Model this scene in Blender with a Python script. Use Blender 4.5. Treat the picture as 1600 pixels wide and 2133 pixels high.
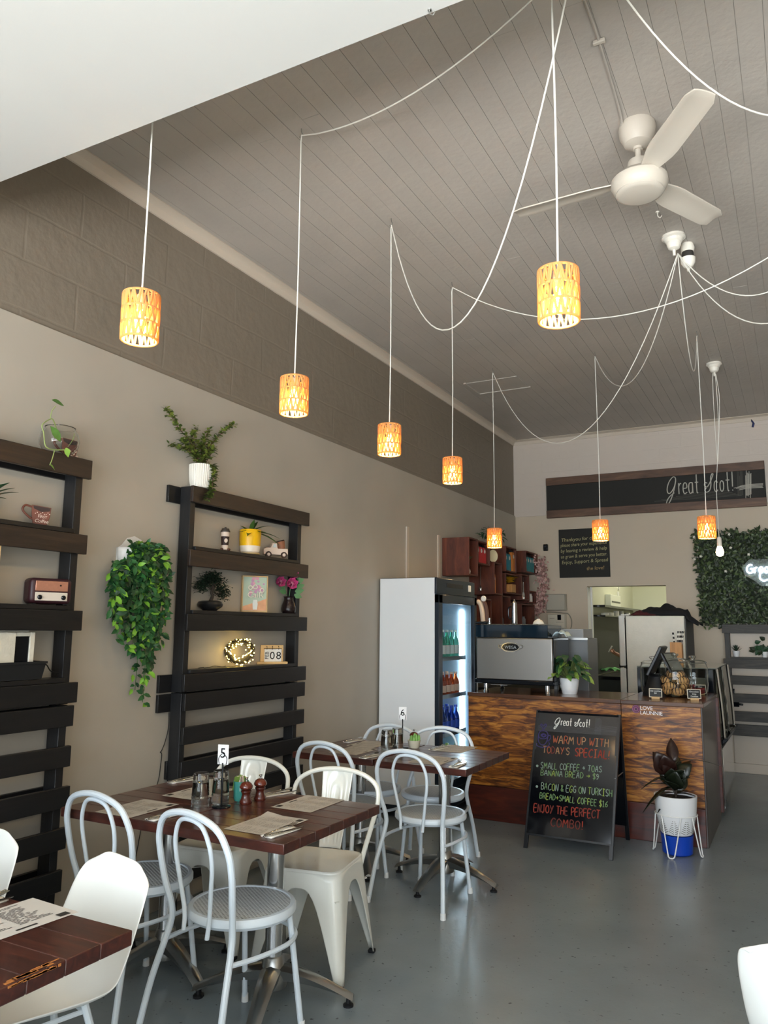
import bpy, bmesh, math, random
from mathutils import Vector, Matrix
random.seed(11)
for o in list(bpy.data.objects): bpy.data.objects.remove(o)
SC = bpy.context.scene
COL = SC.collection
PI = math.pi
rad = math.radians

# ------------------------------------------------------------------ camera
FPX, YAW, PITCH, ROLL, EYE = 1622.68, 0.488033, 0.14721, 0.0094243, 1.5
_f = Vector((-math.sin(YAW)*math.cos(PITCH), math.cos(YAW)*math.cos(PITCH), math.sin(PITCH)))
_r = Vector((math.cos(YAW), math.sin(YAW), 0)); _u = _r.cross(_f)
RT = math.cos(ROLL)*_r + math.sin(ROLL)*_u
UP = -math.sin(ROLL)*_r + math.cos(ROLL)*_u
CAM = Vector((0, 0, EYE))
cd = bpy.data.cameras.new('camera'); cam = bpy.data.objects.new('camera', cd); COL.objects.link(cam)
cam.matrix_world = Matrix(((RT.x, UP.x, -_f.x, 0), (RT.y, UP.y, -_f.y, 0), (RT.z, UP.z, -_f.z, EYE), (0, 0, 0, 1)))
cd.sensor_fit = 'HORIZONTAL'; cd.sensor_width = 36; cd.lens = 36*FPX/1600; cd.clip_start = .02
SC.camera = cam

def P(px, py, X=None, Y=None, Z=None):
    """point of the real place seen at pixel (px, py) on the plane x=X, y=Y or z=Z"""
    d = RT*((px-800)/FPX) - UP*((py-1066.5)/FPX) + _f
    if X is not None: return CAM + d*(X/d.x)
    if Y is not None: return CAM + d*(Y/d.y)
    return CAM + d*((Z-EYE)/d.z)

# ------------------------------------------------------------------ world, daylight, exposure
w = bpy.data.worlds.new('World'); SC.world = w; w.use_nodes = True
bg = w.node_tree.nodes['Background']; bg.inputs[0].default_value = (.80, .90, 1, 1); bg.inputs[1].default_value = .6
SC.view_settings.view_transform = 'Standard'; SC.view_settings.look = 'None'
SC.view_settings.exposure = .52; SC.view_settings.gamma = 1; SC.view_settings.use_curve_mapping = False

def area(name, loc, size, power, col, direction, spread=180):
    l = bpy.data.lights.new(name, 'AREA'); l.shape = 'RECTANGLE'; l.size, l.size_y = size
    l.energy = power; l.color = col; l.spread = rad(spread)
    o = bpy.data.objects.new(name, l); COL.objects.link(o); o.location = loc
    o.rotation_euler = Vector(direction).to_track_quat('-Z', 'Y').to_euler()
    return o
area('daylight_shop_window', (-.55, -1.36, 1.45), (4.5, 2.3), 88, (.84, .93, 1), (0, 1, .08), 95)
area('daylight_door', (2.35, -1.36, 1.3), (1.1, 2.3), 30, (.84, .93, 1), (-.1, 1, .1), 110)
area('sunlit_footpath', (-.2, -3.7, .02), (8, 4.6), 1650, (.97, .985, 1), (0, 0, 1))
sl = bpy.data.lights.new('sun', 'SUN'); sl.energy = 45; sl.angle = rad(1); sl.color = (1, .95, .87)
so = bpy.data.objects.new('sun', sl); COL.objects.link(so); so.rotation_euler = Vector((.16, .60, -.80)).to_track_quat('-Z', 'Y').to_euler(); so.location = (0, -6, 8)
area('kitchen_tube_light', (-1.2, 11.0, 2.83), (.3, 1.4), 23, (1, .97, .82), (0, 0, -1))

# ------------------------------------------------------------------ materials
def hx(h):
    h = h.lstrip('#'); c = [int(h[i:i+2], 16)/255 for i in (0, 2, 4)]
    return tuple((x/12.92 if x <= .04045 else ((x+.055)/1.055)**2.4) for x in c)
MATS = {}
def M(name, col=(.8, .8, .8), rough=.5, metal=0, bump=0, bscale=60, var=0, vscale=6, vstretch=(1, 1, 1), spec=.5,
      trans=0, ior=1.45, emit=None, es=0, coat=0, alpha=1, sss=0, rvar=0):
    if name in MATS: return MATS[name]
    if isinstance(col, str): col = hx(col)
    m = bpy.data.materials.new(name); m.use_nodes = True; nt = m.node_tree; b = nt.nodes['Principled BSDF']
    b.inputs['Base Color'].default_value = (*col, 1); b.inputs['Roughness'].default_value = rough
    b.inputs['Metallic'].default_value = metal; b.inputs['Specular IOR Level'].default_value = spec
    b.inputs['Transmission Weight'].default_value = trans; b.inputs['IOR'].default_value = ior
    b.inputs['Coat Weight'].default_value = coat; b.inputs['Alpha'].default_value = alpha
    if emit is not None:
        if isinstance(emit, str): emit = hx(emit)
        b.inputs['Emission Color'].default_value = (*emit, 1); b.inputs['Emission Strength'].default_value = es
    if var or bump or rvar:
        tc = nt.nodes.new('ShaderNodeTexCoord'); mp = nt.nodes.new('ShaderNodeMapping')
        mp.inputs['Scale'].default_value = vstretch; nt.links.new(tc.outputs['Object'], mp.inputs[0])
    if var:
        n = nt.nodes.new('ShaderNodeTexNoise'); n.inputs['Scale'].default_value = vscale; n.inputs['Detail'].default_value = 6
        nt.links.new(mp.outputs[0], n.inputs['Vector'])
        r = nt.nodes.new('ShaderNodeValToRGB'); r.color_ramp.elements[0].position = .3; r.color_ramp.elements[1].position = .7
        r.color_ramp.elements[0].color = (*[max(0, c*(1-var)) for c in col], 1)
        r.color_ramp.elements[1].color = (*[min(1, c*(1+var)) for c in col], 1)
        nt.links.new(n.outputs[0], r.inputs[0]); nt.links.new(r.outputs[0], b.inputs['Base Color'])
    if rvar:
        n = nt.nodes.new('ShaderNodeTexNoise'); n.inputs['Scale'].default_value = 3; n.inputs['Detail'].default_value = 8
        nt.links.new(mp.outputs[0], n.inputs['Vector'])
        q = nt.nodes.new('ShaderNodeMapRange'); q.inputs[3].default_value = max(.02, rough-rvar); q.inputs[4].default_value = rough+rvar
        nt.links.new(n.outputs[0], q.inputs[0]); nt.links.new(q.outputs[0], b.inputs['Roughness'])
    if bump:
        n = nt.nodes.new('ShaderNodeTexNoise'); n.inputs['Scale'].default_value = bscale; n.inputs['Detail'].default_value = 5
        nt.links.new(mp.outputs[0], n.inputs['Vector'])
        bp = nt.nodes.new('ShaderNodeBump'); bp.inputs['Strength'].default_value = bump; bp.inputs['Distance'].default_value = .01
        nt.links.new(n.outputs[0], bp.inputs['Height']); nt.links.new(bp.outputs[0], b.inputs['Normal'])
    MATS[name] = m; return m

def wood(name, stops, stretch, scale=3, rough=.4, distort=1.5, bump=.15, coat=0):
    """streaky timber: noise squeezed across the grain through a colour ramp"""
    if name in MATS: return MATS[name]
    m = bpy.data.materials.new(name); m.use_nodes = True; nt = m.node_tree; b = nt.nodes['Principled BSDF']
    tc = nt.nodes.new('ShaderNodeTexCoord'); mp = nt.nodes.new('ShaderNodeMapping'); mp.inputs['Scale'].default_value = stretch
    nt.links.new(tc.outputs['Object'], mp.inputs[0])
    n = nt.nodes.new('ShaderNodeTexNoise'); n.inputs['Scale'].default_value = scale; n.inputs['Detail'].default_value = 7
    n.inputs['Distortion'].default_value = distort; n.inputs['Roughness'].default_value = .6
    nt.links.new(mp.outputs[0], n.inputs['Vector'])
    r = nt.nodes.new('ShaderNodeValToRGB')
    while len(r.color_ramp.elements) < len(stops): r.color_ramp.elements.new(.5)
    for e, (p, c) in zip(r.color_ramp.elements, stops):
        e.position = p; e.color = (*hx(c), 1)
    nt.links.new(n.outputs[0], r.inputs[0]); nt.links.new(r.outputs[0], b.inputs['Base Color'])
    b.inputs['Roughness'].default_value = rough; b.inputs['Coat Weight'].default_value = coat; b.inputs['Coat Roughness'].default_value = .12
    bp = nt.nodes.new('ShaderNodeBump'); bp.inputs['Strength'].default_value = bump; bp.inputs['Distance'].default_value = .004
    nt.links.new(n.outputs[0], bp.inputs['Height']); nt.links.new(bp.outputs[0], b.inputs['Normal'])
    MATS[name] = m; return m

# ------------------------------------------------------------------ mesh building
def V(*a): return Vector(a)
def cat(pts, n=6, closed=False):
    """Catmull-Rom through pts"""
    pts = [Vector(p) for p in pts]; out = []; L = len(pts)
    for i in range(L if closed else L-1):
        a = pts[(i-1) % L] if closed or i > 0 else pts[0]*2-pts[1]
        b, c = pts[i], pts[(i+1) % L]
        d = pts[(i+2) % L] if closed or i+2 < L else pts[-1]*2-pts[-2]
        for k in range(n):
            t = k/n
            out.append(.5*((2*b)+(c-a)*t+(2*a-5*b+4*c-d)*t*t+(3*b-a-3*c+d)*t**3))
    if not closed: out.append(pts[-1])
    return out
class MB:
    def __init__(s): s.v = []; s.f = []; s.m = []
    def add(s, vs, fs, mi=0):
        o = len(s.v); s.v += [Vector(v) for v in vs]
        for f in fs: s.f.append([i+o for i in f]); s.m.append(mi)
        return s
    def box(s, c, size, mi=0, rot=None):
        c = Vector(c); h = Vector(size)/2; vs = []
        for z in (-1, 1):
            for y in (-1, 1):
                for x in (-1, 1):
                    p = Vector((x*h.x, y*h.y, z*h.z)); vs.append(c+(rot @ p if rot else p))
        return s.add(vs, [(0, 2, 3, 1), (4, 5, 7, 6), (0, 1, 5, 4), (2, 6, 7, 3), (0, 4, 6, 2), (1, 3, 7, 5)], mi)
    def bx(s, x0, x1, y0, y1, z0, z1, mi=0):
        return s.box(((x0+x1)/2, (y0+y1)/2, (z0+z1)/2), (abs(x1-x0), abs(y1-y0), abs(z1-z0)), mi)
    def quad(s, a, b, c, d, mi=0): return s.add([a, b, c, d], [(0, 1, 2, 3)], mi)
    def tube(s, pts, r, seg=8, closed=False, caps=True, mi=0, flat=1, up=None):
        pts = [Vector(p) for p in pts]; n = len(pts)
        rs = r if isinstance(r, (list, tuple)) else [r]*n
        T = []
        for i in range(n):
            a = pts[i-1] if (closed or i > 0) else pts[i]; b = pts[(i+1) % n] if (closed or i < n-1) else pts[i]
            t = (b-a); T.append(t.normalized() if t.length > 1e-9 else Vector((0, 0, 1)))
        ref = Vector(up) if up else (Vector((0, 0, 1)) if abs(T[0].z) < .9 else Vector((1, 0, 0)))
        N = (ref-T[0]*ref.dot(T[0])).normalized(); vs = []
        for i in range(n):
            N = N-T[i]*N.dot(T[i])
            N = N.normalized() if N.length > 1e-6 else T[i].orthogonal().normalized()
            B = T[i].cross(N)
            for k in range(seg):
                a = 2*PI*k/seg; vs.append(pts[i]+(N*math.cos(a)*flat+B*math.sin(a))*rs[i])
        fs = []
        for i in range(n if closed else n-1):
            j = (i+1) % n
            for k in range(seg):
                l = (k+1) % seg; fs.append((i*seg+k, i*seg+l, j*seg+l, j*seg+k))
        if caps and not closed:
            fs.append(tuple(range(seg-1, -1, -1))); fs.append(tuple((n-1)*seg+k for k in range(seg)))
        return s.add(vs, fs, mi)
    def rod(s, a, b, r, seg=10, mi=0, r2=None): return s.tube([a, b], [r, r if r2 is None else r2], seg, mi=mi)
    def lathe(s, prof, c=(0, 0, 0), seg=24, mi=0, ax=None):
        """prof: (radius, height) pairs, turned round the vertical through c (or round ax)"""
        c = Vector(c); q = Vector((0, 0, 1)).rotation_difference(Vector(ax)) if ax else None
        vs = []; fs = []; rows = []
        for (r, z) in prof:
            if r < 1e-6:
                rows.append([len(vs)]); vs.append(Vector((0, 0, z)))
            else:
                rows.append(list(range(len(vs), len(vs)+seg)))
                for k in range(seg): vs.append(Vector((r*math.cos(2*PI*k/seg), r*math.sin(2*PI*k/seg), z)))
        for a, b in zip(rows, rows[1:]):
            for k in range(seg):
                l = (k+1) % seg
                if len(a) > 1 and len(b) > 1: fs.append((a[k], a[l], b[l], b[k]))
                elif len(a) == 1 and len(b) > 1: fs.append((a[0], b[l], b[k]))
                elif len(b) == 1 and len(a) > 1: fs.append((a[k], a[l], b[0]))
        return s.add([c+(q @ v if q else v) for v in vs], fs, mi)
    def ball(s, c, r, seg=12, mi=0, sc=(1, 1, 1)):
        n = max(4, seg//2); prof = [(r*math.sin(PI*i/n), -r*math.cos(PI*i/n)) for i in range(n+1)]
        o = len(s.v); s.lathe(prof, (0, 0, 0), seg, mi); c = Vector(c)
        for i in range(o, len(s.v)): s.v[i] = Vector((s.v[i].x*sc[0], s.v[i].y*sc[1], s.v[i].z*sc[2]))+c
        return s
    def prism(s, poly, o, u, v, n, mi=0):
        """polygon in the (u, v) plane at o, thick along n"""
        o, u, v, n = Vector(o), Vector(u), Vector(v), Vector(n); k = len(poly)
        vs = [o+u*a+v*b for a, b in poly]+[o+u*a+v*b+n for a, b in poly]
        fs = [tuple(range(k-1, -1, -1)), tuple(range(k, 2*k))]+[(i, (i+1) % k, k+(i+1) % k, k+i) for i in range(k)]
        return s.add(vs, fs, mi)
    def grid(s, rows, mi=0, closed=False):
        n = len(rows[0]); vs = [p for r in rows for p in r]; fs = []
        for i in range(len(rows)-1):
            for k in range(n if closed else n-1):
                l = (k+1) % n; fs.append((i*n+k, i*n+l, (i+1)*n+l, (i+1)*n+k))
        return s.add(vs, fs, mi)
    def leaf(s, base, d, nrm, L, W, mi=0, droop=.3, fold=.25, k=4, shape=1.0):
        """a leaf blade with a folded midrib that droops towards its tip"""
        base, d = Vector(base), Vector(d).normalized(); nrm = Vector(nrm); nrm = nrm-d*nrm.dot(d)
        nrm = nrm.normalized() if nrm.length > 1e-5 else d.orthogonal().normalized()
        sd = d.cross(nrm); rows = []
        for i in range(k+1):
            t = i/k; wd = W/2*math.sin(PI*min(1, (t*.96+.02))**shape)
            m = base+d*(L*t)-nrm*(droop*L*t*t); 
            rows.append((m-sd*wd+nrm*wd*fold*1.6, m, m+sd*wd+nrm*wd*fold*1.6))
        return s.grid(rows, mi)
    def merge(s, other, mat=None, mi=None):
        o = len(s.v); s.v += [(mat @ v if mat else v.copy()) for v in other.v]
        for f, m in zip(other.f, other.m): s.f.append([i+o for i in f]); s.m.append(m if mi is None else mi)
        return s
    def build(s, name, mat, parent=None, smooth=35, bevel=0, solid=0, subd=0, origin=None, world=False, bseg=2):
        vs = s.v
        if parent is not None and world:
            inv = (Matrix.Translation(parent.location) @ parent.rotation_euler.to_matrix().to_4x4()).inverted()
            if parent.parent is not None:
                pp = parent.parent
                inv = inv @ (Matrix.Translation(pp.location) @ pp.rotation_euler.to_matrix().to_4x4()).inverted()
            vs = [inv @ v for v in vs]
        elif parent is None:
            if origin is None:
                zs = min(v.z for v in vs); n = len(vs)
                origin = Vector(((min(v.x for v in vs)+max(v.x for v in vs))/2, (min(v.y for v in vs)+max(v.y for v in vs))/2, zs))
            origin = Vector(origin); vs = [v-origin for v in vs]
        me = bpy.data.meshes.new(name); me.from_pydata([tuple(v) for v in vs], [], s.f)
        for m in (mat if isinstance(mat, (list, tuple)) else [mat]): me.materials.append(m)
        me.polygons.foreach_set('material_index', s.m)
        bm = bmesh.new(); bm.from_mesh(me); bmesh.ops.recalc_face_normals(bm, faces=bm.faces); bm.to_mesh(me); bm.free()
        if smooth:
            me.polygons.foreach_set('use_smooth', [True]*len(me.polygons)); me.set_sharp_from_angle(angle=rad(smooth))
        me.update()
        o = bpy.data.objects.new(name, me); COL.objects.link(o)
        if parent is not None: o.parent = parent
        else: o.location = origin
        if solid:
            md = o.modifiers.new('thick', 'SOLIDIFY'); md.thickness = solid; md.offset = 0
        if bevel:
            md = o.modifiers.new('bevel', 'BEVEL'); md.width = bevel; md.segments = bseg; md.limit_method = 'ANGLE'; md.angle_limit = rad(40)
        if subd:
            md = o.modifiers.new('sub', 'SUBSURF'); md.levels = subd; md.render_levels = subd
        return o

def thing(name, label, cat_, loc=(0, 0, 0), rz=0, group=None):
    o = bpy.data.objects.new(name, None); COL.objects.link(o); o.empty_display_size = .1
    o.location = loc; o.rotation_euler = (0, 0, rz); o['label'] = label; o['category'] = cat_
    if group: o['group'] = group
    return o
def tag(o, label, cat_, group=None, kind=None):
    o['label'] = label; o['category'] = cat_
    if group: o['group'] = group
    if kind: o['kind'] = kind
    return o
def struct(o): o['kind'] = 'structure'; return o
KIDS = {}
def dup(root, loc, rz=0, label=None, group=None):
    """a copy of a thing with copies of its parts and sub-parts"""
    def rec(o, par):
        c = o.copy(); COL.objects.link(c)
        if par is not None: c.parent = par
        for ch in list(o.children): rec(ch, c)
        return c
    r = rec(root, None); r.location = loc; r.rotation_euler = (0, 0, rz)
    if label: r['label'] = label
    if group: r['group'] = group
    return r
def textmesh(s, size, thick=.001, align='LEFT', shear=0):
    """lettering as an MB in the xz plane (x right, z up), facing -y"""
    cu = bpy.data.curves.new('t', 'FONT'); cu.body = s; cu.size = size; cu.extrude = thick/2; cu.align_x = align; cu.shear = shear
    cu.resolution_u = 3
    o = bpy.data.objects.new('t', cu); COL.objects.link(o); dg = bpy.context.evaluated_depsgraph_get(); dg.update()
    me = bpy.data.meshes.new_from_object(o.evaluated_get(dg)); mb = MB()
    mb.add([Vector((v.co.x, -v.co.z, v.co.y)) for v in me.vertices], [tuple(p.vertices) for p in me.polygons])
    bpy.data.objects.remove(o); bpy.data.curves.remove(cu); bpy.data.meshes.remove(me)
    return mb
def put(mb, o, u, v):
    """matrix that carries a textmesh to origin o with its x along u and its z along v"""
    o, u, v = Vector(o), Vector(u), Vector(v); n = u.cross(v)
    return Matrix(((u.x, -n.x, v.x, o.x), (u.y, -n.y, v.y, o.y), (u.z, -n.z, v.z, o.z), (0, 0, 0, 1)))

# a hand-lettered single-stroke alphabet (cap height 1)
ST = {
'A': [[(0, 0), (.3, 1), (.6, 0)], [(.1, .38), (.5, .38)]], 'B': [[(0, 0), (0, 1), (.38, .95), (.44, .75), (.34, .55), (0, .5)], [(.3, .54), (.5, .35), (.42, .06), (0, 0)]],
'C': [[(.55, .85), (.35, 1), (.1, .8), (0, .45), (.12, .1), (.35, 0), (.55, .15)]], 'D': [[(0, 0), (0, 1), (.35, .92), (.55, .55), (.4, .12), (0, 0)]],
'E': [[(.48, 1), (0, 1), (0, 0), (.5, 0)], [(0, .52), (.4, .54)]], 'F': [[(.5, 1), (0, 1), (0, 0)], [(0, .52), (.4, .54)]],
'G': [[(.52, .85), (.3, 1), (.05, .75), (.02, .3), (.25, 0), (.5, .15), (.5, .45), (.28, .45)]], 'H': [[(0, 0), (0, 1)], [(.5, 0), (.5, 1)], [(0, .5), (.5, .5)]],
'I': [[(.2, 0), (.2, 1)], [(0, 1), (.4, 1)], [(0, 0), (.4, 0)]], 'J': [[(.1, 1), (.5, 1)], [(.35, 1), (.35, .2), (.2, 0), (.02, .15)]],
'K': [[(0, 0), (0, 1)], [(.5, 1), (0, .45), (.52, 0)]], 'L': [[(0, 1), (0, 0), (.45, 0)]], 'M': [[(0, 0), (.08, 1), (.33, .4), (.58, 1), (.66, 0)]],
'N': [[(0, 0), (0, 1), (.5, 0), (.5, 1)]], 'O': [[(.28, 1), (.05, .8), (0, .4), (.15, .05), (.35, 0), (.52, .25), (.53, .7), (.28, 1)]],
'P': [[(0, 0), (0, 1), (.4, .95), (.48, .72), (.35, .5), (0, .45)]], 'R': [[(0, 0), (0, 1), (.4, .95), (.47, .74), (.32, .52), (0, .48)], [(.25, .5), (.52, 0)]],
'S': [[(.48, .85), (.3, 1), (.06, .88), (.08, .62), (.4, .42), (.46, .15), (.25, 0), (0, .12)]], 'T': [[(0, 1), (.56, 1)], [(.28, 1), (.28, 0)]],
'U': [[(0, 1), (.02, .25), (.2, 0), (.4, .1), (.5, .4), (.5, 1)]], 'W': [[(0, 1), (.14, 0), (.33, .7), (.5, 0), (.7, 1)]], 'Y': [[(0, 1), (.27, .5)], [(.54, 1), (.15, 0)]],
'$': [[(.45, .82), (.25, .95), (.05, .8), (.1, .58), (.4, .42), (.45, .18), (.25, .04), (0, .16)], [(.25, 1.12), (.25, -.15)]], '+': [[(.05, .5), (.5, .5)], [(.28, .75), (.28, .22)]],
'&': [[(.5, .35), (.25, 0), (.03, .2), (.35, .7), (.25, .95), (.1, .75), (.5, 0)]], '!': [[(.12, 1), (.1, .28)], [(.1, .08), (.1, 0)]], "'": [[(.08, 1), (.04, .75)]],
'>': [[(0, .45), (.6, .45)], [(.42, .65), (.62, .45), (.42, .28)]], '1': [[(.05, .8), (.22, 1), (.22, 0)], [(.02, 0), (.4, 0)]], '6': [[(.42, .95), (.12, .6), (.02, .25), (.2, 0), (.42, .2), (.35, .45), (.06, .35)]],
'9': [[(.42, .75), (.2, .95), (.04, .7), (.2, .5), (.42, .72), (.38, .3), (.15, 0)]], '*': [[(.1, .45), (.2, .5), (.16, .42), (.1, .45)]], '~': [[(0, .5), (.5, .5)]]}
def strokes(mb, s, at, h, r, adv=.2, mi=0, cols=None, wob=.03, wide=1.0):
    """write s with tubes; at(a, b) carries writing-plane coordinates (a right, b up) to a point"""
    x = 0; i = 0
    for ch in s:
        if ch == ' ': x += .42*wide*h; continue
        wd = 0
        for pl in ST[ch]:
            pts = [at(x+a*wide*h+random.uniform(-wob, wob)*h, b*h+random.uniform(-wob, wob)*h) for a, b in pl]
            mb.tube(cat(pts, 3), r, 5, mi=cols[i % len(cols)] if cols else mi); wd = max(wd, max(a for a, b in pl))
        x += (wd+adv)*wide*h; i += 1
    return x
GREAT = [  # the shop's lettering: a looped G and S, tall thin small letters
 [(.62, .78), (.60, .95), (.45, 1.0), (.2, .75), (.05, .38), (.08, .12), (.25, .1), (.5, .4), (.62, .78), (.5, .3), (.3, -.2), (.1, -.5), (-.02, -.52), (.0, -.35), (.2, -.1), (.5, .1)],
 [(.80, .62), (.80, .0)], [(.80, .42), (.88, .58), (.97, .6)],
 [(1.10, .3), (1.32, .34), (1.30, .56), (1.2, .62), (1.1, .5), (1.08, .2), (1.16, .0), (1.33, .08)],
 [(1.68, .6), (1.5, .58), (1.44, .3), (1.5, .02), (1.66, .1), (1.68, .6), (1.70, .0)],
 [(1.95, 1.05), (1.95, .1), (2.03, .0)], [(1.84, .6), (2.06, .6)],
 [(2.62, .5), (2.5, .55), (2.45, .4), (2.6, .3), (2.8, .55), (3.0, .95), (2.95, 1.02), (2.85, .8), (2.85, .4), (2.75, .1), (2.55, .0), (2.45, .12), (2.55, .25)],
 [(3.26, .5), (3.16, .6), (3.06, .45), (3.05, .15), (3.14, .0), (3.27, .1)],
 [(3.52, .6), (3.42, .45), (3.42, .12), (3.52, .0), (3.62, .15), (3.62, .48), (3.52, .6)],
 [(3.88, 1.05), (3.88, .1), (3.96, .0)], [(3.77, .6), (4.0, .6)], [(4.18, 1.05), (4.17, .22)], [(4.17, .05), (4.17, .0)]]
def great_scot(mb, at, h, r, mi=0):
    for pl in GREAT: mb.tube(cat([at(a*h*.82, b*h) for a, b in pl], 4), r, 5, mi=mi)

# ------------------------------------------------------------------ room materials
XL, XR, YB, YF, ZC = -3.118, 3.1, 9.44, -1.2, 3.88
m_wall_lo = M('plaster_grey', '#aba498', .55, bump=.12, bscale=9, var=.05, vscale=2)
def brick_paint(name, col, bw, bh, dark=.93):
    m = M(name, col, .5, bump=.0, var=0); nt = m.node_tree; b = nt.nodes['Principled BSDF']
    tc = nt.nodes.new('ShaderNodeTexCoord'); sx = nt.nodes.new('ShaderNodeSeparateXYZ'); cx = nt.nodes.new('ShaderNodeCombineXYZ'); ad = nt.nodes.new('ShaderNodeMath'); ad.operation = 'ADD'
    nt.links.new(tc.outputs['Object'], sx.inputs[0]); nt.links.new(sx.outputs[0], ad.inputs[0]); nt.links.new(sx.outputs[1], ad.inputs[1])
    nt.links.new(ad.outputs[0], cx.inputs[0]); nt.links.new(sx.outputs[2], cx.inputs[1])
    nz = nt.nodes.new('ShaderNodeTexNoise'); nz.inputs['Scale'].default_value = 3.5; nz.inputs['Detail'].default_value = 6; nt.links.new(tc.outputs['Object'], nz.inputs['Vector'])
    mx = nt.nodes.new('ShaderNodeMix'); mx.data_type = 'VECTOR'; mx.inputs['Factor'].default_value = .03
    nt.links.new(cx.outputs[0], mx.inputs['A']); nt.links.new(nz.outputs['Color'], mx.inputs['B'])
    br = nt.nodes.new('ShaderNodeTexBrick'); br.inputs['Scale'].default_value = 1; br.inputs['Brick Width'].default_value = bw; br.inputs['Row Height'].default_value = bh
    br.inputs['Mortar Size'].default_value = .010; br.inputs['Mortar Smooth'].default_value = .8
    br.inputs['Color1'].default_value = (1, 1, 1, 1); br.inputs['Color2'].default_value = (.8, .8, .8, 1); br.inputs['Mortar'].default_value = (.62, .62, .62, 1)
    nt.links.new(mx.outputs['Result'], br.inputs['Vector'])
    n2 = nt.nodes.new('ShaderNodeTexNoise'); n2.inputs['Scale'].default_value = 14; n2.inputs['Detail'].default_value = 8; nt.links.new(tc.outputs['Object'], n2.inputs['Vector'])
    su = nt.nodes.new('ShaderNodeMath'); su.operation = 'MULTIPLY_ADD'; su.inputs[1].default_value = 1.6
    nt.links.new(n2.outputs[0], su.inputs[0]); nt.links.new(br.outputs['Color'], su.inputs[2])
    bp = nt.nodes.new('ShaderNodeBump'); bp.inputs['Strength'].default_value = .5; bp.inputs['Distance'].default_value = .007
    nt.links.new(su.outputs[0], bp.inputs['Height']); nt.links.new(bp.outputs[0], b.inputs['Normal'])
    return m
m_wall_up = brick_paint('painted_brick_grey', '#7f7568', .6, .24)
m_back_lo = M('plaster_beige', '#c2b4a0', .6, bump=.1, bscale=8, var=.03, vscale=2)
m_back_up = brick_paint('painted_brick_white', '#c6bbb0', .46, .16)
m_ceil = M('ceiling_paint', '#aaa39b', .5, bump=.25, bscale=25, var=.04, vscale=3)
m_trim = M('trim_paint', '#c3b7a8', .45, bump=.05, bscale=30)
m_white_soffit = M('soffit_paint', '#a1a19e', .6, bump=.05, bscale=3, var=.02, vscale=2)
m_floor = M('sealed_concrete', '#7b858a', .24, bump=.07, bscale=45, var=.10, vscale=2.2)
_nt = m_floor.node_tree; _b = _nt.nodes['Principled BSDF']; _src = _b.inputs['Base Color'].links[0].from_socket
_n = _nt.nodes.new('ShaderNodeTexNoise'); _n.inputs['Scale'].default_value = 38; _n.inputs['Detail'].default_value = 4; _tc = _nt.nodes.new('ShaderNodeTexCoord'); _nt.links.new(_tc.outputs['Object'], _n.inputs['Vector'])
_rp = _nt.nodes.new('ShaderNodeValToRGB'); _rp.color_ramp.elements[0].position = .27; _rp.color_ramp.elements[0].color = (.35, .35, .35, 1); _rp.color_ramp.elements[1].position = .34; _rp.color_ramp.elements[1].color = (1, 1, 1, 1)
_mx = _nt.nodes.new('ShaderNodeMix'); _mx.data_type = 'RGBA'; _mx.blend_type = 'MULTIPLY'; _mx.inputs['Factor'].default_value = 1
_nt.links.new(_n.outputs[0], _rp.inputs[0]); _nt.links.new(_src, _mx.inputs['A']); _nt.links.new(_rp.outputs[0], _mx.inputs['B']); _nt.links.new(_mx.outputs['Result'], _b.inputs['Base Color'])
m_black_paint = M('black_paint', '#14151a', .4)
m_glass = M('window_glass', (1, 1, 1), .0, trans=1, ior=1.45)

# floor with small paint flecks
b = MB(); b.bx(XL-.2, XR+.2, YF-.3, 13.2, -.08, 0)
struct(b.build('floor', m_floor, smooth=0))
b = MB(); b.bx(-8, 8, -9, YF-.3, -.12, -.03)
struct(b.build('trim_7', M('footpath', '#a5a39d', .8, bump=.2, bscale=40), smooth=0))

# left wall: smooth lower part, standing a little proud of the painted brick above it
b = MB()
b.bx(XL-.12, XL, YF-.1, YB+.2, 0, 2.915, 0); b.bx(XL-.12, XL-.012, YF-.1, YB+.2, 2.915, ZC+.05, 1)
struct(b.build('wall_left', [m_wall_lo, m_wall_up], smooth=0))
# back wall round the kitchen doorway (a hole 0.9 m wide)
DX0, DX1, DZ = -2.24, -1.34, 2.012
b = MB()
for x0, x1, z0, z1, mi, y in ((XL-.1, DX0, 0, 2.90, 0, YB), (DX1, XR+.1, 0, 2.90, 0, YB), (DX0, DX1, DZ, 2.90, 0, YB), (XL-.1, XR+.1, 2.90, ZC+.05, 1, YB-.015)):
    b.bx(x0, x1, y, YB+.2, z0, z1, mi)
struct(b.build('wall_back', [m_back_lo, m_back_up], smooth=0))
b = MB(); b.bx(XR, XR+.12, YF-.1, YB+.2, 0, ZC+.05)
struct(b.build('wall_right', m_back_lo, smooth=0))
# shop front behind the camera: sill wall, piers, head; two openings that let the daylight in
b = MB()
for x0, x1, z0, z1 in ((XL-.1, -2.8, 0, ZC), (1.7, 1.8, 0, ZC), (2.9, XR+.1, 0, ZC), (-2.8, 1.7, 0, .95), (-2.8, 2.9, 2.6, ZC)):
    b.bx(x0, x1, YF-.12, YF, z0, z1)
struct(b.build('wall_front', m_white_soffit, smooth=0))
for nm, x0, x1, z0, z1, mull in (('window_1', -2.8, 1.7, .95, 2.6, (-1.3, .2)), ('door_2', 1.8, 2.9, .02, 2.6, ())):
    b = MB(); t = .05
    b.bx(x0, x1, YF-.09, YF-.03, z0, z0+t); b.bx(x0, x1, YF-.09, YF-.03, z1-t, z1)
    for xx in (x0, x1-t)+tuple(mull): b.bx(xx, xx+t, YF-.09, YF-.03, z0, z1)
    struct(b.build(nm, m_black_paint, smooth=0))
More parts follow.
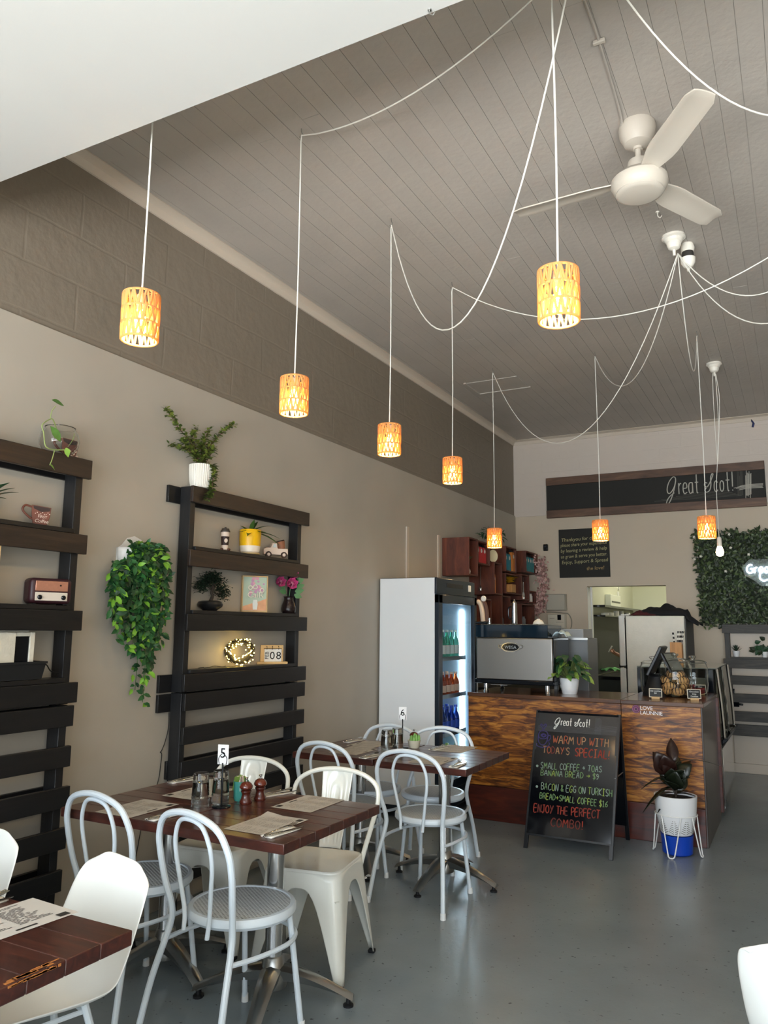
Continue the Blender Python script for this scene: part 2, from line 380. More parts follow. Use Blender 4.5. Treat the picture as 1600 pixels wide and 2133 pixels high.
# boarded ceiling: separate narrow boards with open joints
b = MB(); x = XL-.1; bw = .098
while x < XR+.1:
    y = YF-.1; 
    while y < YB+.1:
        L = random.uniform(2.4, 4.6); y1 = min(YB+.1, y+L)
        b.bx(x, x+bw-.0016, y, y1-.0016, ZC+random.uniform(-.0010, .0010), ZC+.02); y = y1
    x += bw
b.bx(XL-.1, XR+.1, YF-.1, YB+.1, ZC+.004, ZC+.06)
struct(b.build('ceiling', m_ceil, smooth=0))
# lower white soffit over the shop front
b = MB(); b.bx(XL, XR, YF, 1.74, 3.165, 3.30)
struct(b.build('trim_1', m_white_soffit, smooth=0))
b = MB(); b.bx(XL, XR, 1.66, 1.74, 3.30, ZC)
struct(b.build('trim_8', m_white_soffit, smooth=0))
# scotia along the left and back walls
def cornice(name, a, bb, n, w=.06):
    a, bb, n = Vector(a), Vector(bb), Vector(n); prof = [(0, -.055), (.012, -.055), (.016, -.045), (.03, -.02), (.052, -.008), (w+.02, -.006), (w+.02, .0), (0, 0)]
    mb = MB(); rows = [[p+n*d+V(0, 0, z) for d, z in prof] for p in (a, bb)]
    mb.grid(rows, closed=True); struct(mb.build(name, m_trim, smooth=30))
cornice('trim_2', (XL-.012, 1.74, ZC), (XL-.012, YB-.015, ZC), (1, 0, 0)); cornice('trim_3', (XL, YB-.015, ZC), (XR, YB-.015, ZC), (0, -1, 0))
b = MB(); b.bx(-1.3, XR, YB-.018, YB, 0, .10); struct(b.build('baseboard_back', m_trim, bevel=.004))
b = MB(); b.bx(XL, XL+.012, 6.30, 6.345, 1.9, 2.41); struct(b.build('trim_4', m_trim))
b = MB(); b.bx(XL, XL+.012, 7.0, 7.05, 1.9, 2.41); struct(b.build('trim_5', m_trim))
# ceiling access hatch
b = MB(); A = P(972, 800, Z=ZC); B_ = P(1100, 804, Z=ZC)
b.bx(-2.76, -2.24, 6.89, 7.26, ZC-.006, ZC+.01)
for x0, x1, y0, y1 in ((-2.78, -2.22, 7.25, 7.285), (-2.78, -2.755, 6.87, 7.26)): b.bx(x0, x1, y0, y1, ZC-.014, ZC)
tag(b.build('ceiling_hatch', m_ceil, smooth=0, bevel=.002), 'square painted access hatch in the boarded ceiling above the fridge', 'hatch')
# kitchen beyond the doorway
KX0, KX1, KY1 = -2.26, .6, 12.45
m_kit = M('kitchen_cream', '#d3d3b8', .5)
b = MB(); b.bx(KX0-.1, KX0, YB+.2, KY1+.1, 0, 2.9); struct(b.build('wall_kitchen_left', m_kit, smooth=0))
b = MB(); b.bx(KX0-.1, KX1, KY1, KY1+.1, 0, 2.9); struct(b.build('wall_kitchen_back', m_kit, smooth=0))
b = MB(); b.bx(KX1, KX1+.1, YB+.2, KY1+.1, 0, 2.9); struct(b.build('wall_kitchen_right', m_kit, smooth=0))
b = MB(); b.bx(KX0-.1, KX1+.1, YB, KY1+.1, 2.9, 2.95); struct(b.build('ceiling_kitchen', m_kit, smooth=0))
# door lining: white strip and switch on the left reveal
b = MB(); b.bx(DX0, DX0+.006, YB+.015, YB+.19, 1.0, 2.0); b.bx(DX0, DX0+.02, YB+.155, YB+.2, 0, DZ)
struct(b.build('trim_6', M('white_gloss', '#d8d8d4', .3)))

# ------------------------------------------------------------------ pallet shelves on the left wall
m_pal = wood('black_stained_pine', [(.3, '#0c0d10'), (.55, '#121214'), (.75, '#1c1817')], (18, 1.2, 18), 3, .42, .6, .25)
m_pal_top = wood('dark_brown_pine', [(.3, '#1d1613'), (.5, '#281e19'), (.75, '#38291f')], (18, 1.2, 18), 3, .45, .8, .25)
m_pal_v = wood('black_stained_post', [(.3, '#0f1013'), (.55, '#151619'), (.75, '#1f1f1f')], (18, 18, 1.2), 3, .45, .6, .25)
XW = XL
TOPS = [2.29, 1.925, 1.565, 1.235, 1.13, .95, .77, .59, .41, .23]
def pallet_shelf(label, y0, y1, left, right, back_left):
    t = thing('pallet_shelf', label, 'shelf', (XW+.06, (y0+y1)/2, 0))
    for i, z in enumerate(TOPS):
        o = 0 if i < 4 else random.uniform(-.015, .015)
        b = MB(); b.bx(-3.022, -3.0, y0+o, y1+o*.6-(0 if i < 4 else .015), z-.093, z)
        b.build('slat', m_pal_top if i < 2 else m_pal, t, world=True, bevel=.0025)
    for i in (0, 3, 4, 6, 8):
        z = TOPS[i]; b = MB(); b.bx(XW+.001, XW+.02, y0-(back_left if i < 5 else 0), y1-.02, z-.10, z-.004)
        b.build('back_slat', m_pal, t, world=True, bevel=.002)
    for yy in (left, right):
        for z0, z1 in ((0, 1.132), (1.136, 2.288)):
            b = MB(); b.bx(XW+.02, -3.022, yy, yy+.042, z0, z1)
            b.build('stringer', m_pal_v, t, world=True, bevel=.002)
    for z in TOPS[:4]:
        if z > 2.2: continue
        b = MB(); b.bx(XW+.02, -3.005, left+.042, right, z+.001, z+.022)
        b.build('shelf_board', m_pal, t, world=True, bevel=.002)
    return t
pallet_shelf('black pallet shelf on the left wall holding the yellow flowerpot and lit wreath', 3.34, 4.54, 3.345, 4.43, .09)
pallet_shelf('black pallet shelf cut by the left photo edge, holding the retro radio', 1.42, 2.62, 1.45, 2.545, 0)
SHZ = [2.291, 1.948, 1.588, 1.258]      # what things stand on: top, then the three shelf boards

# ------------------------------------------------------------------ tables
m_top = wood('mahogany_stain', [(.28, '#2e1714'), (.5, '#43211b'), (.72, '#5a2c20')], (2.2, 16, 16), 2.2, .3, .7, .12, coat=.25)
m_chrome = M('polished_aluminium', '#c9c9c9', .16, 1, bump=.02, bscale=30)
m_steel = M('brushed_steel', '#a9a9a6', .3, 1)
m_rubber = M('black_rubber', '#101114', .6)
TZ = .725
def table_top(nx, ny, board=.104):
    b = MB(); n = max(1, round(ny/board)); w_ = ny/n
    for i in range(n): b.bx(-nx/2, nx/2, -ny/2+i*w_+(.0006 if i else 0), -ny/2+(i+1)*w_-(.0006 if i < n-1 else 0), TZ-.038, TZ)
    b.bx(-nx/2+.0015, nx/2-.0015, -ny/2+.004, ny/2-.004, TZ-.0365, TZ-.0012)
    return b
def star_base(t, arms, metal, kind=0):
    b = MB(); b.rod((0, 0, .13), (0, 0, TZ-.05), .036, 20); b.build('column', m_chrome, t)
    b = MB(); b.bx(-.14, .14, -.14, .14, TZ-.05, TZ-.038); b.build('mounting_plate', m_black_paint, t)
    b = MB(); b.lathe([(0, .04), (.055, .06), (.06, .10), (.048, .14), (.042, .175), (.036, .18)], seg=20)
    for a, L in arms:
        d = V(math.cos(a), math.sin(a), 0); s_ = d.cross(V(0, 0, 1)); rows = []
        for i in range(9):
            q = i/8; r = .02+q*(L-.02); z = .145-.105*q**1.5; hw = .042-.016*q; th = .085*(1-q)+.014
            rows.append([d*r+s_*hw*.55+V(0, 0, z), d*r+V(0, 0, z+.008), d*r-s_*hw*.55+V(0, 0, z), d*r-s_*hw+V(0, 0, z-.010), d*r-s_*hw*.8+V(0, 0, max(.022, z-th*.55)), d*r+s_*hw*.8+V(0, 0, max(.022, z-th*.55)), d*r+s_*hw+V(0, 0, z-.010)])
        b.grid(rows, closed=True); e = rows[-1]; b.add(e, [tuple(range(7))])
    b.build('star_base', metal, t, smooth=50)
    for a, L in arms:
        b = MB(); b.lathe([(0, 0), (.021, .0), (.021, .008), (.01, .014), (.008, .034), (0, .034)], V(math.cos(a)*(L-.02), math.sin(a)*(L-.02), 0), 14)
        b.build('levelling_foot', m_rubber, t)
def table(label, x0, x1, y0, y1, rz=0, ang=0, L=.33, metal=None, hubdx=0, hubdy=0, group='stained wooden cafe tables'):
    t = thing('cafe_table', label, 'table', ((x0+x1)/2, (y0+y1)/2, 0), rz, group)
    table_top(x1-x0, y1-y0).build('table_top', m_top, t, bevel=.0032, bseg=2)
    star_base(t, [(ang+k*PI/2, L) for k in range(4)], metal or m_steel)
    return t
table('red-brown table top under the two right-hand menus of the middle table pair', -2.268, -1.69, 2.44, 3.17, 0, rad(22), .33)
table('red-brown table top nearest the left wall in the middle table pair', -2.85, -2.272, 2.44, 3.17, 0, rad(-20), .33)
table('red-brown table top nearest the sandwich board in the far table pair', -2.262, -1.684, 4.17, 4.90, 0, rad(-5), .34)
table('red-brown table top nearest the left wall in the far table pair', -2.86, -2.282, 4.20, 4.91, rad(-1), rad(40), .33)
tn = table('scuffed red-brown table in the lower left corner with a printed menu', -2.75, -1.565, .86, 1.592, 0, rad(30), .36)
b = MB()   # a worn patch along the front edge where the stain has rubbed off
for i in range(17):
    q = random.random(); y = 1.24+q*.14; b.box((-1.5645-tn.location.x, y-tn.location.y, TZ-.003-random.random()*.003), (.0022, random.uniform(.006, .03), random.uniform(.002, .006)))
    b.box((-1.573-tn.location.x-random.random()*.012, y-tn.location.y, TZ+.0002), (random.uniform(.004, .010), random.uniform(.006, .03), .0008))
b.build('worn_edge', M('bare_wood', '#b5723a', .6), tn)['label'] = 'worn bare-wood patch on the table edge'

# ------------------------------------------------------------------ bentwood style metal chairs
m_white = M('white_powder_coat', '#d6e0e8', .28, bump=.03, bscale=200)
m_white_w = M('cream_powder_coat', '#e3e3da', .2, coat=.3)
m_cane = M('white_cane_plastic', '#c3c8ca', .5)
def cane_mat():
    m = M('cane_seat', '#c9cdd0', .5); nt = m.node_tree; bs = nt.nodes['Principled BSDF']
    tc = nt.nodes.new('ShaderNodeTexCoord'); out = []
    for rot in (0, PI/2):
        mp = nt.nodes.new('ShaderNodeMapping'); mp.inputs['Rotation'].default_value = (0, 0, rot+.4); nt.links.new(tc.outputs['Object'], mp.inputs[0])
        wv = nt.nodes.new('ShaderNodeTexWave'); wv.inputs['Scale'].default_value = 24; nt.links.new(mp.outputs[0], wv.inputs['Vector']); out.append(wv)
    mu = nt.nodes.new('ShaderNodeMath'); mu.operation = 'MULTIPLY'; nt.links.new(out[0].outputs['Fac'], mu.inputs[0]); nt.links.new(out[1].outputs['Fac'], mu.inputs[1])
    r = nt.nodes.new('ShaderNodeValToRGB'); r.color_ramp.elements[0].color = (*hx('#c8cdcf'), 1); r.color_ramp.elements[1].color = (*hx('#878d90'), 1)
    r.color_ramp.elements[0].position = .35; r.color_ramp.elements[1].position = .75
    nt.links.new(mu.outputs[0], r.inputs[0]); nt.links.new(r.outputs[0], bs.inputs['Base Color'])
    bp = nt.nodes.new('ShaderNodeBump'); bp.inputs['Strength'].default_value = .7; bp.inputs['Distance'].default_value = .004; bp.invert = True
    nt.links.new(mu.outputs[0], bp.inputs['Height']); nt.links.new(bp.outputs[0], bs.inputs['Normal'])
    return m
m_cane = cane_mat()
def bentwood():
    t = thing('bentwood_chair', 'x', 'chair')
    b = MB(); b.lathe([(0, .412), (.17, .412), (.196, .418), (.206, .43), (.206, .447), (.2, .456), (.186, .457), (.183, .452)], seg=40)
    b.build('seat_ring', m_white, t)
    b = MB(); b.lathe([(0, .4545), (.10, .4545), (.184, .453)], seg=40); b.build('cane_seat', m_cane, t)
    half = [(-.235, -.285, 0), (-.213, -.245, .2), (-.184, -.195, .38), (-.183, -.192, .45), (-.203, -.213, .545), (-.216, -.230, .642), (-.208, -.245, .722), (-.150, -.258, .794), (0, -.265, .824)]
    full = half+[(-x, y, z) for x, y, z in half[-2::-1]]
    b = MB(); b.tube(cat(full, 5), .0125, 10); b.build('back_hoop', m_white, t)
    half = [(-.07, -.214, .395), (-.075, -.210, .46), (-.093, -.222, .563), (-.108, -.233, .650), (-.104, -.244, .72), (-.068, -.254, .784), (0, -.260, .801)]
    full = half+[(-x, y, z) for x, y, z in half[-2::-1]]
    b = MB(); b.tube(cat(full, 5), .0085, 10); b.build('inner_hoop', m_white, t)
    rg = [(-.189, -.200, .335), (-.203, -.11, .335), (-.203, 0, .335), (-.185, .085, .335), (-.135, .155, .335), (-.07, .19, .335), (0, .20, .335)]
    b = MB(); b.tube(cat(rg+[(-x, y, z) for x, y, z in rg[-2::-1]], 5), .009, 8); b.build('leg_ring', m_white, t)
    for s in (-1, 1):
        b = MB(); b.tube(cat([(s*.128, .122, .43), (s*.140, .132, .33), (s*.165, .165, .02)], 4), .0115, 10); b.build('front_leg', m_white, t)
        b = MB(); b.lathe([(0, 0), (.0145, 0), (.0135, .03), (.0115, .032)], (s*.166, .167, 0), 12); b.build('foot_cap', M('white_plastic', '#e6e8e8', .4), t)
        b = MB(); b.lathe([(0, 0), (.0155, 0), (.0145, .03), (.0125, .032)], (s*.236, -.286, 0), 12); b.build('foot_cap', M('white_plastic', '#e6e8e8', .4), t)
    return t
bc = bentwood()
GR = 'white hoop-backed chairs at the two numbered tables'
SPOTS = [('foreground white hoop-back chair with its whole cane seat in view', -1.955, 2.555, -13),
 ('white hoop-back chair partly hidden behind the white plastic shell chair', -2.53, 2.62, -8),
 ('white hoop-back chair at the front of the far table, nearest the sandwich board', -1.945, 4.27, -5),
 ('white hoop-back chair seen through the hoop of the nearest cream metal chair', -2.50, 4.29, -8),
 ('white hoop-back chair behind the far table, before the white fridge side', -2.60, 4.74, 176),
 ('white hoop-back chair behind the far table, before the lit fridge door', -2.17, 4.80, 190)]
for i, (lb, x, y, rz) in enumerate(SPOTS):
    if i == 0: bc.location = (x, y, 0); bc.rotation_euler = (0, 0, rad(rz)); bc['label'] = lb; bc['group'] = GR
    else: dup(bc, (x, y, 0), rad(rz), lb, GR)

# ------------------------------------------------------------------ pressed metal chairs
def tolix():
    t = thing('metal_chair', 'x', 'chair')
    N = 22; h = .178; rr = .055; pts = []
    def sq(hh, r, zc=None):
        out = []
        for c in range(4):
            a0 = PI/4+PI/2*c; cx, cy = (math.cos(a0)*math.sqrt(2)*(hh-r), math.sin(a0)*math.sqrt(2)*(hh-r))
            for k in range(7):
                a = PI/2*c+PI/2*k/6; out.append((cx+r*math.cos(a), cy+r*math.sin(a), c, k))
            n = (c+1) % 4; a1 = PI/4+PI/2*n; ex, ey = (math.cos(a1)*math.sqrt(2)*(hh-r), math.sin(a1)*math.sqrt(2)*(hh-r))
            sx, sy = out[-1][0], out[-1][1]; a = PI/2*(c+1); tx, ty = ex+r*math.cos(a), ey+r*math.sin(a)
            for k in range(1, 16): out.append((sx+(tx-sx)*k/16, sy+(ty-sy)*k/16, None, k/16))
        return out
    top, foot = sq(h, rr), sq(.222, .030)
    # seat pan, slightly dished
    b = MB(); rows = [[V(x*s_, y*s_, z) for x, y, *_ in top] for s_, z in ((1, .435), (1, .446), (.975, .4505), (.93, .4495), (.6, .444), (.25, .442), (.02, .442))]
    b.grid(rows, closed=True); b.build('seat', m_white_w, t, smooth=50)
    # apron and the four legs: one skirt whose edge arches up between the corners
    b = MB(); rows = []; K = 13
    for j in range(K+1):
        row = []
        for (x, y, c, k), (fx, fy, *_ ) in zip(top, foot):
            if c is not None: zb = .012
            else:
                u = abs(k-.5)*2; zb = .012+(.375-.012)*(1-max(0, (u-.02)/.98)**3.0) if u < .93 else .012+(.375-.012)*.195*(1-(u-.93)/.07)
            z = .44+(zb-.44)*j/K; q = (.44-z)/.44
            row.append(V(x+(fx-x)*q, y+(fy-y)*q, z))
        rows.append(row)
    b.grid(rows, closed=True); b.build('leg_skirt', m_white_w, t, solid=.003, smooth=60)
    for sx in (-1, 1):
        for sy in (-1, 1):
            b = MB(); b.box((sx*.208, sy*.208, .008), (.03, .03, .016)); b.build('foot_cap', m_rubber, t, bevel=.004)
    # cross brace under the seat
    b = MB()
    for s_ in (-1, 1): b.box((0, 0, .335), (.52, .018, .004), rot=Matrix.Rotation(s_*PI/4, 3, 'Z'))
    b.build('cross_brace', m_white_w, t)
    half = [(-.168, -.15, .40), (-.178, -.172, .46), (-.203, -.205, .57), (-.222, -.235, .67), (-.203, -.256, .742), (-.12, -.268, .788), (0, -.272, .803)]
    full = half+[(-x, y, z) for x, y, z in half[-2::-1]]
    b = MB(); b.tube(cat(full, 5), .0115, 10); b.build('back_hoop', m_white_w, t)
    # splat with pressed grooves
    b = MB(); rows = []; n = 20
    def sp(a, q):    # a across -1..1, q up 0..1
        w_ = .055+.026*q; y = -.172-.099*q**.9; z = .452+.348*q
        g = 0
        for rr_, top_ in ((.62, .80), (.32, .70)):
            d = abs(abs(a)-rr_) if q < top_ else abs(math.hypot(a, (q-top_)*3.2)-rr_)
            g = max(g, math.exp(-(d/.07)**2)) if q > .08 else g
        return V(a*w_, y+.004*g-.012*(1-a*a), z)
    rows = [[sp(-1+2*i/26, j/34) for i in range(27)] for j in range(35)]
    b.grid(rows); b.build('splat', m_white_w, t, solid=.003, smooth=60)
    return t
tc = tolix(); tc.location = (-2.03, 3.185, 0); tc.rotation_euler = (0, 0, rad(190))
tc['label'] = 'cream pressed-metal chair nearest the viewer, back right of the middle table'; tc['group'] = 'cream pressed-metal chairs behind the middle table'
dup(tc, (-2.60, 3.23, 0), rad(186), 'cream pressed-metal chair between the middle table and the black pallet shelf', tc['group'])

# ------------------------------------------------------------------ white plastic shell chairs
m_shell = M('white_polypropylene', '#f1f2ee', .35, coat=.15)
def shell_chair():
    t = thing('shell_chair', 'x', 'chair')
    prof = [(.235, .405), (.225, .432), (.18, .444), (.10, .438), (0, .428), (-.08, .424), (-.145, .434), (-.19, .47), (-.215, .53), (-.235, .61), (-.255, .70), (-.27, .77), (-.277, .805)]
    wid = [.165, .185, .20, .212, .22, .226, .23, .232, .232, .23, .222, .20, .165]
    pr_ = cat([(0, y, z) for y, z in prof], 3); ww = cat([(w_, 0, 0) for w_ in wid], 3); rows = []
    n = len(pr_)
    for i, p in enumerate(pr_):
        a = pr_[max(0, i-1)]; c = pr_[min(n-1, i+1)]; tg = (c-a).normalized(); nr = V(0, tg.z, -tg.y)
        nr = -nr if nr.z < 0 and i < n*.45 else nr
        nr = V(0, abs(tg.z), abs(tg.y)).normalized()
        q = i/(n-1); cup = .055*math.sin(PI*min(1, q*1.05))+.01
        row = []
        for k in range(21):
            u = -1+2*k/20; e = abs(u)**2.6
            row.append(p+V(u*ww[i].x, 0, 0)+nr*cup*e-V(0, 0, .055*abs(u)**5*max(0, (q-.80)/.20)**2))
        rows.append(row)
    b = MB(); b.grid(rows); b.build('shell', m_shell, t, solid=.006, smooth=80, subd=1)
    for sx in (-1, 1):
        for sy in (-1, 1):
            b = MB(); b.tube([(sx*.11, sy*.10-.01, .425), (sx*.215, sy*.205, .0)], [.012, .0095], 10); b.build('leg', m_white, t)
    b = MB(); b.tube([(-.11, -.11, .405), (.11, -.11, .405), (.11, .09, .405), (-.11, .09, .405)], .008, 8, closed=True); b.build('under_frame', m_white, t)
    return t
sc = shell_chair(); sc.scale = (.97, .97, .945); sc.location = (-2.05, 1.70, 0); sc.rotation_euler = (0, 0, rad(165))
sc['label'] = 'white plastic shell chair behind the near table in the lower left'; sc['group'] = 'white plastic shell chairs'
dup(sc, (-2.69, 1.72, 0), rad(180), 'white plastic shell chair cut off by the left photo edge', sc['group'])
dup(sc, (.085, 2.43, 0), rad(-21), 'white plastic shell chair cut off at the lower right photo corner', sc['group'])

# ------------------------------------------------------------------ woven pendants and their cords
m_cord = M('white_flex', '#dedbd2', .45)
m_rope = M('paper_rope', '#d6a468', .7, bump=.3, bscale=300)
_nt = m_rope.node_tree; _tr = _nt.nodes.new('ShaderNodeBsdfTranslucent'); _tr.inputs['Color'].default_value = (*hx('#ffcf78'), 1)
_mx = _nt.nodes.new('ShaderNodeMixShader'); _mx.inputs[0].default_value = .38
_nt.links.new(_nt.nodes['Principled BSDF'].outputs[0], _mx.inputs[1]); _nt.links.new(_tr.outputs[0], _mx.inputs[2]); _nt.links.new(_mx.outputs[0], _nt.nodes['Material Output'].inputs['Surface'])
m_ceramic = M('white_ceramic', '#e2ddd2', .3)
m_bulb = M('bulb_glow', '#fff0c8', .2, emit='#ffd27a', es=55)
m_black_wire = M('black_wire', '#141414', .5)
def shade_mesh():
    b = MB(); R0, H = .062, .165; tiers = 3; rnd = random.Random(5)
    def ring(z, r=.0042, R_=R0): b.tube([(R_*math.cos(2*PI*i/36), R_*math.sin(2*PI*i/36), z) for i in range(36)], r, 7, closed=True)
    for i in range(tiers+1): ring(H/2-H*i/tiers)
    for i in range(tiers):
        z1 = H/2-H*i/tiers; z0 = z1-H/tiers; n = 34
        for k in range(n):
            a = 2*PI*k/n+rnd.uniform(-.05, .05); sl = (.16 if k % 2 else -.16)+rnd.uniform(-.06, .06); r_ = R0*1.012
            pts = [(r_*math.cos(a+sl*(q-.5)), r_*math.sin(a+sl*(q-.5)), z0+(z1-z0)*q) for q in (0, .33, .66, 1)]
            b.tube(pts, .0042, 6, caps=False)
            if k % 3 == 0:
                a += .12; pts = [(r_*math.cos(a-sl*(q-.5)), r_*math.sin(a-sl*(q-.5)), z0+(z1-z0)*q) for q in (0, .5, 1)]; b.tube(pts, .0036, 6, caps=False)
    for k in range(3):
        a = 2*PI*k/3; b.rod((0, 0, H/2), (R0*math.cos(a), R0*math.sin(a), H/2), .002, 6)
    return b
def swag(A, B, s, n=28):
    A, B = Vector(A), Vector(B); out = []
    for i in range(n+1):
        t = i/n; p = A.lerp(B, t); p.z -= 4*s*t*(1-t); out.append(p)
    return out
def pendant(label, x, y, z, route, proto=None, hook=True):
    """route: way of the flex from the ceiling fitting to the hook above the lamp"""
    t = thing('pendant_lamp', label, 'lamp', (x, y, z), 0, 'woven rope pendant lamps')
    if proto:
        for ch in proto.children:
            if ch.name.startswith('flex'): continue
            c = ch.copy(); COL.objects.link(c); c.parent = t
            for g in ch.children: d = g.copy(); COL.objects.link(d); d.parent = c
    else:
        shade_mesh().build('woven_shade', m_rope, t, smooth=60)
        b = MB(); b.lathe([(0, .092), (.008, .090), (.016, .082), (.018, .05), (.016, .026), (0, .026)], seg=16); b.build('lamp_holder', m_ceramic, t)
        b = MB(); b.lathe([(.0, .03), (.012, .026), (.013, .012), (.020, -.008), (.0265, -.028), (.024, -.046), (.013, -.057), (0, -.060)], seg=20); b.build('bulb', m_bulb, t)
        l = bpy.data.lights.new('bulb_light', 'POINT'); l.energy = 5.0; l.color = (1, .76, .42); l.shadow_soft_size = .03
        lo = bpy.data.objects.new('bulb_light', l); COL.objects.link(lo); lo.parent = t; lo.location = (0, 0, -.062)
    hz = ZC-.04; up = [(x, y, z+.088), (x+.004, y, z+.6), (x, y, hz-.03)]
    b = MB(); pts = cat(up, 4)
    if route: pts = pts[:-1]+cat([(x, y, hz-.03), tuple(Vector((x, y, hz)).lerp(Vector(route[-2]), .06)+V(0, 0, .004))], 3)+list(reversed(route))[2:]
    b.tube(pts, .0034, 7); b.build('flex', m_cord, t, world=True)
    if hook and route:
        b = MB(); b.tube(cat([(x, y, ZC), (x+.002, y, ZC-.02), (x+.010, y, ZC-.038), (x, y, ZC-.05), (x-.010, y, ZC-.04)], 3), .0018, 6); b.build('ceiling_hook', m_steel, t, world=True)
    return t
R1 = V(-.5, 2.4, 3.83); R2 = P(1412, 528, X=-.535)
def hk(x, y): return (x, y, ZC-.04)
LAMPS = [('woven pendant lamp nearest the upper left, hanging close to the white soffit', -1.99, 1.905, 2.572, None),
 ('woven pendant lamp third largest, between the soffit lamp and the black shelf', -1.986, 2.853, 2.545, swag(R1+V(0, .0, 0), hk(-1.986, 2.853), .15)),
 ('woven pendant lamp third along the row beside the left wall', -1.983, 3.791, 2.545, swag(V(-.5, 2.3, 3.83), hk(-1.983, 3.791), 1.0)),
 ('woven pendant lamp fourth along the row beside the left wall', -2.0, 4.741, 2.545, swag(V(.6, 4.3, 3.84), hk(-2.0, 4.741), .5)),
 ('woven pendant lamp in front of the wooden crates on the wall', -2.373, 6.582, 2.30, swag(R2, hk(-2.373, 6.582), .92)),
 ('woven pendant lamp overlapping the handwritten wall chalkboard', -1.433, 6.567, 2.32, swag(R2, hk(-1.433, 6.567), .52)),
 ('woven pendant lamp beside the bare bulb, in front of the hedge panel', -.596, 6.454, 2.29, swag(R2, hk(-.596, 6.454), .5)),
 ('large woven pendant lamp hanging below the ceiling fan in the upper right', -.615, 2.325, 2.545, None)]
pl = None
for lb, x, y, z, rt in LAMPS:
    t = pendant(lb, x, y, z, rt, pl)
    if pl is None: pl = t
# loose swags that run out of the picture to lamps further right
for nm, lb, A, B, s in (('pendant_flex', 'white flex swagging from the top of the photo past the fan to the right edge', R1, V(.4, 3.6, 3.88), .42),
                        ('pendant_flex', 'upper white flex swagging right from the middle ceiling rose', R2, V(.4, 4.7, 3.88), .42),
                        ('pendant_flex', 'lower white flex swagging right from the middle ceiling rose', R2, V(.6, 4.0, 3.88), .72)):
    b = MB(); b.tube(swag(A, B, s), .0034, 7); tag(b.build(nm, m_cord), lb, 'cable', 'loose lamp flexes')
def rose(t, mat=m_ceramic, s=1.0):
    b = MB(); b.lathe([(0, 0), (.055*s, 0), (.056*s, -.012*s), (.045*s, -.018*s), (.040*s, -.03*s), (.034*s, -.034*s), (.033*s, -.05*s), (.026*s, -.064*s), (.010*s, -.072*s), (.0, -.072*s)], seg=24)
    b.build('canopy', mat, t)
    b = MB(); b.lathe([(0, -.07*s), (.008*s, -.07*s), (.007*s, -.1*s), (.0, -.1*s)], seg=12); b.build('cord_grip', mat, t)
q = P(1403, 492, Z=ZC)
t = thing('ceiling_rose', 'white ceiling rose gathering the lamp flexes in the middle of the ceiling', 'ceiling rose', (q.x, q.y, ZC)); rose(t, s=1.25)
q = P(1421, 498, Z=ZC)
t = thing('smoke_alarm', 'small white and black ball-shaped fitting touching the middle ceiling rose', 'ceiling fitting', (q.x+.02, q.y+.08, ZC))
b = MB(); b.lathe([(0, 0), (.035, 0), (.042, -.03), (.038, -.055), (0, -.055)], seg=20); b.build('base', m_ceramic, t)
b = MB(); b.lathe([(0, -.055), (.034, -.055), (.036, -.095), (0, -.095)], seg=20); b.build('collar', M('dark_collar', '#33302e', .5), t)
b = MB(); b.lathe([(0, -.095), (.044, -.095), (.042, -.125), (.028, -.15), (.012, -.158), (.008, -.18), (0, -.18)], seg=20); b.build('cap', m_ceramic, t)
q = P(1487, 757, Z=ZC)
t = thing('bare_bulb_pendant', 'bare glowing bulb on doubled flex in front of the hedge panel', 'lamp', (q.x, q.y, ZC)); rose(t, s=1.2)
hp = P(1494, 950, Y=q.y); lp = P(1498, 1118, Y=q.y+.03)
b = MB(); b.tube(cat([q+V(.008, 0, -.1), q+V(.012, 0, -.5), V(hp.x+.004, hp.y, hp.z), V(lp.x, lp.y, hp.z-.3), lp+V(0, 0, .0)], 6), .0028, 6)
b.tube(cat([q+V(-.015, 0, -.09), q+V(-.02, 0, -.4), V(hp.x, hp.y, hp.z-.02), V(hp.x+.012, hp.y, hp.z+.05), q+V(.03, 0, -.35), q+V(.012, 0, -.1)], 6), .0028, 6)
b.build('flex', m_cord, t, world=True)
b = MB(); b.lathe([(0, .045), (.012, .043), (.019, .03), (.021, -.03), (.019, -.04), (0, -.04)], lp-V(0, 0, .045), 16); b.build('lamp_holder', m_ceramic, t, world=True)
b = MB(); b.lathe([(0, .0), (.018, -.002), (.028, -.03), (.034, -.055), (.027, -.08), (.012, -.09), (0, -.092)], lp-V(0, 0, .082), 18); b.build('bulb', M('frosted_bulb', '#fff4dc', .3, emit='#ffe2a8', es=14), t, world=True)

# ------------------------------------------------------------------ ceiling fan
m_fan = M('fan_white', '#b9b1a5', .42)
FX, FY = -.545, 3.56
t = thing('ceiling_fan', 'white three-blade ceiling fan hanging from the boarded ceiling', 'fan', (FX, FY, ZC))
b = MB(); b.lathe([(0, 0), (.082, 0), (.086, -.02), (.082, -.06), (.062, -.10), (.025, -.118), (0, -.118)], seg=32); b.build('canopy', m_fan, t)
b = MB(); b.rod((0, 0, -.10), (0, 0, -.21), .014, 14); b.lathe([(0, -.115), (.024, -.115), (.022, -.13), (0, -.13)], seg=16); b.build('down_rod', m_fan, t)
b = MB(); b.lathe([(0, -.185), (.046, -.187), (.05, -.20), (.052, -.235), (.075, -.25), (.11, -.265), (.128, -.285), (.130, -.31), (.118, -.335), (.108, -.345), (0, -.345)], seg=36); b.build('motor_housing', m_fan, t)
b = MB(); b.lathe([(.108, -.343), (.108, -.352), (.10, -.358), (.086, -.362), (.0, -.364)], seg=32); b.build('bottom_cap', m_fan, t)
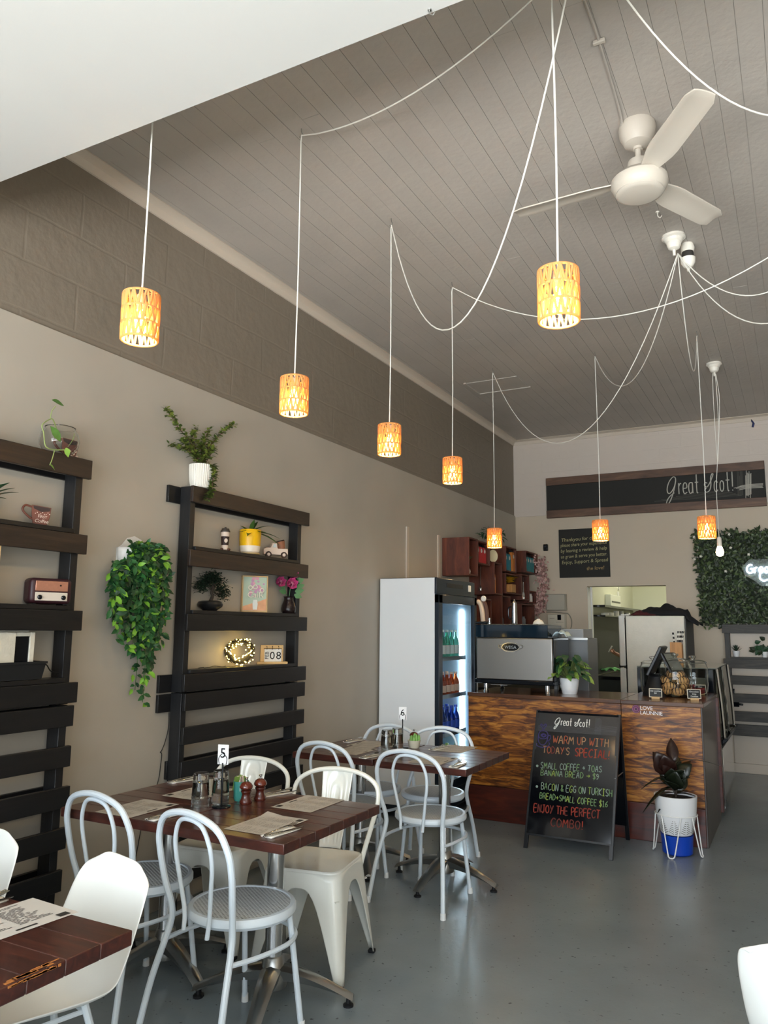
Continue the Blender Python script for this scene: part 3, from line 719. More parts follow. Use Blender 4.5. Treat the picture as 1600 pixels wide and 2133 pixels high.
for a in (rad(-56.5), rad(176.5), rad(63)):
    d = V(math.cos(a), math.sin(a), 0); s_ = V(-d.y, d.x, 0); rows = []
    for i in range(13):
        q = i/12; r = .085+q*.53; wd = .035+.032*min(1, q*3.5)-.004*q; tw = rad(15)*(1-.35*q)
        e = 1 if q < .95 else .72
        r_ = [d*r+(s_*math.cos(tw)-V(0, 0, math.sin(tw)))*(wd*u*e)+V(0, 0, -.283+.012*(1-u*u)*.6) for u in (-1, -.6, -.2, .2, .6, 1)]
        rows.append(r_)
    b = MB(); b.grid(rows); b.build('blade', m_fan, t, solid=.007, smooth=60, bevel=.002)
# cable run on the ceiling feeding the fan, with its clips
pa, pb = P(1218, 0, Z=ZC-.008), P(1248, 85, Z=ZC-.008)
b = MB(); b.tube(cat([pa, pb, P(1292, 235, Z=ZC-.008), V(FX-.07, FY-.02, ZC-.03)], 6), .006, 6); t = b.build('surface_cable', m_ceil)
tag(t, 'painted surface cable running along the ceiling to the fan', 'cable')
b = MB(); b.box(pb-V(0, 0, .004), (.05, .018, .016)); tag(b.build('cable_clip', m_fan, bevel=.003), 'small white cable clip on the ceiling in front of the fan', 'clip')
q = P(1370, 441, Z=ZC); b = MB(); b.tube(cat([q, q+V(0, 0, -.025), q+V(.012, 0, -.04), q+V(.022, 0, -.028)], 4), .003, 6); b.lathe([(0, 0), (.012, 0), (.01, -.006), (0, -.006)], q, 10)
tag(b.build('ceiling_hook', m_ceramic), 'small white screw hook in the ceiling behind the fan blade', 'hook')
q = P(895, 20, Z=3.165); b = MB(); b.tube(cat([q, q+V(0, 0, -.012), q+V(.010, 0, -.02), q+V(.016, 0, -.012)], 3), .002, 6); b.lathe([(0, 0), (.006, 0), (.005, -.003), (0, -.003)], q, 10)
tag(b.build('soffit_hook', m_steel), 'tiny hook in the white soffit near its edge at the top', 'hook')

# ------------------------------------------------------------------ drinks fridge
m_fr_side = M('fridge_white', '#dfe3e6', .3, var=.015, vscale=1.5)
m_fr_blk = M('fridge_black', '#1b2530', .3)
m_fr_in = M('fridge_liner', '#9db3c3', .4)
m_pane = M('fridge_pane', (.95, .98, 1), .0, trans=1, ior=1.1, spec=.3)
m_led = M('led_strip', '#f2fbff', .3, emit='#e2f6ff', es=14)
x0, x1, y0, y1, zt = -3.10, -2.60, 5.78, 6.62, 1.905
t = thing('drinks_fridge', 'tall white-sided drinks fridge with a lit glass door beside the counter', 'fridge', (-2.85, 6.2, 0))
b = MB(); b.bx(x0, x1, y0, y0+.012, .10, zt); b.build('side_panel', m_fr_side, t, world=True, bevel=.004)
b = MB(); b.bx(x0, x1, y1-.012, y1, .10, zt); b.build('side_panel', m_fr_side, t, world=True, bevel=.004)
b = MB()
b.bx(x0, x1, y0+.012, y0+.05, .22, zt-.14); b.bx(x0, x1, y1-.05, y1-.012, .22, zt-.14); b.bx(x0, x0+.05, y0+.05, y1-.05, .22, zt-.14)
b.bx(x0, x1, y0+.012, y1-.012, .20, .24); b.bx(x0, x1, y0+.012, y1-.012, zt-.16, zt-.12)
b.build('liner', m_fr_in, t, world=True)
b = MB(); b.bx(x0, x1+.01, y0+.013, y1-.013, zt-.125, zt+.004); b.bx(x1, x1+.02, y0, y1, zt-.13, zt); b.build('header', m_fr_blk, t, world=True, bevel=.004)
b = MB(); b.bx(x0, x1, y0+.013, y1-.013, .05, .205); b.bx(x1-.02, x1+.01, y0, y1, .06, .21); b.build('plinth', m_fr_blk, t, world=True, bevel=.004)
b = MB(); b.bx(x1+.021, x1+.024, y1-.16, y1-.10, zt-.085, zt-.03); b.build('badge', M('badge_white', '#cfd4d8', .4), t, world=True)
b = MB(); b.bx(x1+.021, x1+.023, y0+.2, y0+.55, zt-.07, zt-.035); b.build('controller', M('dark_panel', '#0c0e12', .15), t, world=True)
d = MB(); zb_ = .215; zd = zt-.135
for ya, yb_ in ((y0+.004, y0+.075), (y1-.06, y1-.004)): d.bx(x1, x1+.04, ya, yb_, zb_, zd)
for za, zb2 in ((zb_, zb_+.07), (zd-.07, zd)): d.bx(x1, x1+.04, y0+.004, y1-.004, za, zb2)
dr = d.build('door', m_fr_blk, t, world=True, bevel=.004)
b = MB(); b.bx(x1+.015, x1+.021, y0+.07, y1-.055, zb_+.06, zd-.06); b.build('glass_pane', m_pane, dr, smooth=0).location = (0, 0, 0)
pn = dr.children[0]; pn.data.transform(Matrix.Translation(-t.location))
b = MB(); b.rod((x1+.05, y1-.03, .75), (x1+.05, y1-.03, 1.35), .008, 10); b.build('door_handle', m_steel, t, world=True)
b = MB(); b.bx(-2.705, -2.675, y1-.065, y1-.052, .30, 1.66); b.build('light_strip', m_led, t, world=True)
FZ = [.30, .62, .93, 1.24, 1.50]
for z in FZ[:4]:
    b = MB()
    for k in range(9): xx = x0+.07+k*.046; b.rod((xx, y0+.055, z), (xx, y1-.07, z), .003, 6)
    for yy in (y0+.056, y1-.072): b.rod((x0+.055, yy, z), (x1-.045, yy, z), .004, 6)
    b.bx(x1-.05, x1-.046, y0+.055, y1-.07, z-.012, z+.022)
    b.build('wire_shelf', m_steel, t, world=True)
for yy in (y0+.05, y1-.06):
    for xx in (x0+.05, x1-.05):
        b = MB(); b.lathe([(0, 0), (.02, 0), (.018, .05), (0, .05)], (xx, yy, 0), 12); b.build('castor', m_rubber, t, world=True)
# bottles and packs inside: one of each kind, then copies
def bottle(kind):
    t = thing(kind[0], 'x', 'bottle'); h, r, col, cap = kind[1:]
    gl = M('drink_'+kind[0], col, .08, trans=.75, ior=1.35); b = MB()
    b.lathe([(0, 0), (r*.95, 0), (r, .006), (r, h*.55), (r*.8, h*.66), (r*.42, h*.78), (r*.36, h*.93), (0, h*.93)], seg=16); b.build('body', gl, t)
    b = MB(); b.lathe([(0, h*.92), (r*.46, h*.92), (r*.46, h), (0, h)], seg=14); b.build('cap', M('cap_'+kind[0], cap, .4), t)
    b = MB(); b.lathe([(r*1.01, h*.16), (r*1.01, h*.46)], seg=16); b.build('label', M('label_'+kind[0], kind[4], .5), t)
    return t
kinds = [('glass_bottle', .24, .031, '#7fd6bb', '#dfe9e6'), ('juice_bottle', .19, .032, '#d7622c', '#e6c9b2'), ('soft_drink_bottle', .22, .032, '#2f55b8', '#3a62d0'), ('green_bottle', .21, .030, '#4f9a4a', '#cfe08e')]
words = [('green-tinted glass bottle on the top shelf inside the drinks fridge', 'glass bottles on the fridge top shelf'),
         ('orange juice bottle on the second shelf inside the drinks fridge', 'juice bottles in the fridge'),
         ('blue drink bottle on the third shelf inside the drinks fridge', 'blue bottles in the fridge'),
         ('green bottle on the lowest shelf inside the drinks fridge', 'green bottles in the fridge')]
for ki, (kd, (lb, gr)) in enumerate(zip(kinds, words)):
    z = FZ[3-ki]+.005; first = None
    for i in range(3):
        for j in range(4):
            loc = (x1-.09-i*.085, y0+.36+j*.095, z)
            if first is None: first = bottle(kd); first.location = loc; first['label'] = lb; first['group'] = gr
            else: dup(first, loc, 0, lb, gr)

# ------------------------------------------------------------------ service counter
m_ply = wood('figured_plywood', [(.30, '#220f05'), (.43, '#5c2f0e'), (.54, '#955a1b'), (.64, '#bd8033'), (.75, '#a86a29')], (2.2, 5, 13), 2.6, .38, 1.1, .08, coat=.12)
m_ctop = wood('counter_top_timber', [(.3, '#3a2419'), (.55, '#5b3a27'), (.75, '#79543a')], (1.2, 9, 9), 2, .22, .8, .1, coat=.4)
m_kick = wood('red_brown_kickboard', [(.3, '#2c0f0a'), (.55, '#4d1b10'), (.75, '#6a2c17')], (1.2, 8, 8), 2, .35, .8, .1, coat=.3)
m_cside = wood('counter_end_timber', [(.3, '#2b211d'), (.55, '#3d2f29'), (.75, '#4c3c33')], (8, 8, 1.2), 2, .35, .6, .1, coat=.2)
CF, CT, CX0, CX1 = 6.10, .985, -2.44, -.655
t = thing('service_counter', 'long service counter with figured plywood front behind the sandwich board', 'counter', (-1.55, 6.4, 0))
for xa, xb in ((CX0, -1.222), (-1.219, CX1-.012)):
    b = MB(); b.bx(xa, xb, CF, CF+.018, .262, CT-.032); b.build('front_panel', m_ply, t, world=True, bevel=.002)
b = MB(); b.bx(CX0, CX1-.012, CF-.004, CF+.018, .0, .26); b.build('kickboard', m_kick, t, world=True, bevel=.003)
b = MB(); b.bx(CX1-.014, CX1, CF+.002, 7.08, .0, CT-.03); b.build('end_panel', m_cside, t, world=True, bevel=.003)
b = MB(); b.bx(CX1-.016, CX1+.022, 7.08, 7.15, .05, CT-.03); b.build('end_post', m_kick, t, world=True, bevel=.004)
for xa, xb, yb_ in ((CX0, -1.2205, 6.80), (-1.2195, CX1+.012, 7.16)):
    b = MB(); b.bx(xa, xb, CF-.022, yb_, CT-.03, CT); b.build('counter_top', m_ctop, t, world=True, bevel=.003)
b = MB(); b.bx(CX0, CX0+.018, CF+.018, 6.78, 0, CT-.03); b.bx(CX0+.018, CX1-.014, 6.55, 6.57, 0, CT-.03); b.build('carcass', m_black_paint, t, world=True)
# round sticker on the front
t = thing('round_sticker', 'small sticker with a purple ring and white lettering on the counter front', 'sticker', tuple(P(1325, 1477, Y=CF-.001)))
q = P(1325, 1477, Y=CF-.0015); b = MB(); b.lathe([(0, 0), (.030, 0), (.030, .0012), (0, .0012)], q, 24, ax=(0, -1, 0)); b.lathe([(.010, .0012), (.016, .0018)], q, 20, ax=(0, -1, 0), mi=1); b.lathe([(.022, .0012), (.027, .0018)], q, 20, ax=(0, -1, 0), mi=1)
b.build('ring_mark', [M('sticker_plum', '#3a1428', .4), M('sticker_pink', '#8a3a6a', .4)], t, world=True)
b = MB(); q2 = P(1332, 1479, Y=CF-.0015)
for s_, dz in (('LOVE', .004), ('LAUNNIE', -.030)): b.merge(textmesh(s_, .038, .001), put(None, q2+V(.004, -.0005, dz), (1, 0, 0), (0, 0, 1)))
b.build('lettering', M('sticker_white', '#efe9e4', .5), t, world=True, smooth=0)

# ------------------------------------------------------------------ espresso machine
m_ink = M('gloss_black', '#0c1016', .12)
m_brush = M('brushed_stainless', '#8b8884', .33, 1, bump=.05, bscale=20, vstretch=(1, 1, 60))
ex0, ex1, ey0, ey1 = -2.425, -1.765, 6.235, 6.72
t = thing('espresso_machine', 'large espresso machine with brushed steel back panel on the counter', 'coffee machine', ((ex0+ex1)/2, 6.45, CT))
b = MB(); b.bx(ex0, ex1, ey0+.02, ey1, 1.07, 1.43); b.bx(ex0-.012, ex1+.005, ey0+.004, ey1, 1.05, 1.085); b.build('body', m_ink, t, world=True, bevel=.006)
b = MB(); b.bx(ex0+.004, ex1-.005, ey0, ey0+.018, 1.083, 1.425); b.build('back_panel', m_brush, t, world=True, bevel=.012, bseg=3)
b = MB(); b.bx(ex0-.02, ex1-.055, ey0+.05, ey0+.056, 1.43, 1.53); b.bx(ex0-.02, ex0-.014, ey0+.05, ey1-.02, 1.43, 1.53); b.bx(ex1-.06, ex1-.055, ey0+.05, ey1-.02, 1.43, 1.53)
b.build('cup_guard', M('smoked_acrylic', '#10202c', .06), t, world=True)
b = MB(); b.bx(ex0, ex1-.06, ey0+.06, ey1, 1.43, 1.445)
for k in range(12): b.rod((ex0+.03+k*.05, ey0+.06, 1.535), (ex0+.03+k*.05, ey1-.03, 1.535), .003, 6)
b.build('cup_rail', m_steel, t, world=True)
b = MB(); b.box((ex0+.2, ey0+.01, 1.042), (.14, .02, .004)); b.build('drip_edge', m_steel, t, world=True)
for xx in (ex0+.08, ex1-.06):
    for yy in (ey0+.03, ey1-.06):
        b = MB(); b.lathe([(0, CT), (.022, CT), (.02, CT+.004), (.0165, CT+.01), (.0165, 1.052), (0, 1.052)], (xx, yy, 0), 16); b.build('foot', m_chrome, t, world=True)
# badge: an oval shield with ears
q = P(1064, 1348, Y=ey0-.002); oval = []
def badge(sx, sz):
    pts = []
    for i in range(48):
        a = 2*PI*i/48; c, s_ = math.cos(a), math.sin(a)
        pts.append((sx*math.copysign(abs(c)**.75, c), sz*math.copysign(abs(s_)**1.3, s_)*(1 if abs(c) < .8 else .85)))
    return pts
b = MB(); b.prism(badge(.082, .040), q, (1, 0, 0), (0, 0, 1), (0, -.006, 0), 0)
for sg in (-1, 1): b.tube(cat([q+V(sg*.066, -.003, .016), q+V(sg*.10, -.003, .014), q+V(sg*.098, -.003, -.004), q+V(sg*.07, -.003, -.016)], 4), .0035, 6, mi=0)
b.prism(badge(.072, .030), q+V(0, -.006, 0), (1, 0, 0), (0, 0, 1), (0, -.002, 0), 1)
bd = b.build('badge', [m_chrome, m_ink], t, world=True)
b = MB(); b.merge(textmesh('WEGA', .034, .001, 'CENTER'), put(None, q+V(0, -.0085, -.012), (1, 0, 0), (0, 0, 1))); o_ = b.build('badge_lettering', M('badge_grey', '#aeb4ba', .3, .6), bd, smooth=0); o_.data.transform(Matrix.Translation(-t.location))
# things resting on the machine
q = P(1122, 1308, Y=6.42); b = MB(); b.lathe([(.046, 0), (.046, .004), (.040, .02), (.026, .034), (.014, .038), (.014, .044), (0, .044)], V(q.x, 6.42, 1.54), 20)
tag(b.build('cup', m_ceramic), 'white cup upside down on top of the espresso machine', 'cup')
b = MB(); rr = []
q = P(1148, 1310, Y=6.40)
for i in range(9):
    rr.append([V(-1.795+i*.014, 6.33+j*.03, 1.44+.058*math.sin(PI*i/8)*(.7+.3*math.sin(j*1.3+i)) + .004*math.sin(i*2+j)) for j in range(7)])
b.grid(rr); tag(b.build('cleaning_cloth', M('pale_blue_cloth', '#b9cdd6', .9, bump=.3, bscale=90), solid=.003, smooth=60), 'pale blue cleaning cloth lying at the right end of the espresso machine', 'cloth')
def lump(name, lb, cat_, c, prof, mat, seg=20, rot=None):
    b = MB(); b.lathe(prof, (0, 0, 0), seg)
    if rot: 
        mrot = Matrix.Rotation(rot[1], 4, rot[0]); b2 = MB(); b2.merge(b, mrot); b = b2
    o = b.build(name, mat, origin=(0, 0, 0)); o.location = c; return tag(o, lb, cat_)
# grinder with cream curved spout, urn, tamper
q = P(1000, 1297, Y=6.64)
t = thing('coffee_grinder', 'cream and brown coffee grinder standing behind the espresso machine', 'grinder', (q.x, 6.64, 1.54))
b = MB(); b.bx(-.05, .085, -.06, .06, 0, .022); b.build('tray', m_ink, t, bevel=.006)
b = MB(); b.tube(cat([(-.045, 0, .19), (-.02, 0, .198), (.005, 0, .18), (.022, 0, .11), (.03, 0, .022)], 5), [.012]*5+[.022]*16, 10); b.build('neck', M('cream_enamel', '#cdb9a2', .4), t)
b = MB(); b.tube(cat([(.0, .02, .20), (.03, .02, .20), (.055, .02, .12), (.06, .02, .022)], 5), .02, 10); b.build('back_stem', M('brown_enamel', '#5a3f35', .4), t)
b = MB(); b.lathe([(0, -.01), (.022, -.008), (.026, .0), (.022, .008), (0, .01)], (.04, -.01, .225), 18, ax=(0, 1, 0)); b.build('dial', m_ceramic, t)
q = P(1020, 1300, Y=6.5); lump('tamper', 'small chrome tamper standing beside the cream grinder', 'tamper', (q.x, 6.5, 1.541), [(0, 0), (.014, 0), (.014, .01), (.006, .016), (.006, .03), (.011, .036), (.010, .05), (0, .054)], m_chrome, 14)
q = P(1072, 1300, Y=6.62)
t = thing('steel_urn', 'tall polished steel pitcher behind the espresso machine', 'pitcher', (q.x, 6.62, 1.541))
b = MB(); b.lathe([(0, 0), (.024, 0), (.025, .008), (.024, .15), (.022, .185), (.014, .195), (.006, .205), (.005, .215), (0, .217)], seg=24); b.build('body', m_chrome, t)
b = MB(); b.tube(cat([(-.022, 0, .15), (-.05, 0, .14), (-.052, 0, .06), (-.023, 0, .04)], 5), .006, 8); b.build('handle', m_ink, t)
# grey appliance behind and to the right of the machine
t = thing('counter_appliance', 'dark grey steel appliance behind the right end of the espresso machine', 'appliance', (-1.72, 6.78, 0))
g_ = M('grey_enamel', '#5a5f63', .35)
b = MB(); b.bx(-1.93, -1.66, 6.82, 7.15, 0, 1.505); b.build('upper_box', M('grey_steel', '#80858a', .4), t, world=True, bevel=.006)
b = MB(); b.bx(-1.90, -1.622, 6.81, 7.17, 0, 1.425); b.build('lower_box', g_, t, world=True, bevel=.006)
b = MB(); b.bx(-1.90, -1.622, 6.805, 6.812, 1.41, 1.428); b.build('edge_strip', m_steel, t, world=True)

# ------------------------------------------------------------------ things on the counter
def potmesh(r0, r1, h, th=.006, seg=32):
    return [(0, 0), (r0*.96, 0), (r0, .004), (r0+(r1-r0)*.6, h*.5), (r1, h-.004), (r1-.002, h), (r1-th, h-.002), (r1-th, h*.85), (0, h*.85)]
m_pot = M('white_pot', '#e3e4e6', .35)
m_soil = M('soil', '#241c17', .9, bump=.6, bscale=80)
m_leafA = M('leaf_green', '#557f3a', .45, var=.35, vscale=14)
m_leafB = M('leaf_dark', '#24492c', .45, var=.35, vscale=14)
m_leafC = M('leaf_lime', '#7f9c46', .45, var=.3, vscale=14)
m_stem = M('stem_green', '#6b7a44', .5)
q = P(1187, 1445, Z=CT)
t = thing('potted_plant', 'leafy green plant in a white pot on the counter beside the espresso machine', 'plant', tuple(q))
b = MB(); b.lathe(potmesh(.058, .078, .125)); b.build('pot', m_pot, t)
b = MB(); b.lathe([(0, .108), (.06, .108), (.069, .104)], seg=20); b.build('soil', m_soil, t)
f = MB(); st = MB(); rnd = random.Random(3)
for i in range(74):
    a = rnd.uniform(0, 2*PI); up_ = rnd.uniform(.04, 1); hgt = .13+.20*up_*rnd.uniform(.6, 1); rr = .03+.13*(1-up_*.75)*rnd.uniform(.7, 1.15)
    tip = V(rr*math.cos(a), rr*math.sin(a), hgt); st.tube(cat([(0, 0, .1), tip*.55+V(0, 0, .06), tip], 3), .0018, 5)
    d = V(math.cos(a+rnd.uniform(-.5, .5)), math.sin(a+rnd.uniform(-.5, .5)), rnd.uniform(-.5, .3))
    f.leaf(tip-d*.02, d, (rnd.uniform(-.3, .3), -.5, 1), rnd.uniform(.07, .105), rnd.uniform(.04, .062), rnd.choice((0, 0, 1, 2, 2)), .35, .18, shape=.8)
st.build('stems', m_stem, t); f.build('foliage', [m_leafA, m_leafC, m_leafB], t, smooth=60)
# glass jars of pastries
m_jar = M('jar_glass', (.97, .99, .98), .02, trans=1, ior=1.25)
m_past = M('pastry', '#c79a62', .6, var=.3, vscale=40, bump=.3, bscale=60); m_choc = M('chocolate_drizzle', '#2c170e', .4); m_red = M('red_wrapper', '#7c1d1f', .5)
def jar(lb, c, r, h, fill):
    t = thing('glass_jar', lb, 'jar', c)
    b = MB(); b.lathe([(0, .003), (r*.8, .003), (r*.94, .02), (r, .07), (r, h*.78), (r*.9, h*.9), (r*.86, h*.92)], seg=32); b.build('body', m_jar, t, solid=.003)
    b = MB(); b.lathe([(r*.93, h*.915), (r*.95, h*.93), (r*.8, h*.965), (r*.4, h*.99), (.012, h*1.0), (.012, h*1.03), (.026, h*1.06), (.026, h*1.10), (0, h*1.12)], seg=32); b.build('lid', m_jar, t, solid=.003)
    return t
jq = P(1407, 1452, Z=CT); JA = jar('large glass jar of chocolate-striped pastries at the right end of the counter', (jq.x, jq.y+.06, CT), .122, .30, 1)
jc = JA.location
def croissant(name, lb, c, s, rz, tilt):
    t = thing(name, lb, 'pastry', c, rz, 'striped pastries in the jar')
    pts = [(math.cos(a)*.05*s-.02*s, math.sin(a)*.05*s, .0) for a in [rad(-75+i*15) for i in range(11)]]
    rs = [(.008+.024*math.sin(PI*i/10)+(.003 if i % 2 else 0))*s for i in range(11)]
    mt = Matrix.Rotation(tilt, 4, 'Y')
    b = MB(); b.tube(pts, rs, 12); b2 = MB(); b2.merge(b, mt); b2.build('dough', m_past, t, smooth=70)
    b = MB()
    for i in range(2, 9):
        p = Vector(pts[i]); d = p.normalized(); r_ = rs[i]*1.04
        arc = [p+(V(math.cos(k), 0, math.sin(k)) if 0 else (d*math.cos(k)+V(0, 0, 1)*math.sin(k)))*r_ for k in [rad(-40+j*28) for j in range(10)]]
        b.tube(arc, .0028*s, 5)
    b2 = MB(); b2.merge(b, mt); b2.build('chocolate_stripes', m_choc, t)
    return t
k = 0
pp = None
for lay, n in enumerate((5, 4, 3, 2)):
    for i in range(n):
        a = 2*PI*i/n+lay*.7; rr = .062 if n > 2 else .03
        c = (jc.x+rr*math.cos(a), jc.y+rr*math.sin(a), CT+.036+lay*.042)
        lb = 'chocolate-striped crescent pastry piled in the large glass jar'
        if pp is None: pp = croissant('pastry', lb, c, .95, a, rad(-15))
        else: dup(pp, c, a+rad(70)*(lay % 2), lb, 'striped pastries in the jar')
JB = jar('glass jar with dark contents behind and left of the striped-pastry jar', (jc.x-.20, jc.y+.20, CT), .10, .27, 0)
JC = jar('glass jar with red wrapped biscuits behind and right of the striped-pastry jar', (jc.x+.10, jc.y+.27, CT), .112, .28, 0)
for J, m_, lb, nn in ((JB, M('dark_biscuit', '#2b211c', .6), 'dark biscuit in the jar behind the striped pastries', 6), (JC, m_red, 'red wrapped biscuit in the right-hand glass jar', 6)):
    first = None
    for i in range(nn):
        a = i*2.1; c = (J.location.x+.045*math.cos(a), J.location.y+.045*math.sin(a), CT+.026+.022*(i//2))
        if first is None:
            b = MB(); b.lathe([(0, -.010), (.036, -.010), (.040, -.004), (.040, .004), (.034, .011), (0, .012)], seg=18); first = b.build('biscuit', m_, origin=(0, 0, 0)); o = first
        else: o = first.copy(); COL.objects.link(o)
        o.location = c; o.rotation_euler = (.15*math.cos(a), .15*math.sin(a), 0); tag(o, lb, 'biscuit', lb.split(' in ')[0]+'s')
m_slate = M('label_slate', '#0d0d0e', .5); m_frame = M('label_frame', '#d8cdb8', .5); m_chalk_w = M('chalk_white', '#d9d9d4', .8)
def price(lb, px, py, w_, h_, lines, rz, tilt=-12):
    q = P(px, py, Z=CT); t = thing('price_label', lb, 'sign', tuple(q), rz)
    b = MB(); b.bx(-.030, .030, -.012, .018, 0, .017); b.build('wooden_base', M('label_base', '#c9a778', .6), t, bevel=.003)
    rt = Matrix.Translation((0, 0, .012)) @ Matrix.Rotation(rad(tilt), 4, 'X')
    b = MB(); b.bx(-w_/2, w_/2, -.002, .004, 0, h_); c_ = MB(); c_.merge(b, rt); c_.build('frame', m_frame, t, bevel=.0015)
    b = MB(); b.bx(-w_/2+.005, w_/2-.005, -.0032, -.001, .005, h_-.005); c_ = MB(); c_.merge(b, rt); sl = c_.build('slate', m_slate, t)
    b = MB()
    for i, s_ in enumerate(lines): b.merge(textmesh(s_, .016, .0006, 'CENTER'), Matrix.Translation((0, -.0036, h_-.024-i*.017)))
    c_ = MB(); c_.merge(b, rt); c_.build('chalk_lettering', m_chalk_w, t, smooth=0)
price('small framed slate reading Oat cookies left of the pastry jar', 1366, 1456, .094, .066, ['Oat cookies', '$4'], rad(6))
price('small framed slate reading Chocolate in front of the right-hand jar', 1447, 1459, .098, .070, ['Chocolate', 'Chip', 'Cookies', '$4.5'], rad(20))
price('small framed slate mostly hidden behind the Chocolate slate', 1460, 1448, .094, .070, ['Choc', '$4'], rad(24))
# point of sale screens
q = P(1372, 1425, Z=CT)
t = thing('till', 'black point of sale till with two tilted screens on the counter', 'till', (-1.06, 6.62, CT))
m_till = M('till_black', '#15161a', .35)
b = MB(); b.lathe([(0, 0), (.11, 0), (.11, .02), (.085, .07), (.06, .15), (.03, .17), (0, .17)], (.02, 0, 0), 24); b.build('stand', m_till, t)
a0, a1 = P(1350, 1404, Y=6.60), P(1378, 1345, Y=6.60)
b = MB(); u_ = (a1-a0); n_ = V(-u_.z, 0, u_.x).normalized(); b.prism([(0, 0), (u_.length, 0), (u_.length, .30), (0, .30)], a0-V(0, .12, 0), u_.normalized(), (0, 1, 0), -n_*.026); b.build('main_screen', m_till, t, world=True, bevel=.006)
a0, a1 = P(1400, 1400, Y=6.55), P(1379, 1359, Y=6.55); u_ = (a1-a0); n_ = V(-u_.z, 0, u_.x).normalized()
b = MB(); b.prism([(0, 0), (u_.length, 0), (u_.length, .17), (0, .17)], a0-V(0, .02, 0), u_.normalized(), V(.45, .9, 0).normalized(), n_*.016); cs = b.build('customer_screen', m_till, t, world=True, bevel=.004)
b = MB(); ud = u_.normalized(); vd = V(.45, .9, 0).normalized(); nn = ud.cross(vd).normalized(); nn = nn if nn.y < 0 else -nn
b.prism([(.012, .01), (u_.length-.012, .01), (u_.length-.012, .16), (.012, .16)], a0-V(0, .02, 0)+nn*.004, ud, vd, nn*.003); b.build('display_glass', M('dim_screen', '#6d716b', .2), t, world=True)

# ------------------------------------------------------------------ glass cake cabinet behind the counter end
t = thing('cake_cabinet', 'glass-topped cake display cabinet behind the right end of the counter', 'display cabinet', (-.98, 7.9, 0))
m_cg = M('cabinet_glass', (.86, .93, .92), .02, trans=1, ior=1.12)
cx0, cx1, cy0, cy1, cz = -1.30, -.655, 7.24, 8.35, 1.185
b = MB(); b.bx(cx0, cx1, cy0, cy1, cz-.008, cz); b.build('top_glass', M('top_glass', '#7e8782', .08, trans=.35), t, world=True, bevel=.001)
prof = [(cx1-.0, cz-.008), (cx1+.010, 1.05), (cx1+.022, .90), (cx1+.030, .74), (cx1+.034, .60)]
pr2 = cat([(x, 0, z) for x, z in prof], 4)
b = MB(); b.grid([[V(p.x, y, p.z) for p in pr2] for y in (cy0+.01, cy1-.01)]); b.build('front_glass', m_cg, t, world=True, solid=.005, smooth=60)
b = MB(); b.grid([[V(p.x, cy0+.01, p.z) for p in pr2], [V(cx0+.02, cy0+.01, p.z) for p in pr2]]); b.build('end_glass', m_cg, t, world=True, solid=.005)
for y in (cy0+.01, cy1-.01):
    b = MB(); b.tube([V(p.x+.004, y, p.z) for p in pr2], .012, 8); b.build('chrome_edge', m_chrome, t, world=True)
for xa, xb in ((cx1-.075, cx1-.02), (cx0, cx0+.05)):
    b = MB(); b.bx(xa, xb, cy0, cy0+.055, .60, cz-.01); b.build('corner_post', m_ink, t, world=True, bevel=.004)
b = MB(); b.bx(cx0+.05, cx0+.24, cy0+.02, cy0+.32, .60, cz-.012); b.build('motor_box', m_ink, t, world=True, bevel=.004)
b = MB(); b.bx(cx1-.45, cx1-.08, cy0+.1, cy0+.2, cz-.09, cz-.012); b.build('light_hood', m_ink, t, world=True, bevel=.004)
b = MB(); b.bx(cx0+.25, cx1-.05, cy0+.06, cy1-.05, .84, .85); b.build('inner_shelf', M('shelf_glass', '#8fb0aa', .1, trans=.5), t, world=True)
b = MB(); b.bx(cx0, cx1-.005, cy0, cy1, .1, .60); b.build('base', m_ink, t, world=True, bevel=.006)
b = MB(); b.prism([(0, 0), (.075, .055), (.068, .075), (-.01, .045)], (cx1-.005, cy0-.03, .545), (1, 0, 0), (0, 0, 1), (0, cy1-cy0+.03, 0)); b.build('front_ledge', m_ink, t, world=True, bevel=.004)
b = MB(); b.bx(cx1-.003, cx1+.014, cy0, cy1, .12, .52); b.bx(cx1-.003, cx1+.022, cy0-.004, cy0+.03, .05, .52); b.build('chrome_skirt', m_chrome, t, world=True, bevel=.003)
b = MB(); b.bx(cx0+.05, cx1-.06, cy0+.05, cy1-.05, 0, .1); b.build('plinth', m_rubber, t, world=True)
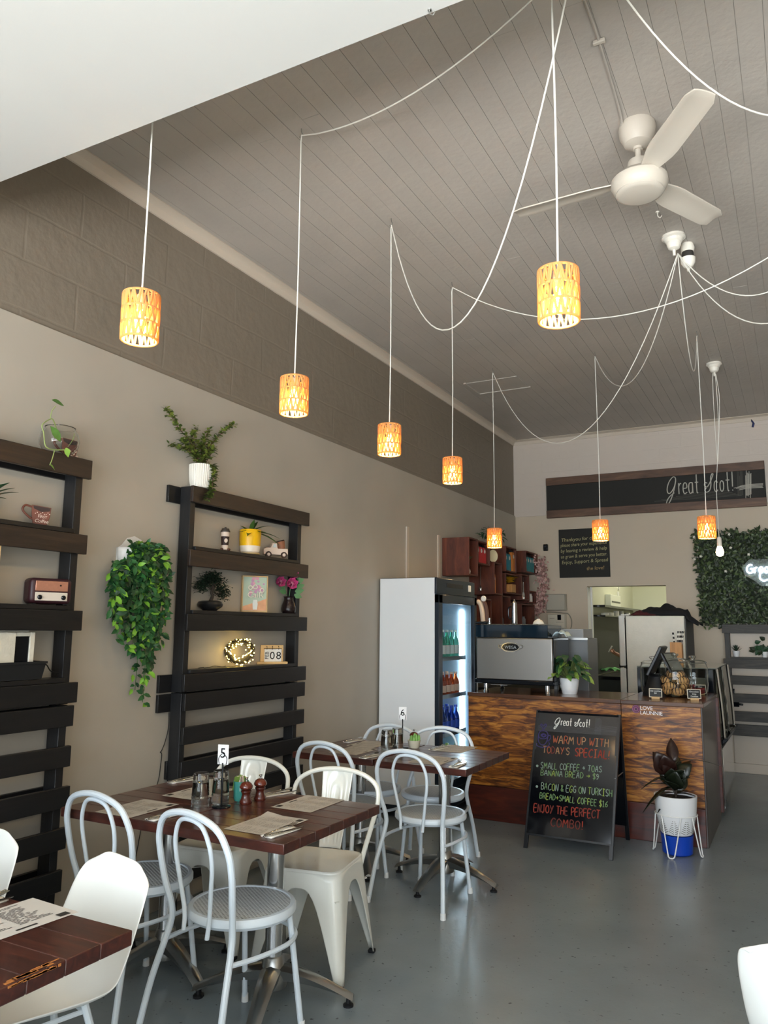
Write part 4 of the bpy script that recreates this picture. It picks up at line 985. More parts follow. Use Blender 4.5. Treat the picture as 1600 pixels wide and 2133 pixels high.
# straws in a wooden holder on the cabinet
q = P(1413, 1381, Z=cz); q = V(q.x, min(max(q.y, 7.4), 8.1), cz)
t = thing('straw_holder', 'square wooden holder on the glass cabinet, full of striped straws', 'holder', tuple(q))
hw = .050; hh = .20; b = MB()
for sx, sy, wx, wy in ((0, -hw, hw, .004), (0, hw, hw, .004), (-hw, 0, .004, hw), (hw, 0, .004, hw)): b.bx(sx-wx, sx+wx, sy-wy, sy+wy, 0, hh)
b.bx(-hw, hw, -hw, hw, 0, .006); b.build('holder_box', wood('bamboo', [(.3, '#a06f3a'), (.6, '#c08a4c'), (.8, '#cf9c60')], (10, 10, 1), 3, .5, .5, .1), t, smooth=0)
m_sw, m_sb = M('straw_white', '#e8e6de', .6), M('straw_black', '#161616', .6)
first = None
for i in range(12):
    a = i*2.4; r_ = .028*math.sqrt((i % 6)/6+.1); lean = V((-.03 if i < 3 else .05)+random.uniform(-.02, .02), random.uniform(-.03, .03), .285 if i < 3 else .30)
    s0 = V(r_*math.cos(a)*.6, r_*math.sin(a)*.6, .008); b = MB(); n = 14
    for k2 in range(n): b.rod(s0.lerp(s0+lean, k2/n), s0.lerp(s0+lean, (k2+1)/n), .0042, 7, mi=k2 % 2)
    o = b.build('paper_straw', [m_sw, m_sb], origin=(0, 0, 0)); o.location = q
    tag(o, 'black and white striped paper straw standing in the wooden holder', 'straw', 'striped paper straws')

# ------------------------------------------------------------------ wooden crates on the left wall behind the fridge
m_crate = wood('crate_timber', [(.3, '#3a1a12'), (.55, '#5e2d1d'), (.75, '#7a4029')], (6, 6, 1.2), 2.5, .45, .8, .15)
XC = -2.83
CR = [(977, 1118, 996, 1198, 'big wooden crate above the fridge, nearest the viewer'), (996, 1125, 1021, 1174, 'wooden crate holding the red coffee bags'),
      (1054, 1137, 1076, 1190, 'tall wooden crate holding two teal coffee bags, behind the lamp'), (1096, 1147, 1125, 1192, 'wooden crate in the corner holding a row of teal coffee bags'),
      (1030, 1170, 1047, 1238, 'tall wooden crate holding a single orange bag'), (1054, 1193, 1087, 1236, 'wooden crate with the yellow flowers'),
      (1087, 1195, 1103, 1250, 'narrow wooden crate holding silver utensils'), (1102, 1230, 1117, 1256, 'smallest wooden crate with two white jars, in the corner'),
      (1003, 1246, 1024, 1300, 'dark wooden crate low behind the cream grinder'), (1046, 1240, 1064, 1305, 'narrow dark wooden crate beside the steel pitcher'), (1087, 1257, 1114, 1305, 'low wooden crate in the corner with glass jars')]
CB = []
for px0, py0, px1, py1, lb in CR:
    a, b_ = P(px0, (py0+py1)/2, X=XC), P(px1, (py0+py1)/2, X=XC); ya, yb_ = a.y, min(b_.y, YB-.03); z1, z0 = P(px0, py0, X=XC).z, P(px0, py1, X=XC).z
    m = .016; b = MB()
    b.bx(XL+.002, XC, ya, ya+m, z0, z1); b.bx(XL+.002, XC, yb_-m, yb_, z0, z1); b.bx(XL+.002, XC, ya+m, yb_-m, z1-m, z1); b.bx(XL+.002, XC, ya+m, yb_-m, z0, z0+m); b.bx(XL+.002, XL+.014, ya+m, yb_-m, z0+m, z1-m)
    o = b.build('wooden_crate', m_crate, bevel=.002); tag(o, lb, 'crate', 'stacked wooden crates on the left wall'); CB.append((ya+m, yb_-m, z0+m, z1-m))
def bag(lb, c, w_, h_, col, gr, proto=None):
    if proto: return dup(proto, c, 0, lb, gr)
    t = thing('coffee_bag', lb, 'bag', c, 0, gr); d = .05
    b = MB(); b.grid([[V(x*d/2*s_, y*w_/2*s_, z*h_) for x, y in ((-1, -1), (1, -1), (1, 1), (-1, 1))] for z, s_ in ((0, .9), (.02, 1), (.6, 1), (.85, .82))], closed=True)
    b.grid([[V(x*d/2*s_*k_, y*w_/2*s_, z*h_) for x, y in ((-1, -1), (1, -1), (1, 1), (-1, 1))] for z, s_, k_ in ((.85, .82, 1), (1, .85, .15))], closed=True, mi=1)
    b.build('pouch', [M('bag_'+col, col, .4), M('bag_top', '#15171b', .4)], t, smooth=30)
    b = MB(); b.lathe([(0, 0), (.022, 0), (.022, .001), (0, .001)], (d/2+.0005, 0, h_*.66), 18, ax=(1, 0, 0)); b.build('round_label', M('label_white', '#d8d8d2', .5), t)
    return t
def row(ci, n, w_, h_, col, lb, gr, x=XC-.05, off=.01):
    y0, y1, z0, z1 = CB[ci]; first = None; h_ = min(h_, z1-z0-.01)
    for i in range(n):
        c = (x, y0+off+w_/2+i*(w_+.008), z0)
        if c[1]+w_/2 > y1+.02: break
        q = bag(lb, c, w_, h_, col, gr, first); first = first or q
row(1, 3, .085, .22, '#b8262b', 'red and black coffee bag in the crate above the drinks fridge', 'red coffee bags')
row(2, 2, .10, .22, '#1d7f93', 'teal coffee bag in the tall crate behind the lamp', 'teal coffee bags by the lamp', off=.02)
row(3, 5, .085, .21, '#1f8a93', 'teal coffee bag in the corner crate, in a row', 'teal coffee bags in the corner crate', off=.02)
row(4, 1, .085, .24, '#c8742e', 'orange coffee bag standing alone in a tall crate', 'orange coffee bags')
y0, y1, z0, z1 = CB[2]
bag('orange coffee bag beyond the two teal bags in the tall crate', (XC-.04, min(y1-.045, y0+.30), z0), .08, .26, '#c87a34', 'orange coffee bags')
y0, y1, z0, z1 = CB[0]
t = thing('small_vase', 'white and brown jar with dark sprig inside the crate nearest the viewer', 'vase', (XC-.06, y0+.08, z0))
b = MB(); b.lathe([(0, 0), (.03, 0), (.036, .03), (.022, .07), (.018, .10), (.026, .12), (0, .12)], seg=20); b.build('jar', m_ceramic, t)
b = MB()
for i in range(10): a = i*2.4; b.leaf((0, 0, .11), (math.cos(a)*.5, math.sin(a)*.5, 1), (0, 0, 1), .09, .02, 0, .3)
b.build('sprig', m_leafB, t)
y0, y1, z0, z1 = CB[2]
q = P(1027, 1158, X=-2.86)
tag(MB().lathe([(0, -.02), (.05, -.018), (.064, -.006), (.066, .004), (.05, -.008), (0, -.01)], q, 24, ax=(.9, -.45, 0)).build('plate', M('cream_plate', '#d9cda8', .4), origin=tuple(q)), 'round cream plate propped between the crates, beside the hanging lamp', 'plate')
y0, y1, z0, z1 = CB[5]
t = thing('flower_box', 'small wooden box of yellow flowers in a crate', 'plant', (XC-.012, y0+.15, z0))
b = MB(); b.bx(-.05, .05, -.065, .065, 0, .09); b.build('box', wood('bamboo', [], (1, 1, 1)), t, bevel=.003)
b = MB(); rnd = random.Random(8)
for i in range(60):
    a = rnd.uniform(0, 2*PI); r_ = rnd.uniform(0, .09); p = V(r_*math.cos(a)*.7, r_*math.sin(a), .11+rnd.uniform(0, .07))
    for k in range(4): aa = k*PI/2+a; b.leaf(p, (math.cos(aa), math.sin(aa), .4), (0, 0, 1), .03, .018, 0 if i % 4 else 1, .3, k=2)
b.build('flowers', [M('petal_yellow', '#d9a821', .5), m_leafB], t)
y0, y1, z0, z1 = CB[6]; first = None
for i in range(3):
    c = (XC-.03, y0+.03+i*.055, z0)
    if c[1] > y1: break
    if first is None:
        first = thing('milk_frother', 'slim silver utensil with dark handle standing in the narrow crate', 'utensil', c, 0, 'silver utensils in the narrow crate')
        b = MB(); b.lathe([(0, 0), (.016, 0), (.016, .06), (.006, .09), (.005, .2), (0, .2)], seg=12); b.build('shaft', m_chrome, first)
        b = MB(); b.lathe([(0, .2), (.008, .2), (.008, .26), (0, .26)], seg=10); b.build('handle', M('dark_wood_handle', '#3b1f16', .5), first)
    else: dup(first, c, 0, first['label'], first['group'])
for ci, lb, n, col in ((7, 'small white jar in the smallest corner crate', 2, '#d8d4cc'), (10, 'grey glass jar in the low corner crate', 2, '#6b7076'), (9, 'dark glass jar beside the steel pitcher', 1, '#4a4f55')):
    y0, y1, z0, z1 = CB[ci]; first = None
    for i in range(n):
        c = V(XC-.04, y0+.04+i*.10, z0)
        if first is None:
            b = MB(); b.lathe([(0, 0), (.032, 0), (.035, .01), (.034, .07), (.024, .085), (.026, .1), (0, .102)], seg=16); first = b.build('jar', M('jar_'+col, col, .2), origin=(0, 0, 0)); o = first
        else: o = first.copy(); COL.objects.link(o)
        o.location = c; tag(o, lb, 'jar', 'little jars in crate %s' % ('smallest' if ci == 7 else 'corner' if ci == 10 else 'by the pitcher'))
y0, y1, z0, z1 = CB[4]
t = thing('hanging_scoop', 'small metal scoop on a chain hanging on the side of a crate', 'scoop', (XC-.15, y0-.03, z0+.05))
b = MB(); b.tube([(0, 0, .03), (0, .002, .26)], .0018, 5); b.build('chain', m_steel, t)
b = MB(); b.lathe([(0, -.03), (.014, -.028), (.018, -.005), (.008, .02), (0, .03)], seg=14); b.build('bowl', m_chrome, t)
# trailing plant on top of the crates, pink blossom in the corner
def sprays(rng, n, base, spread, drop, mats, L=.06, W=.03):
    f = MB(); rnd = random.Random(rng)
    for i in range(n):
        p = Vector(base)+V(rnd.uniform(-1, 1)*spread[0], rnd.uniform(-1, 1)*spread[1], -rnd.random()**.8*drop+rnd.uniform(0, spread[2]))
        f.leaf(p, (rnd.uniform(-1, 1), rnd.uniform(-1, 1), rnd.uniform(-.8, .6)), (rnd.uniform(-.4, .4), -.5, 1), L*rnd.uniform(.6, 1.2), W*rnd.uniform(.7, 1.2), rnd.randrange(len(mats)), .3, k=3)
    return f
q = P(1000, 1117, X=-2.95)
tag(sprays(4, 70, (q.x, q.y+.35, q.z+.02), (.08, .25, .10), 0, [m_leafB], .07, .025).build('trailing_plant', m_leafB), 'dark feathery plant on top of the crates behind the lamp', 'plant')
q = P(1127, 1168, Y=9.38)
t = thing('blossom_garland', 'dusty pink blossom garland hanging in the corner beside the crates', 'garland', (q.x, 9.37, q.z))
m_pk, m_pk2, m_pk3 = M('petal_pink', '#b98d86', .6), M('petal_dusty', '#8f6760', .6), M('petal_pale', '#cfaaa0', .6)
f = MB(); st = MB(); rnd = random.Random(21); spine = [P(1124, 1165, Y=9.37), P(1132, 1195, Y=9.37), P(1133, 1225, Y=9.37), P(1128, 1255, Y=9.37), P(1118, 1275, Y=9.37)]
sp = cat(spine, 12); st.tube(sp, .003, 5)
for i in range(420):
    p = sp[rnd.randrange(len(sp))]+V(rnd.gauss(0, .036), -abs(rnd.gauss(0, .03)), rnd.gauss(0, .03)); a = rnd.uniform(0, 6)
    f.leaf(p, (math.cos(a), -.3, math.sin(a)), (0, -1, 0), .034, .024, rnd.randrange(3), .2, k=2)
st.build('stem', M('brown_twig', '#5b4032', .7), t, world=True); f.build('blossom', [m_pk, m_pk2, m_pk3], t, world=True)

# ------------------------------------------------------------------ fixtures on the back wall
def wallbox(name, lb, cat_, l, tp, r, bt, d, mat, lid=None):
    a, b_ = P(l, tp, Y=YB), P(r, bt, Y=YB); t = thing(name, lb, cat_, ((a.x+b_.x)/2, YB, b_.z))
    b = MB(); b.bx(a.x, b_.x, YB-d*.6, YB-.001, b_.z, a.z); b.build('box', mat, t, world=True, bevel=.006)
    b = MB(); b.bx(a.x+.004, b_.x-.004, YB-d, YB-d*.6-.001, b_.z+.004, a.z-.004); b.build('lid', lid or mat, t, world=True, bevel=.008)
    return t
m_boxg = M('switchboard_grey', '#a7a294', .5)
t = wallbox('switchboard', 'plain grey square switchboard high on the back wall beside the doorway', 'switchboard', 1141, 1238, 1182, 1272, .09, m_boxg)
t = wallbox('meter_box', 'pale wall box with small black sticker under the grey switchboard', 'wall unit', 1143, 1279, 1181, 1310, .07, M('dispenser_white', '#c4beae', .5))
q = P(1165, 1286, Y=YB-.072); b = MB(); b.box(q, (.045, .002, .06)); b.build('sticker', m_ink, t, world=True)
b = MB(); b.box(P(1166, 1296, Y=YB-.071), (.09, .002, .004)); b.box(P(1150, 1288, Y=YB-.071), (.06, .002, .006)); b.build('printed_lines', M('print_grey', '#77736a', .6), t, world=True)
b = MB(); pts = [P(x, y, Y=YB-.012) for x, y in ((1120, 1282), (1130, 1276), (1150, 1275), (1172, 1277), (1185, 1280), (1191, 1295), (1188, 1312), (1178, 1322))]
b.tube(cat(pts, 5), .006, 7); tag(b.build('cable', M('grey_cable', '#8f897b', .5)), 'grey cable looping round the pale wall box', 'cable')
q = P(1182, 1317, Y=YB); t = thing('power_socket', 'white plug in a socket below the pale wall box', 'socket', (q.x, YB, q.z))
b = MB(); b.box((0, -.006, 0), (.10, .012, .07)); b.build('plate', m_ceramic, t, bevel=.004); b = MB(); b.box((-.015, -.03, 0), (.035, .04, .035)); b.build('plug', m_ceramic, t, bevel=.006)
q = P(1138, 1141, Y=YB); t = thing('motion_sensor', 'small black sensor box on the back wall left of the wall chalkboard', 'sensor', (q.x, YB, q.z))
b = MB(); b.box((0, -.02, 0), (.055, .04, .085)); b.build('housing', m_ink, t, bevel=.008); b = MB(); b.lathe([(0, 0), (.014, 0), (.012, .006), (0, .008)], (0, -.04, .01), 14, ax=(0, -1, 0)); b.build('lens', M('lens_dark', '#2a2d33', .1), t)
# dark box between crates and wall unit
tag(MB().bx(-2.86, -2.66, 9.1, 9.34, 1.02, 1.50).build('speaker', m_ink, bevel=.006), 'black box-shaped speaker low in the back corner beside the wall unit', 'speaker')
t = MB().bx(-3.1, -2.55, 6.95, 9.40, 0, .96).build('back_bench', m_black_paint, bevel=.004); tag(t, 'dark back bench along the left wall under the crates', 'bench')
q = P(1566, 880, Y=YB-.03); t = thing('wall_peg', 'small blue peg hanging under the cornice at the far right', 'peg', tuple(q))
b = MB(); b.rod((0, 0, .02), (.02, 0, -.01), .008, 8); b.rod((.02, 0, -.01), (.006, 0, -.055), .011, 8); b.build('peg_body', M('peg_blue', '#26305c', .5), t)
b = MB(); b.rod((-.012, .0, .05), (.02, 0, -.01), .006, 8); b.build('peg_arm', M('peg_dark', '#1b1d26', .5), t)

# long painted sign
m_board = M('chalkboard_black', '#201f1c', .7, var=.08, vscale=3); m_chalk = M('chalk_soft', '#b9b6ac', .9); m_chalk2 = M('chalk_faint', '#6b6962', .9)
m_signw = wood('sign_timber', [(.3, '#3f2a1d'), (.55, '#5e4230'), (.75, '#7a5940')], (1.4, 9, 9), 2, .5, .6, .15)
sx0, sx1, sz0, sz1 = -2.70, -.246, 2.857, 3.36
t = thing('shop_sign', 'long dark timber-railed sign with white script lettering high on the back wall', 'sign', ((sx0+sx1)/2, YB-.03, sz0))
b = MB(); b.bx(sx0, sx1, YB-.045, YB-.016, sz0+.02, sz1-.02); b.build('board', m_board, t, world=True)
for z0, z1 in ((sz0, sz0+.095), (sz1-.095, sz1)):
    b = MB(); b.bx(sx0, sx1, YB-.058, YB-.016, z0, z1); b.build('timber_rail', m_signw, t, world=True, bevel=.003)
YS = YB-.0465
b = MB(); o_ = P(1389, 1031, Y=YS); great_scot(b, lambda a, c: V(o_.x+a, YS, o_.z+c), .205, .0062); b.build('lettering', m_chalk, t, world=True)
b = MB(); rnd = random.Random(2)
for i in range(7): x = P(1552+i*1.9, 1010, Y=YS).x; z = P(1555, 1009+rnd.uniform(-4, 4), Y=YS).z; b.rod((x, YS, z-.15*rnd.uniform(.7, 1)), (x+.012, YS, z+.15*rnd.uniform(.8, 1)), .0035, 5)
for i in range(6): q = P(1562, 1010+i*1.6, Y=YS); b.tube(cat([(q.x-.17*rnd.uniform(.6, 1), YS, q.z-.006), (q.x, YS, q.z+.006), (q.x+.15*rnd.uniform(.8, 1), YS, q.z+.004)], 4), .003, 5)
b.build('plaid_cross', m_chalk, t, world=True)
b = MB()
for i in range(6): x = P(1537+i*2, 1020, Y=YS).x; b.rod((x, YS, 2.99), (x+.006, YS, 2.99+rnd.uniform(.2, .32)), .0016, 4)
for i in range(6): z = 2.985+i*.013; b.rod((-1.42+i*.08, YS, z), (-.49-i*.03, YS, z+.004), .0016, 4)
b.build('faint_plaid', m_chalk2, t, world=True)

# handwritten chalkboard
m_cb = M('chalkboard_dull', '#23221f', .75, var=.12, vscale=4); m_yel = M('chalk_yellow', '#a9a27a', .9); m_yel2 = M('chalk_ochre', '#a88f62', .9)
a, b_ = P(1163, 1103, Y=YB), P(1270, 1202, Y=YB); bx0, bx1, bz0, bz1 = -2.566, -1.958, 2.12, 2.712
t = thing('wall_chalkboard', 'black square chalkboard with yellow handwriting on the back wall', 'chalkboard', ((bx0+bx1)/2, YB-.01, bz0))
b = MB(); b.bx(bx0, bx1, YB-.014, YB-.001, bz0, bz1); b.build('board', m_cb, t, world=True)
for nm, mt, rows_ in (('yellow_handwriting', m_yel, [('Thankyou for choosing', .03, .44), ('please share your experience', .02, .375), ('by leaving a review & help', .02, .305), ('us grow & serve you better.', .02, .235), ('Enjoy, Support & Spread', .03, .165)]), ('ochre_handwriting', m_yel2, [('the love!', .33, .085)])):
    b = MB()
    for s_, x, z in rows_:
        m_ = textmesh(s_, .052, .001, shear=.12); wd = max(v.x for v in m_.v); k = min(1.15, .56/wd if nm[0] == 'y' else .22/wd)
        b.merge(m_, Matrix.Translation((bx0+x, YB-.0147, bz0+z)) @ Matrix.Rotation(rad(-2.2), 4, 'Y') @ Matrix.Diagonal((k, 1, 1.15, 1)))
    b.build(nm, mt, t, world=True, smooth=0)

# green leaf panel with the neon sign
m_h1, m_h2, m_h3 = M('hedge_dark', '#28331f', .45, var=.3, vscale=20), M('hedge_mid', '#3a4a2c', .45, var=.3, vscale=20), M('hedge_light', '#56663f', .4)
hx0, hx1, hz0, hz1 = -1.02, .75, 1.54, 2.60
t = thing('hedge_panel', 'dark green artificial leaf panel on the back wall, behind the bare bulb', 'leaf panel', ((hx0+hx1)/2, YB, hz0))
b = MB(); b.bx(hx0+.05, hx1-.05, YB-.03, YB-.001, hz0+.04, hz1-.04); b.build('backing', M('hedge_back', '#1c2618', .8), t, world=True)
f = MB(); rnd = random.Random(77)
for i in range(5200):
    x, z = rnd.uniform(hx0, hx1), rnd.uniform(hz0, hz1); x += .05*(1-(z-hz0)/(hz1-hz0)) if x < hx0+.25 else 0
    a = rnd.uniform(0, 2*PI)
    f.leaf((x, YB-.025-rnd.random()*.06, z), (math.cos(a), rnd.uniform(-.9, .05), math.sin(a)), (rnd.uniform(-.4, .4), -1, rnd.uniform(0, .6)), rnd.uniform(.035, .06), rnd.uniform(.022, .034), rnd.choice((0, 0, 0, 1, 1, 2)), .3, .2, k=2)
o = f.build('leaves', [m_h1, m_h2, m_h3], t, world=True, smooth=80); o['kind'] = 'stuff'
f = MB()
for px, py in ((1522, 1141), (1560, 1155), (1460, 1159), (1512, 1190), (1447, 1165), (1519, 1113), (1598, 1218), (1446, 1119)):
    q = P(px, py, Y=YB-.10); 
    for k in range(5): aa = k*2*PI/5; f.leaf(q, (math.cos(aa), -.3, math.sin(aa)), (0, -1, 0), .018, .014, 0, .1, k=2)
f.build('tiny_flowers', M('petal_white', '#d8d6c8', .6), t, world=True)
t = thing('neon_sign', 'white glowing neon lettering cut by the right edge, on the leaf panel', 'sign', tuple(P(1590, 1215, Y=YB-.15)))
m_neon = M('neon_white', '#eef6ff', .3, emit='#dcebff', es=5); m_acr = M('clear_acrylic', (.9, .97, .95), .05, trans=.9, ior=1.1)
YN = YB-.15
NEON = {'G': [[(.5, .72), (.3, .8), (.05, .55), (.03, .2), (.25, 0), (.5, .12), (.52, .38), (.3, .38)]], 'r': [[(0, .5), (.02, 0)], [(.02, .32), (.12, .5), (.25, .5)]], 'e': [[(.02, .25), (.32, .3), (.28, .5), (.12, .52), (.0, .3), (.08, .02), (.3, .06)]],
        'a': [[(.35, .48), (.12, .5), (0, .22), (.12, 0), (.33, .15), (.35, .48), (.37, 0)]], 't': [[(.15, .8), (.14, .1), (.25, 0)], [(0, .5), (.3, .52)]],
        'C': [[(.6, .75), (.35, .85), (.06, .6), (.04, .2), (.28, 0), (.6, .1)]], 'A': [[(0, 0), (.3, .85), (.55, 0)], [(.1, .32), (.48, .32)]], 'F': [[(.45, .85), (0, .82), (0, 0)], [(0, .45), (.38, .45)]], 'E': [[(.45, .85), (0, .82), (0, 0), (.45, 0)], [(0, .42), (.38, .42)]]}
b = MB()
for word, px, py, h_ in (('Great', 1556, 1194, .115), ('CAFE', 1583, 1210, .13)):
    q = P(px, py, Y=YN); x = 0
    for ch in word:
        wd = 0
        for pl_ in NEON[ch]:
            b.tube(cat([(q.x+x+a*h_, YN, q.z+c*h_) for a, c in pl_], 4), .0075, 7); wd = max(wd, max(a for a, c in pl_))
        x += (wd+.14)*h_
b.build('neon_tubes', m_neon, t, world=True)
b = MB(); q = P(1552, 1212, Y=YN+.02)
b.prism([(0, .03), (.08, -.02), (.16, -.09), (.6, -.09), (.6, .2), (.05, .2), (-.02, .12)], (q.x, YN+.012, q.z+.04), (1, 0, 0), (0, 0, 1), (0, .005, 0)); b.build('acrylic_back', m_acr, t, world=True)

# ------------------------------------------------------------------ weathered pallet shelf against the back wall, right
m_wea = wood('weathered_black_pine', [(.3, '#2b2b2b'), (.5, '#3c3b39'), (.75, '#545049')], (1.2, 14, 14), 2.6, .6, 1.0, .35)
m_wea_v = wood('weathered_black_post', [(.3, '#2b2b2b'), (.5, '#3c3b39'), (.75, '#4b4843')], (14, 14, 1.2), 2.6, .6, 1.0, .35)
YP = 9.33
def zb(v): return P(1560, 1280+v*.2063, Y=YP).z
px0 = P(1509, 1400, Y=YP).x; px1 = px0+1.2
t = thing('weathered_pallet', 'weathered dark pallet shelf on the back wall under the leaf panel', 'shelf', ((px0+px1)/2, YP, 0))
for va, vb in ((100, 190), (450, 545), (620, 712), (802, 892), (980, 1082), (1112, 1228)):
    b = MB(); b.bx(px0, px1, YP-.012, YP+.010, zb(vb), zb(va)); b.build('slat', m_wea, t, world=True, bevel=.003)
for xx in (px0+.02, px1-.07):
    b = MB(); b.bx(xx, xx+.05, YP+.010, YB-.002, zb(1228), zb(100)); b.build('stringer', m_wea_v, t, world=True, bevel=.003)
b = MB(); b.bx(px0+.07, px1-.07, YP+.0, YB-.005, zb(432)-.02, zb(432)); b.build('shelf_board', m_wea, t, world=True, bevel=.002)
zs = zb(432)
q = P(1534, 1362, Y=YP+.04); t = thing('succulent_pot', 'small spiky succulent in a white pot on the weathered pallet', 'plant', (q.x, YP+.045, zs+.001))
b = MB(); b.lathe(potmesh(.026, .036, .062, .004), seg=20); b.build('pot', m_pot, t)
b = MB()
for i in range(16): a = i*2.4; u_ = i/16; b.leaf((0, 0, .055), (math.cos(a)*(.4+.6*(1-u_)), math.sin(a)*(.4+.6*(1-u_)), .5+u_), (0, 0, 1), .075, .018, 0, -.1)
b.build('leaves', M('succulent_dark', '#2c3d2f', .5), t)
q = P(1592, 1362, Y=YP+.04); t = thing('leafy_pot', 'round-leaved plant in a small white pot at the right edge of the weathered pallet', 'plant', (q.x+.005, YP+.045, zs+.001))
b = MB(); b.lathe(potmesh(.024, .034, .06, .004), seg=20); b.build('pot', m_pot, t)
b = MB(); rnd = random.Random(6)
for i in range(22): a = rnd.uniform(0, 6.28); p = V(-.03+rnd.gauss(0, .04), rnd.gauss(0, .012), .06+abs(rnd.gauss(0, .04))); b.leaf(p, (math.cos(a), -.2, math.sin(a)), (0, -1, .2), .06, .05, i % 2, .2, shape=.7)
b.build('leaves', [m_leafB, M('hedge_dark')], t)
# blocked door behind the pallet: its edge and handle
dx = P(1531, 1580, Y=YB).x
b = MB(); b.bx(dx, dx+.9, YB-.012, YB-.001, .10, 2.0); o = b.build('door_1', m_trim, bevel=.003); struct(o)
q = P(1534, 1466, Y=YB-.02)
b = MB(); b.bx(q.x-.03, q.x+.03, YB-.045, YB-.013, q.z-.03, q.z+.05); b.tube([(q.x, YB-.05, q.z), (q.x+.07, YB-.055, q.z-.004)], .011, 8); b.rod((q.x-.015, YB-.03, q.z+.05), (q.x-.015, YB-.03, q.z+.16), .008, 8)
b.build('door_handle', m_ink, o, world=True, bevel=.003).data.transform(Matrix.Translation((0, 0, 0)))

# ------------------------------------------------------------------ white fridge at the kitchen doorway
m_wf = M('white_fridge', '#d5d3c8', .45, bump=.15, bscale=60, var=.03, vscale=20); m_wfd = M('white_fridge_door', '#cdcdc7', .3)
fx0, fx1, fy0, fy1, fz = P(1305, 1350, Y=8.4).x, P(1428, 1350, Y=8.4).x, 8.40, 9.05, 1.645
t = thing('kitchen_fridge', 'white domestic fridge seen from its side at the kitchen doorway', 'fridge', ((fx0+fx1)/2, 8.72, 0))
b = MB(); b.bx(fx0, fx1, fy0, fy1, .04, fz); b.build('cabinet', m_wf, t, world=True, bevel=.008)
b = MB(); b.bx(fx1+.001, fx1+.012, fy0+.02, fy1, .1, fz-.03); b.build('rear_panel', M('fridge_rear', '#4c4c4b', .6), t, world=True)
zsplit = P(1298, 1389, Y=8.4).z
for z0, z1 in ((.08, zsplit-.008), (zsplit+.008, fz+.004)):
    b = MB(); b.bx(fx0-.072, fx0-.006, fy0-.004, fy1+.004, z0, z1); b.build('door', m_wfd, t, world=True, bevel=.012, bseg=3)
b = MB(); b.bx(fx0-.03, fx0-.006, fy0, fy1, .1, fz-.02); b.build('door_seal', m_rubber, t, world=True)
b = MB(); b.bx(fx0-.05, fx0+.05, fy0+.01, fy0+.06, fz+.002, fz+.016); b.build('top_hinge', m_wfd, t, world=True, bevel=.003)
b = MB(); b.bx(fx0-.13, fx0-.07, fy0+.25, fy0+.40, zsplit-.02, zsplit+.02); b.build('door_handle', m_rubber, t, world=True, bevel=.006)
b = MB()
for xx in (fx0+.05, fx1-.05):
    for yy in (fy0+.05, fy1-.05): b.rod((xx, yy, 0), (xx, yy, .05), .02, 10)
b.build('feet', m_rubber, t, world=True)
# dark clothes dumped on the fridge
rnd = random.Random(9); m_cl = M('black_cloth', '#16161a', .9, bump=.5, bscale=40, var=.25, vscale=8)
def heap(lb, x0, x1, y0, y1, hts, over, mat, seed):
    rnd = random.Random(seed); rows = []; nx, ny = 40, 16
    ph = [rnd.uniform(0, 6) for _ in range(8)]
    for i in range(nx+1):
        u = i/nx; x = x0+(x1-x0)*u; row = []
        k = u*(len(hts)-1); a = int(min(k, len(hts)-2)); h = hts[a]+(hts[a+1]-hts[a])*(k-a)
        for j in range(ny+1):
            v = j/ny; e = math.sin(PI*v)**.45
            z = fz+.004+h*e*(.8+.12*math.sin(9*u+5*v+ph[0])+.10*math.sin(17*u-7*v+ph[1])+.06*math.sin(31*u+11*v+ph[2]))
            if x > fx1+.015 and over: z = fz-over*((x-fx1)/(x1-fx1))**.7+h*.5*e
            row.append(V(x, y0+(y1-y0)*v, max(z, fz+.006) if x < fx1+.015 else z))
        rows.append(row)
    b = MB(); b.grid(rows); o = b.build('jacket', mat, solid=.006, smooth=70); tag(o, lb, 'clothing'); return o
heap('crumpled black jacket heaped on the white fridge, spilling over its right side', fx0+.10, fx1+.13, 8.42, 8.85, [.02, .10, .11, .10, .13, .10, .08, .08, .05], .10, m_cl, 3)
heap('dark maroon-edged cloth peeking out at the left of the jacket heap', fx0+.04, fx0+.30, 8.40, 8.60, [.01, .05, .06, .04, .01], 0, M('maroon_cloth', '#4a1c20', .9, bump=.4, bscale=40), 5)

# ------------------------------------------------------------------ kitchen
m_ss = M('kitchen_steel', '#303231', .5, .2)
b = MB(); b.bx(KX0+.001, KX0+.012, 9.75, KY1-.02, .95, 1.68); tag(b.build('splashback', m_ss), 'dark steel splashback on the kitchen wall through the doorway', 'splashback')
t = thing('kitchen_shelf', 'black shelf high on the kitchen wall through the doorway', 'shelf', (KX0+.12, 11.1, 1.70))
b = MB(); b.bx(KX0+.001, KX0+.16, 9.75, KY1-.03, 1.775, 1.80); b.build('upper_board', m_ink, t, world=True); b = MB(); b.bx(KX0+.001, KX0+.16, 9.75, KY1-.03, 1.66, 1.675); b.build('lower_board', m_ink, t, world=True)
first = None
for i, (y, r_, h_) in enumerate(((10.05, .05, .03), (10.3, .06, .04), (10.75, .035, .07), (11.1, .03, .075), (11.5, .04, .06))):
    b = MB(); b.lathe([(0, 0), (r_, 0), (r_*1.05, h_), (0, h_)], (KX0+.09, y, 1.677), 16); tag(b.build('container', M('tub_white', '#c9c8b8', .4)), 'small pale tub between the boards of the black kitchen shelf', 'container', 'tubs on the kitchen shelf')
q = P(1274, 1253, X=KX0+.02); t = thing('towel_dispenser', 'white slotted paper towel dispenser on the kitchen wall above the shelf', 'dispenser', (KX0, q.y, q.z))
b = MB(); b.bx(0, .08, -.32, .32, -.085, .085); b.build('case', M('dispenser_cream', '#dadbc4', .4), t, bevel=.01)
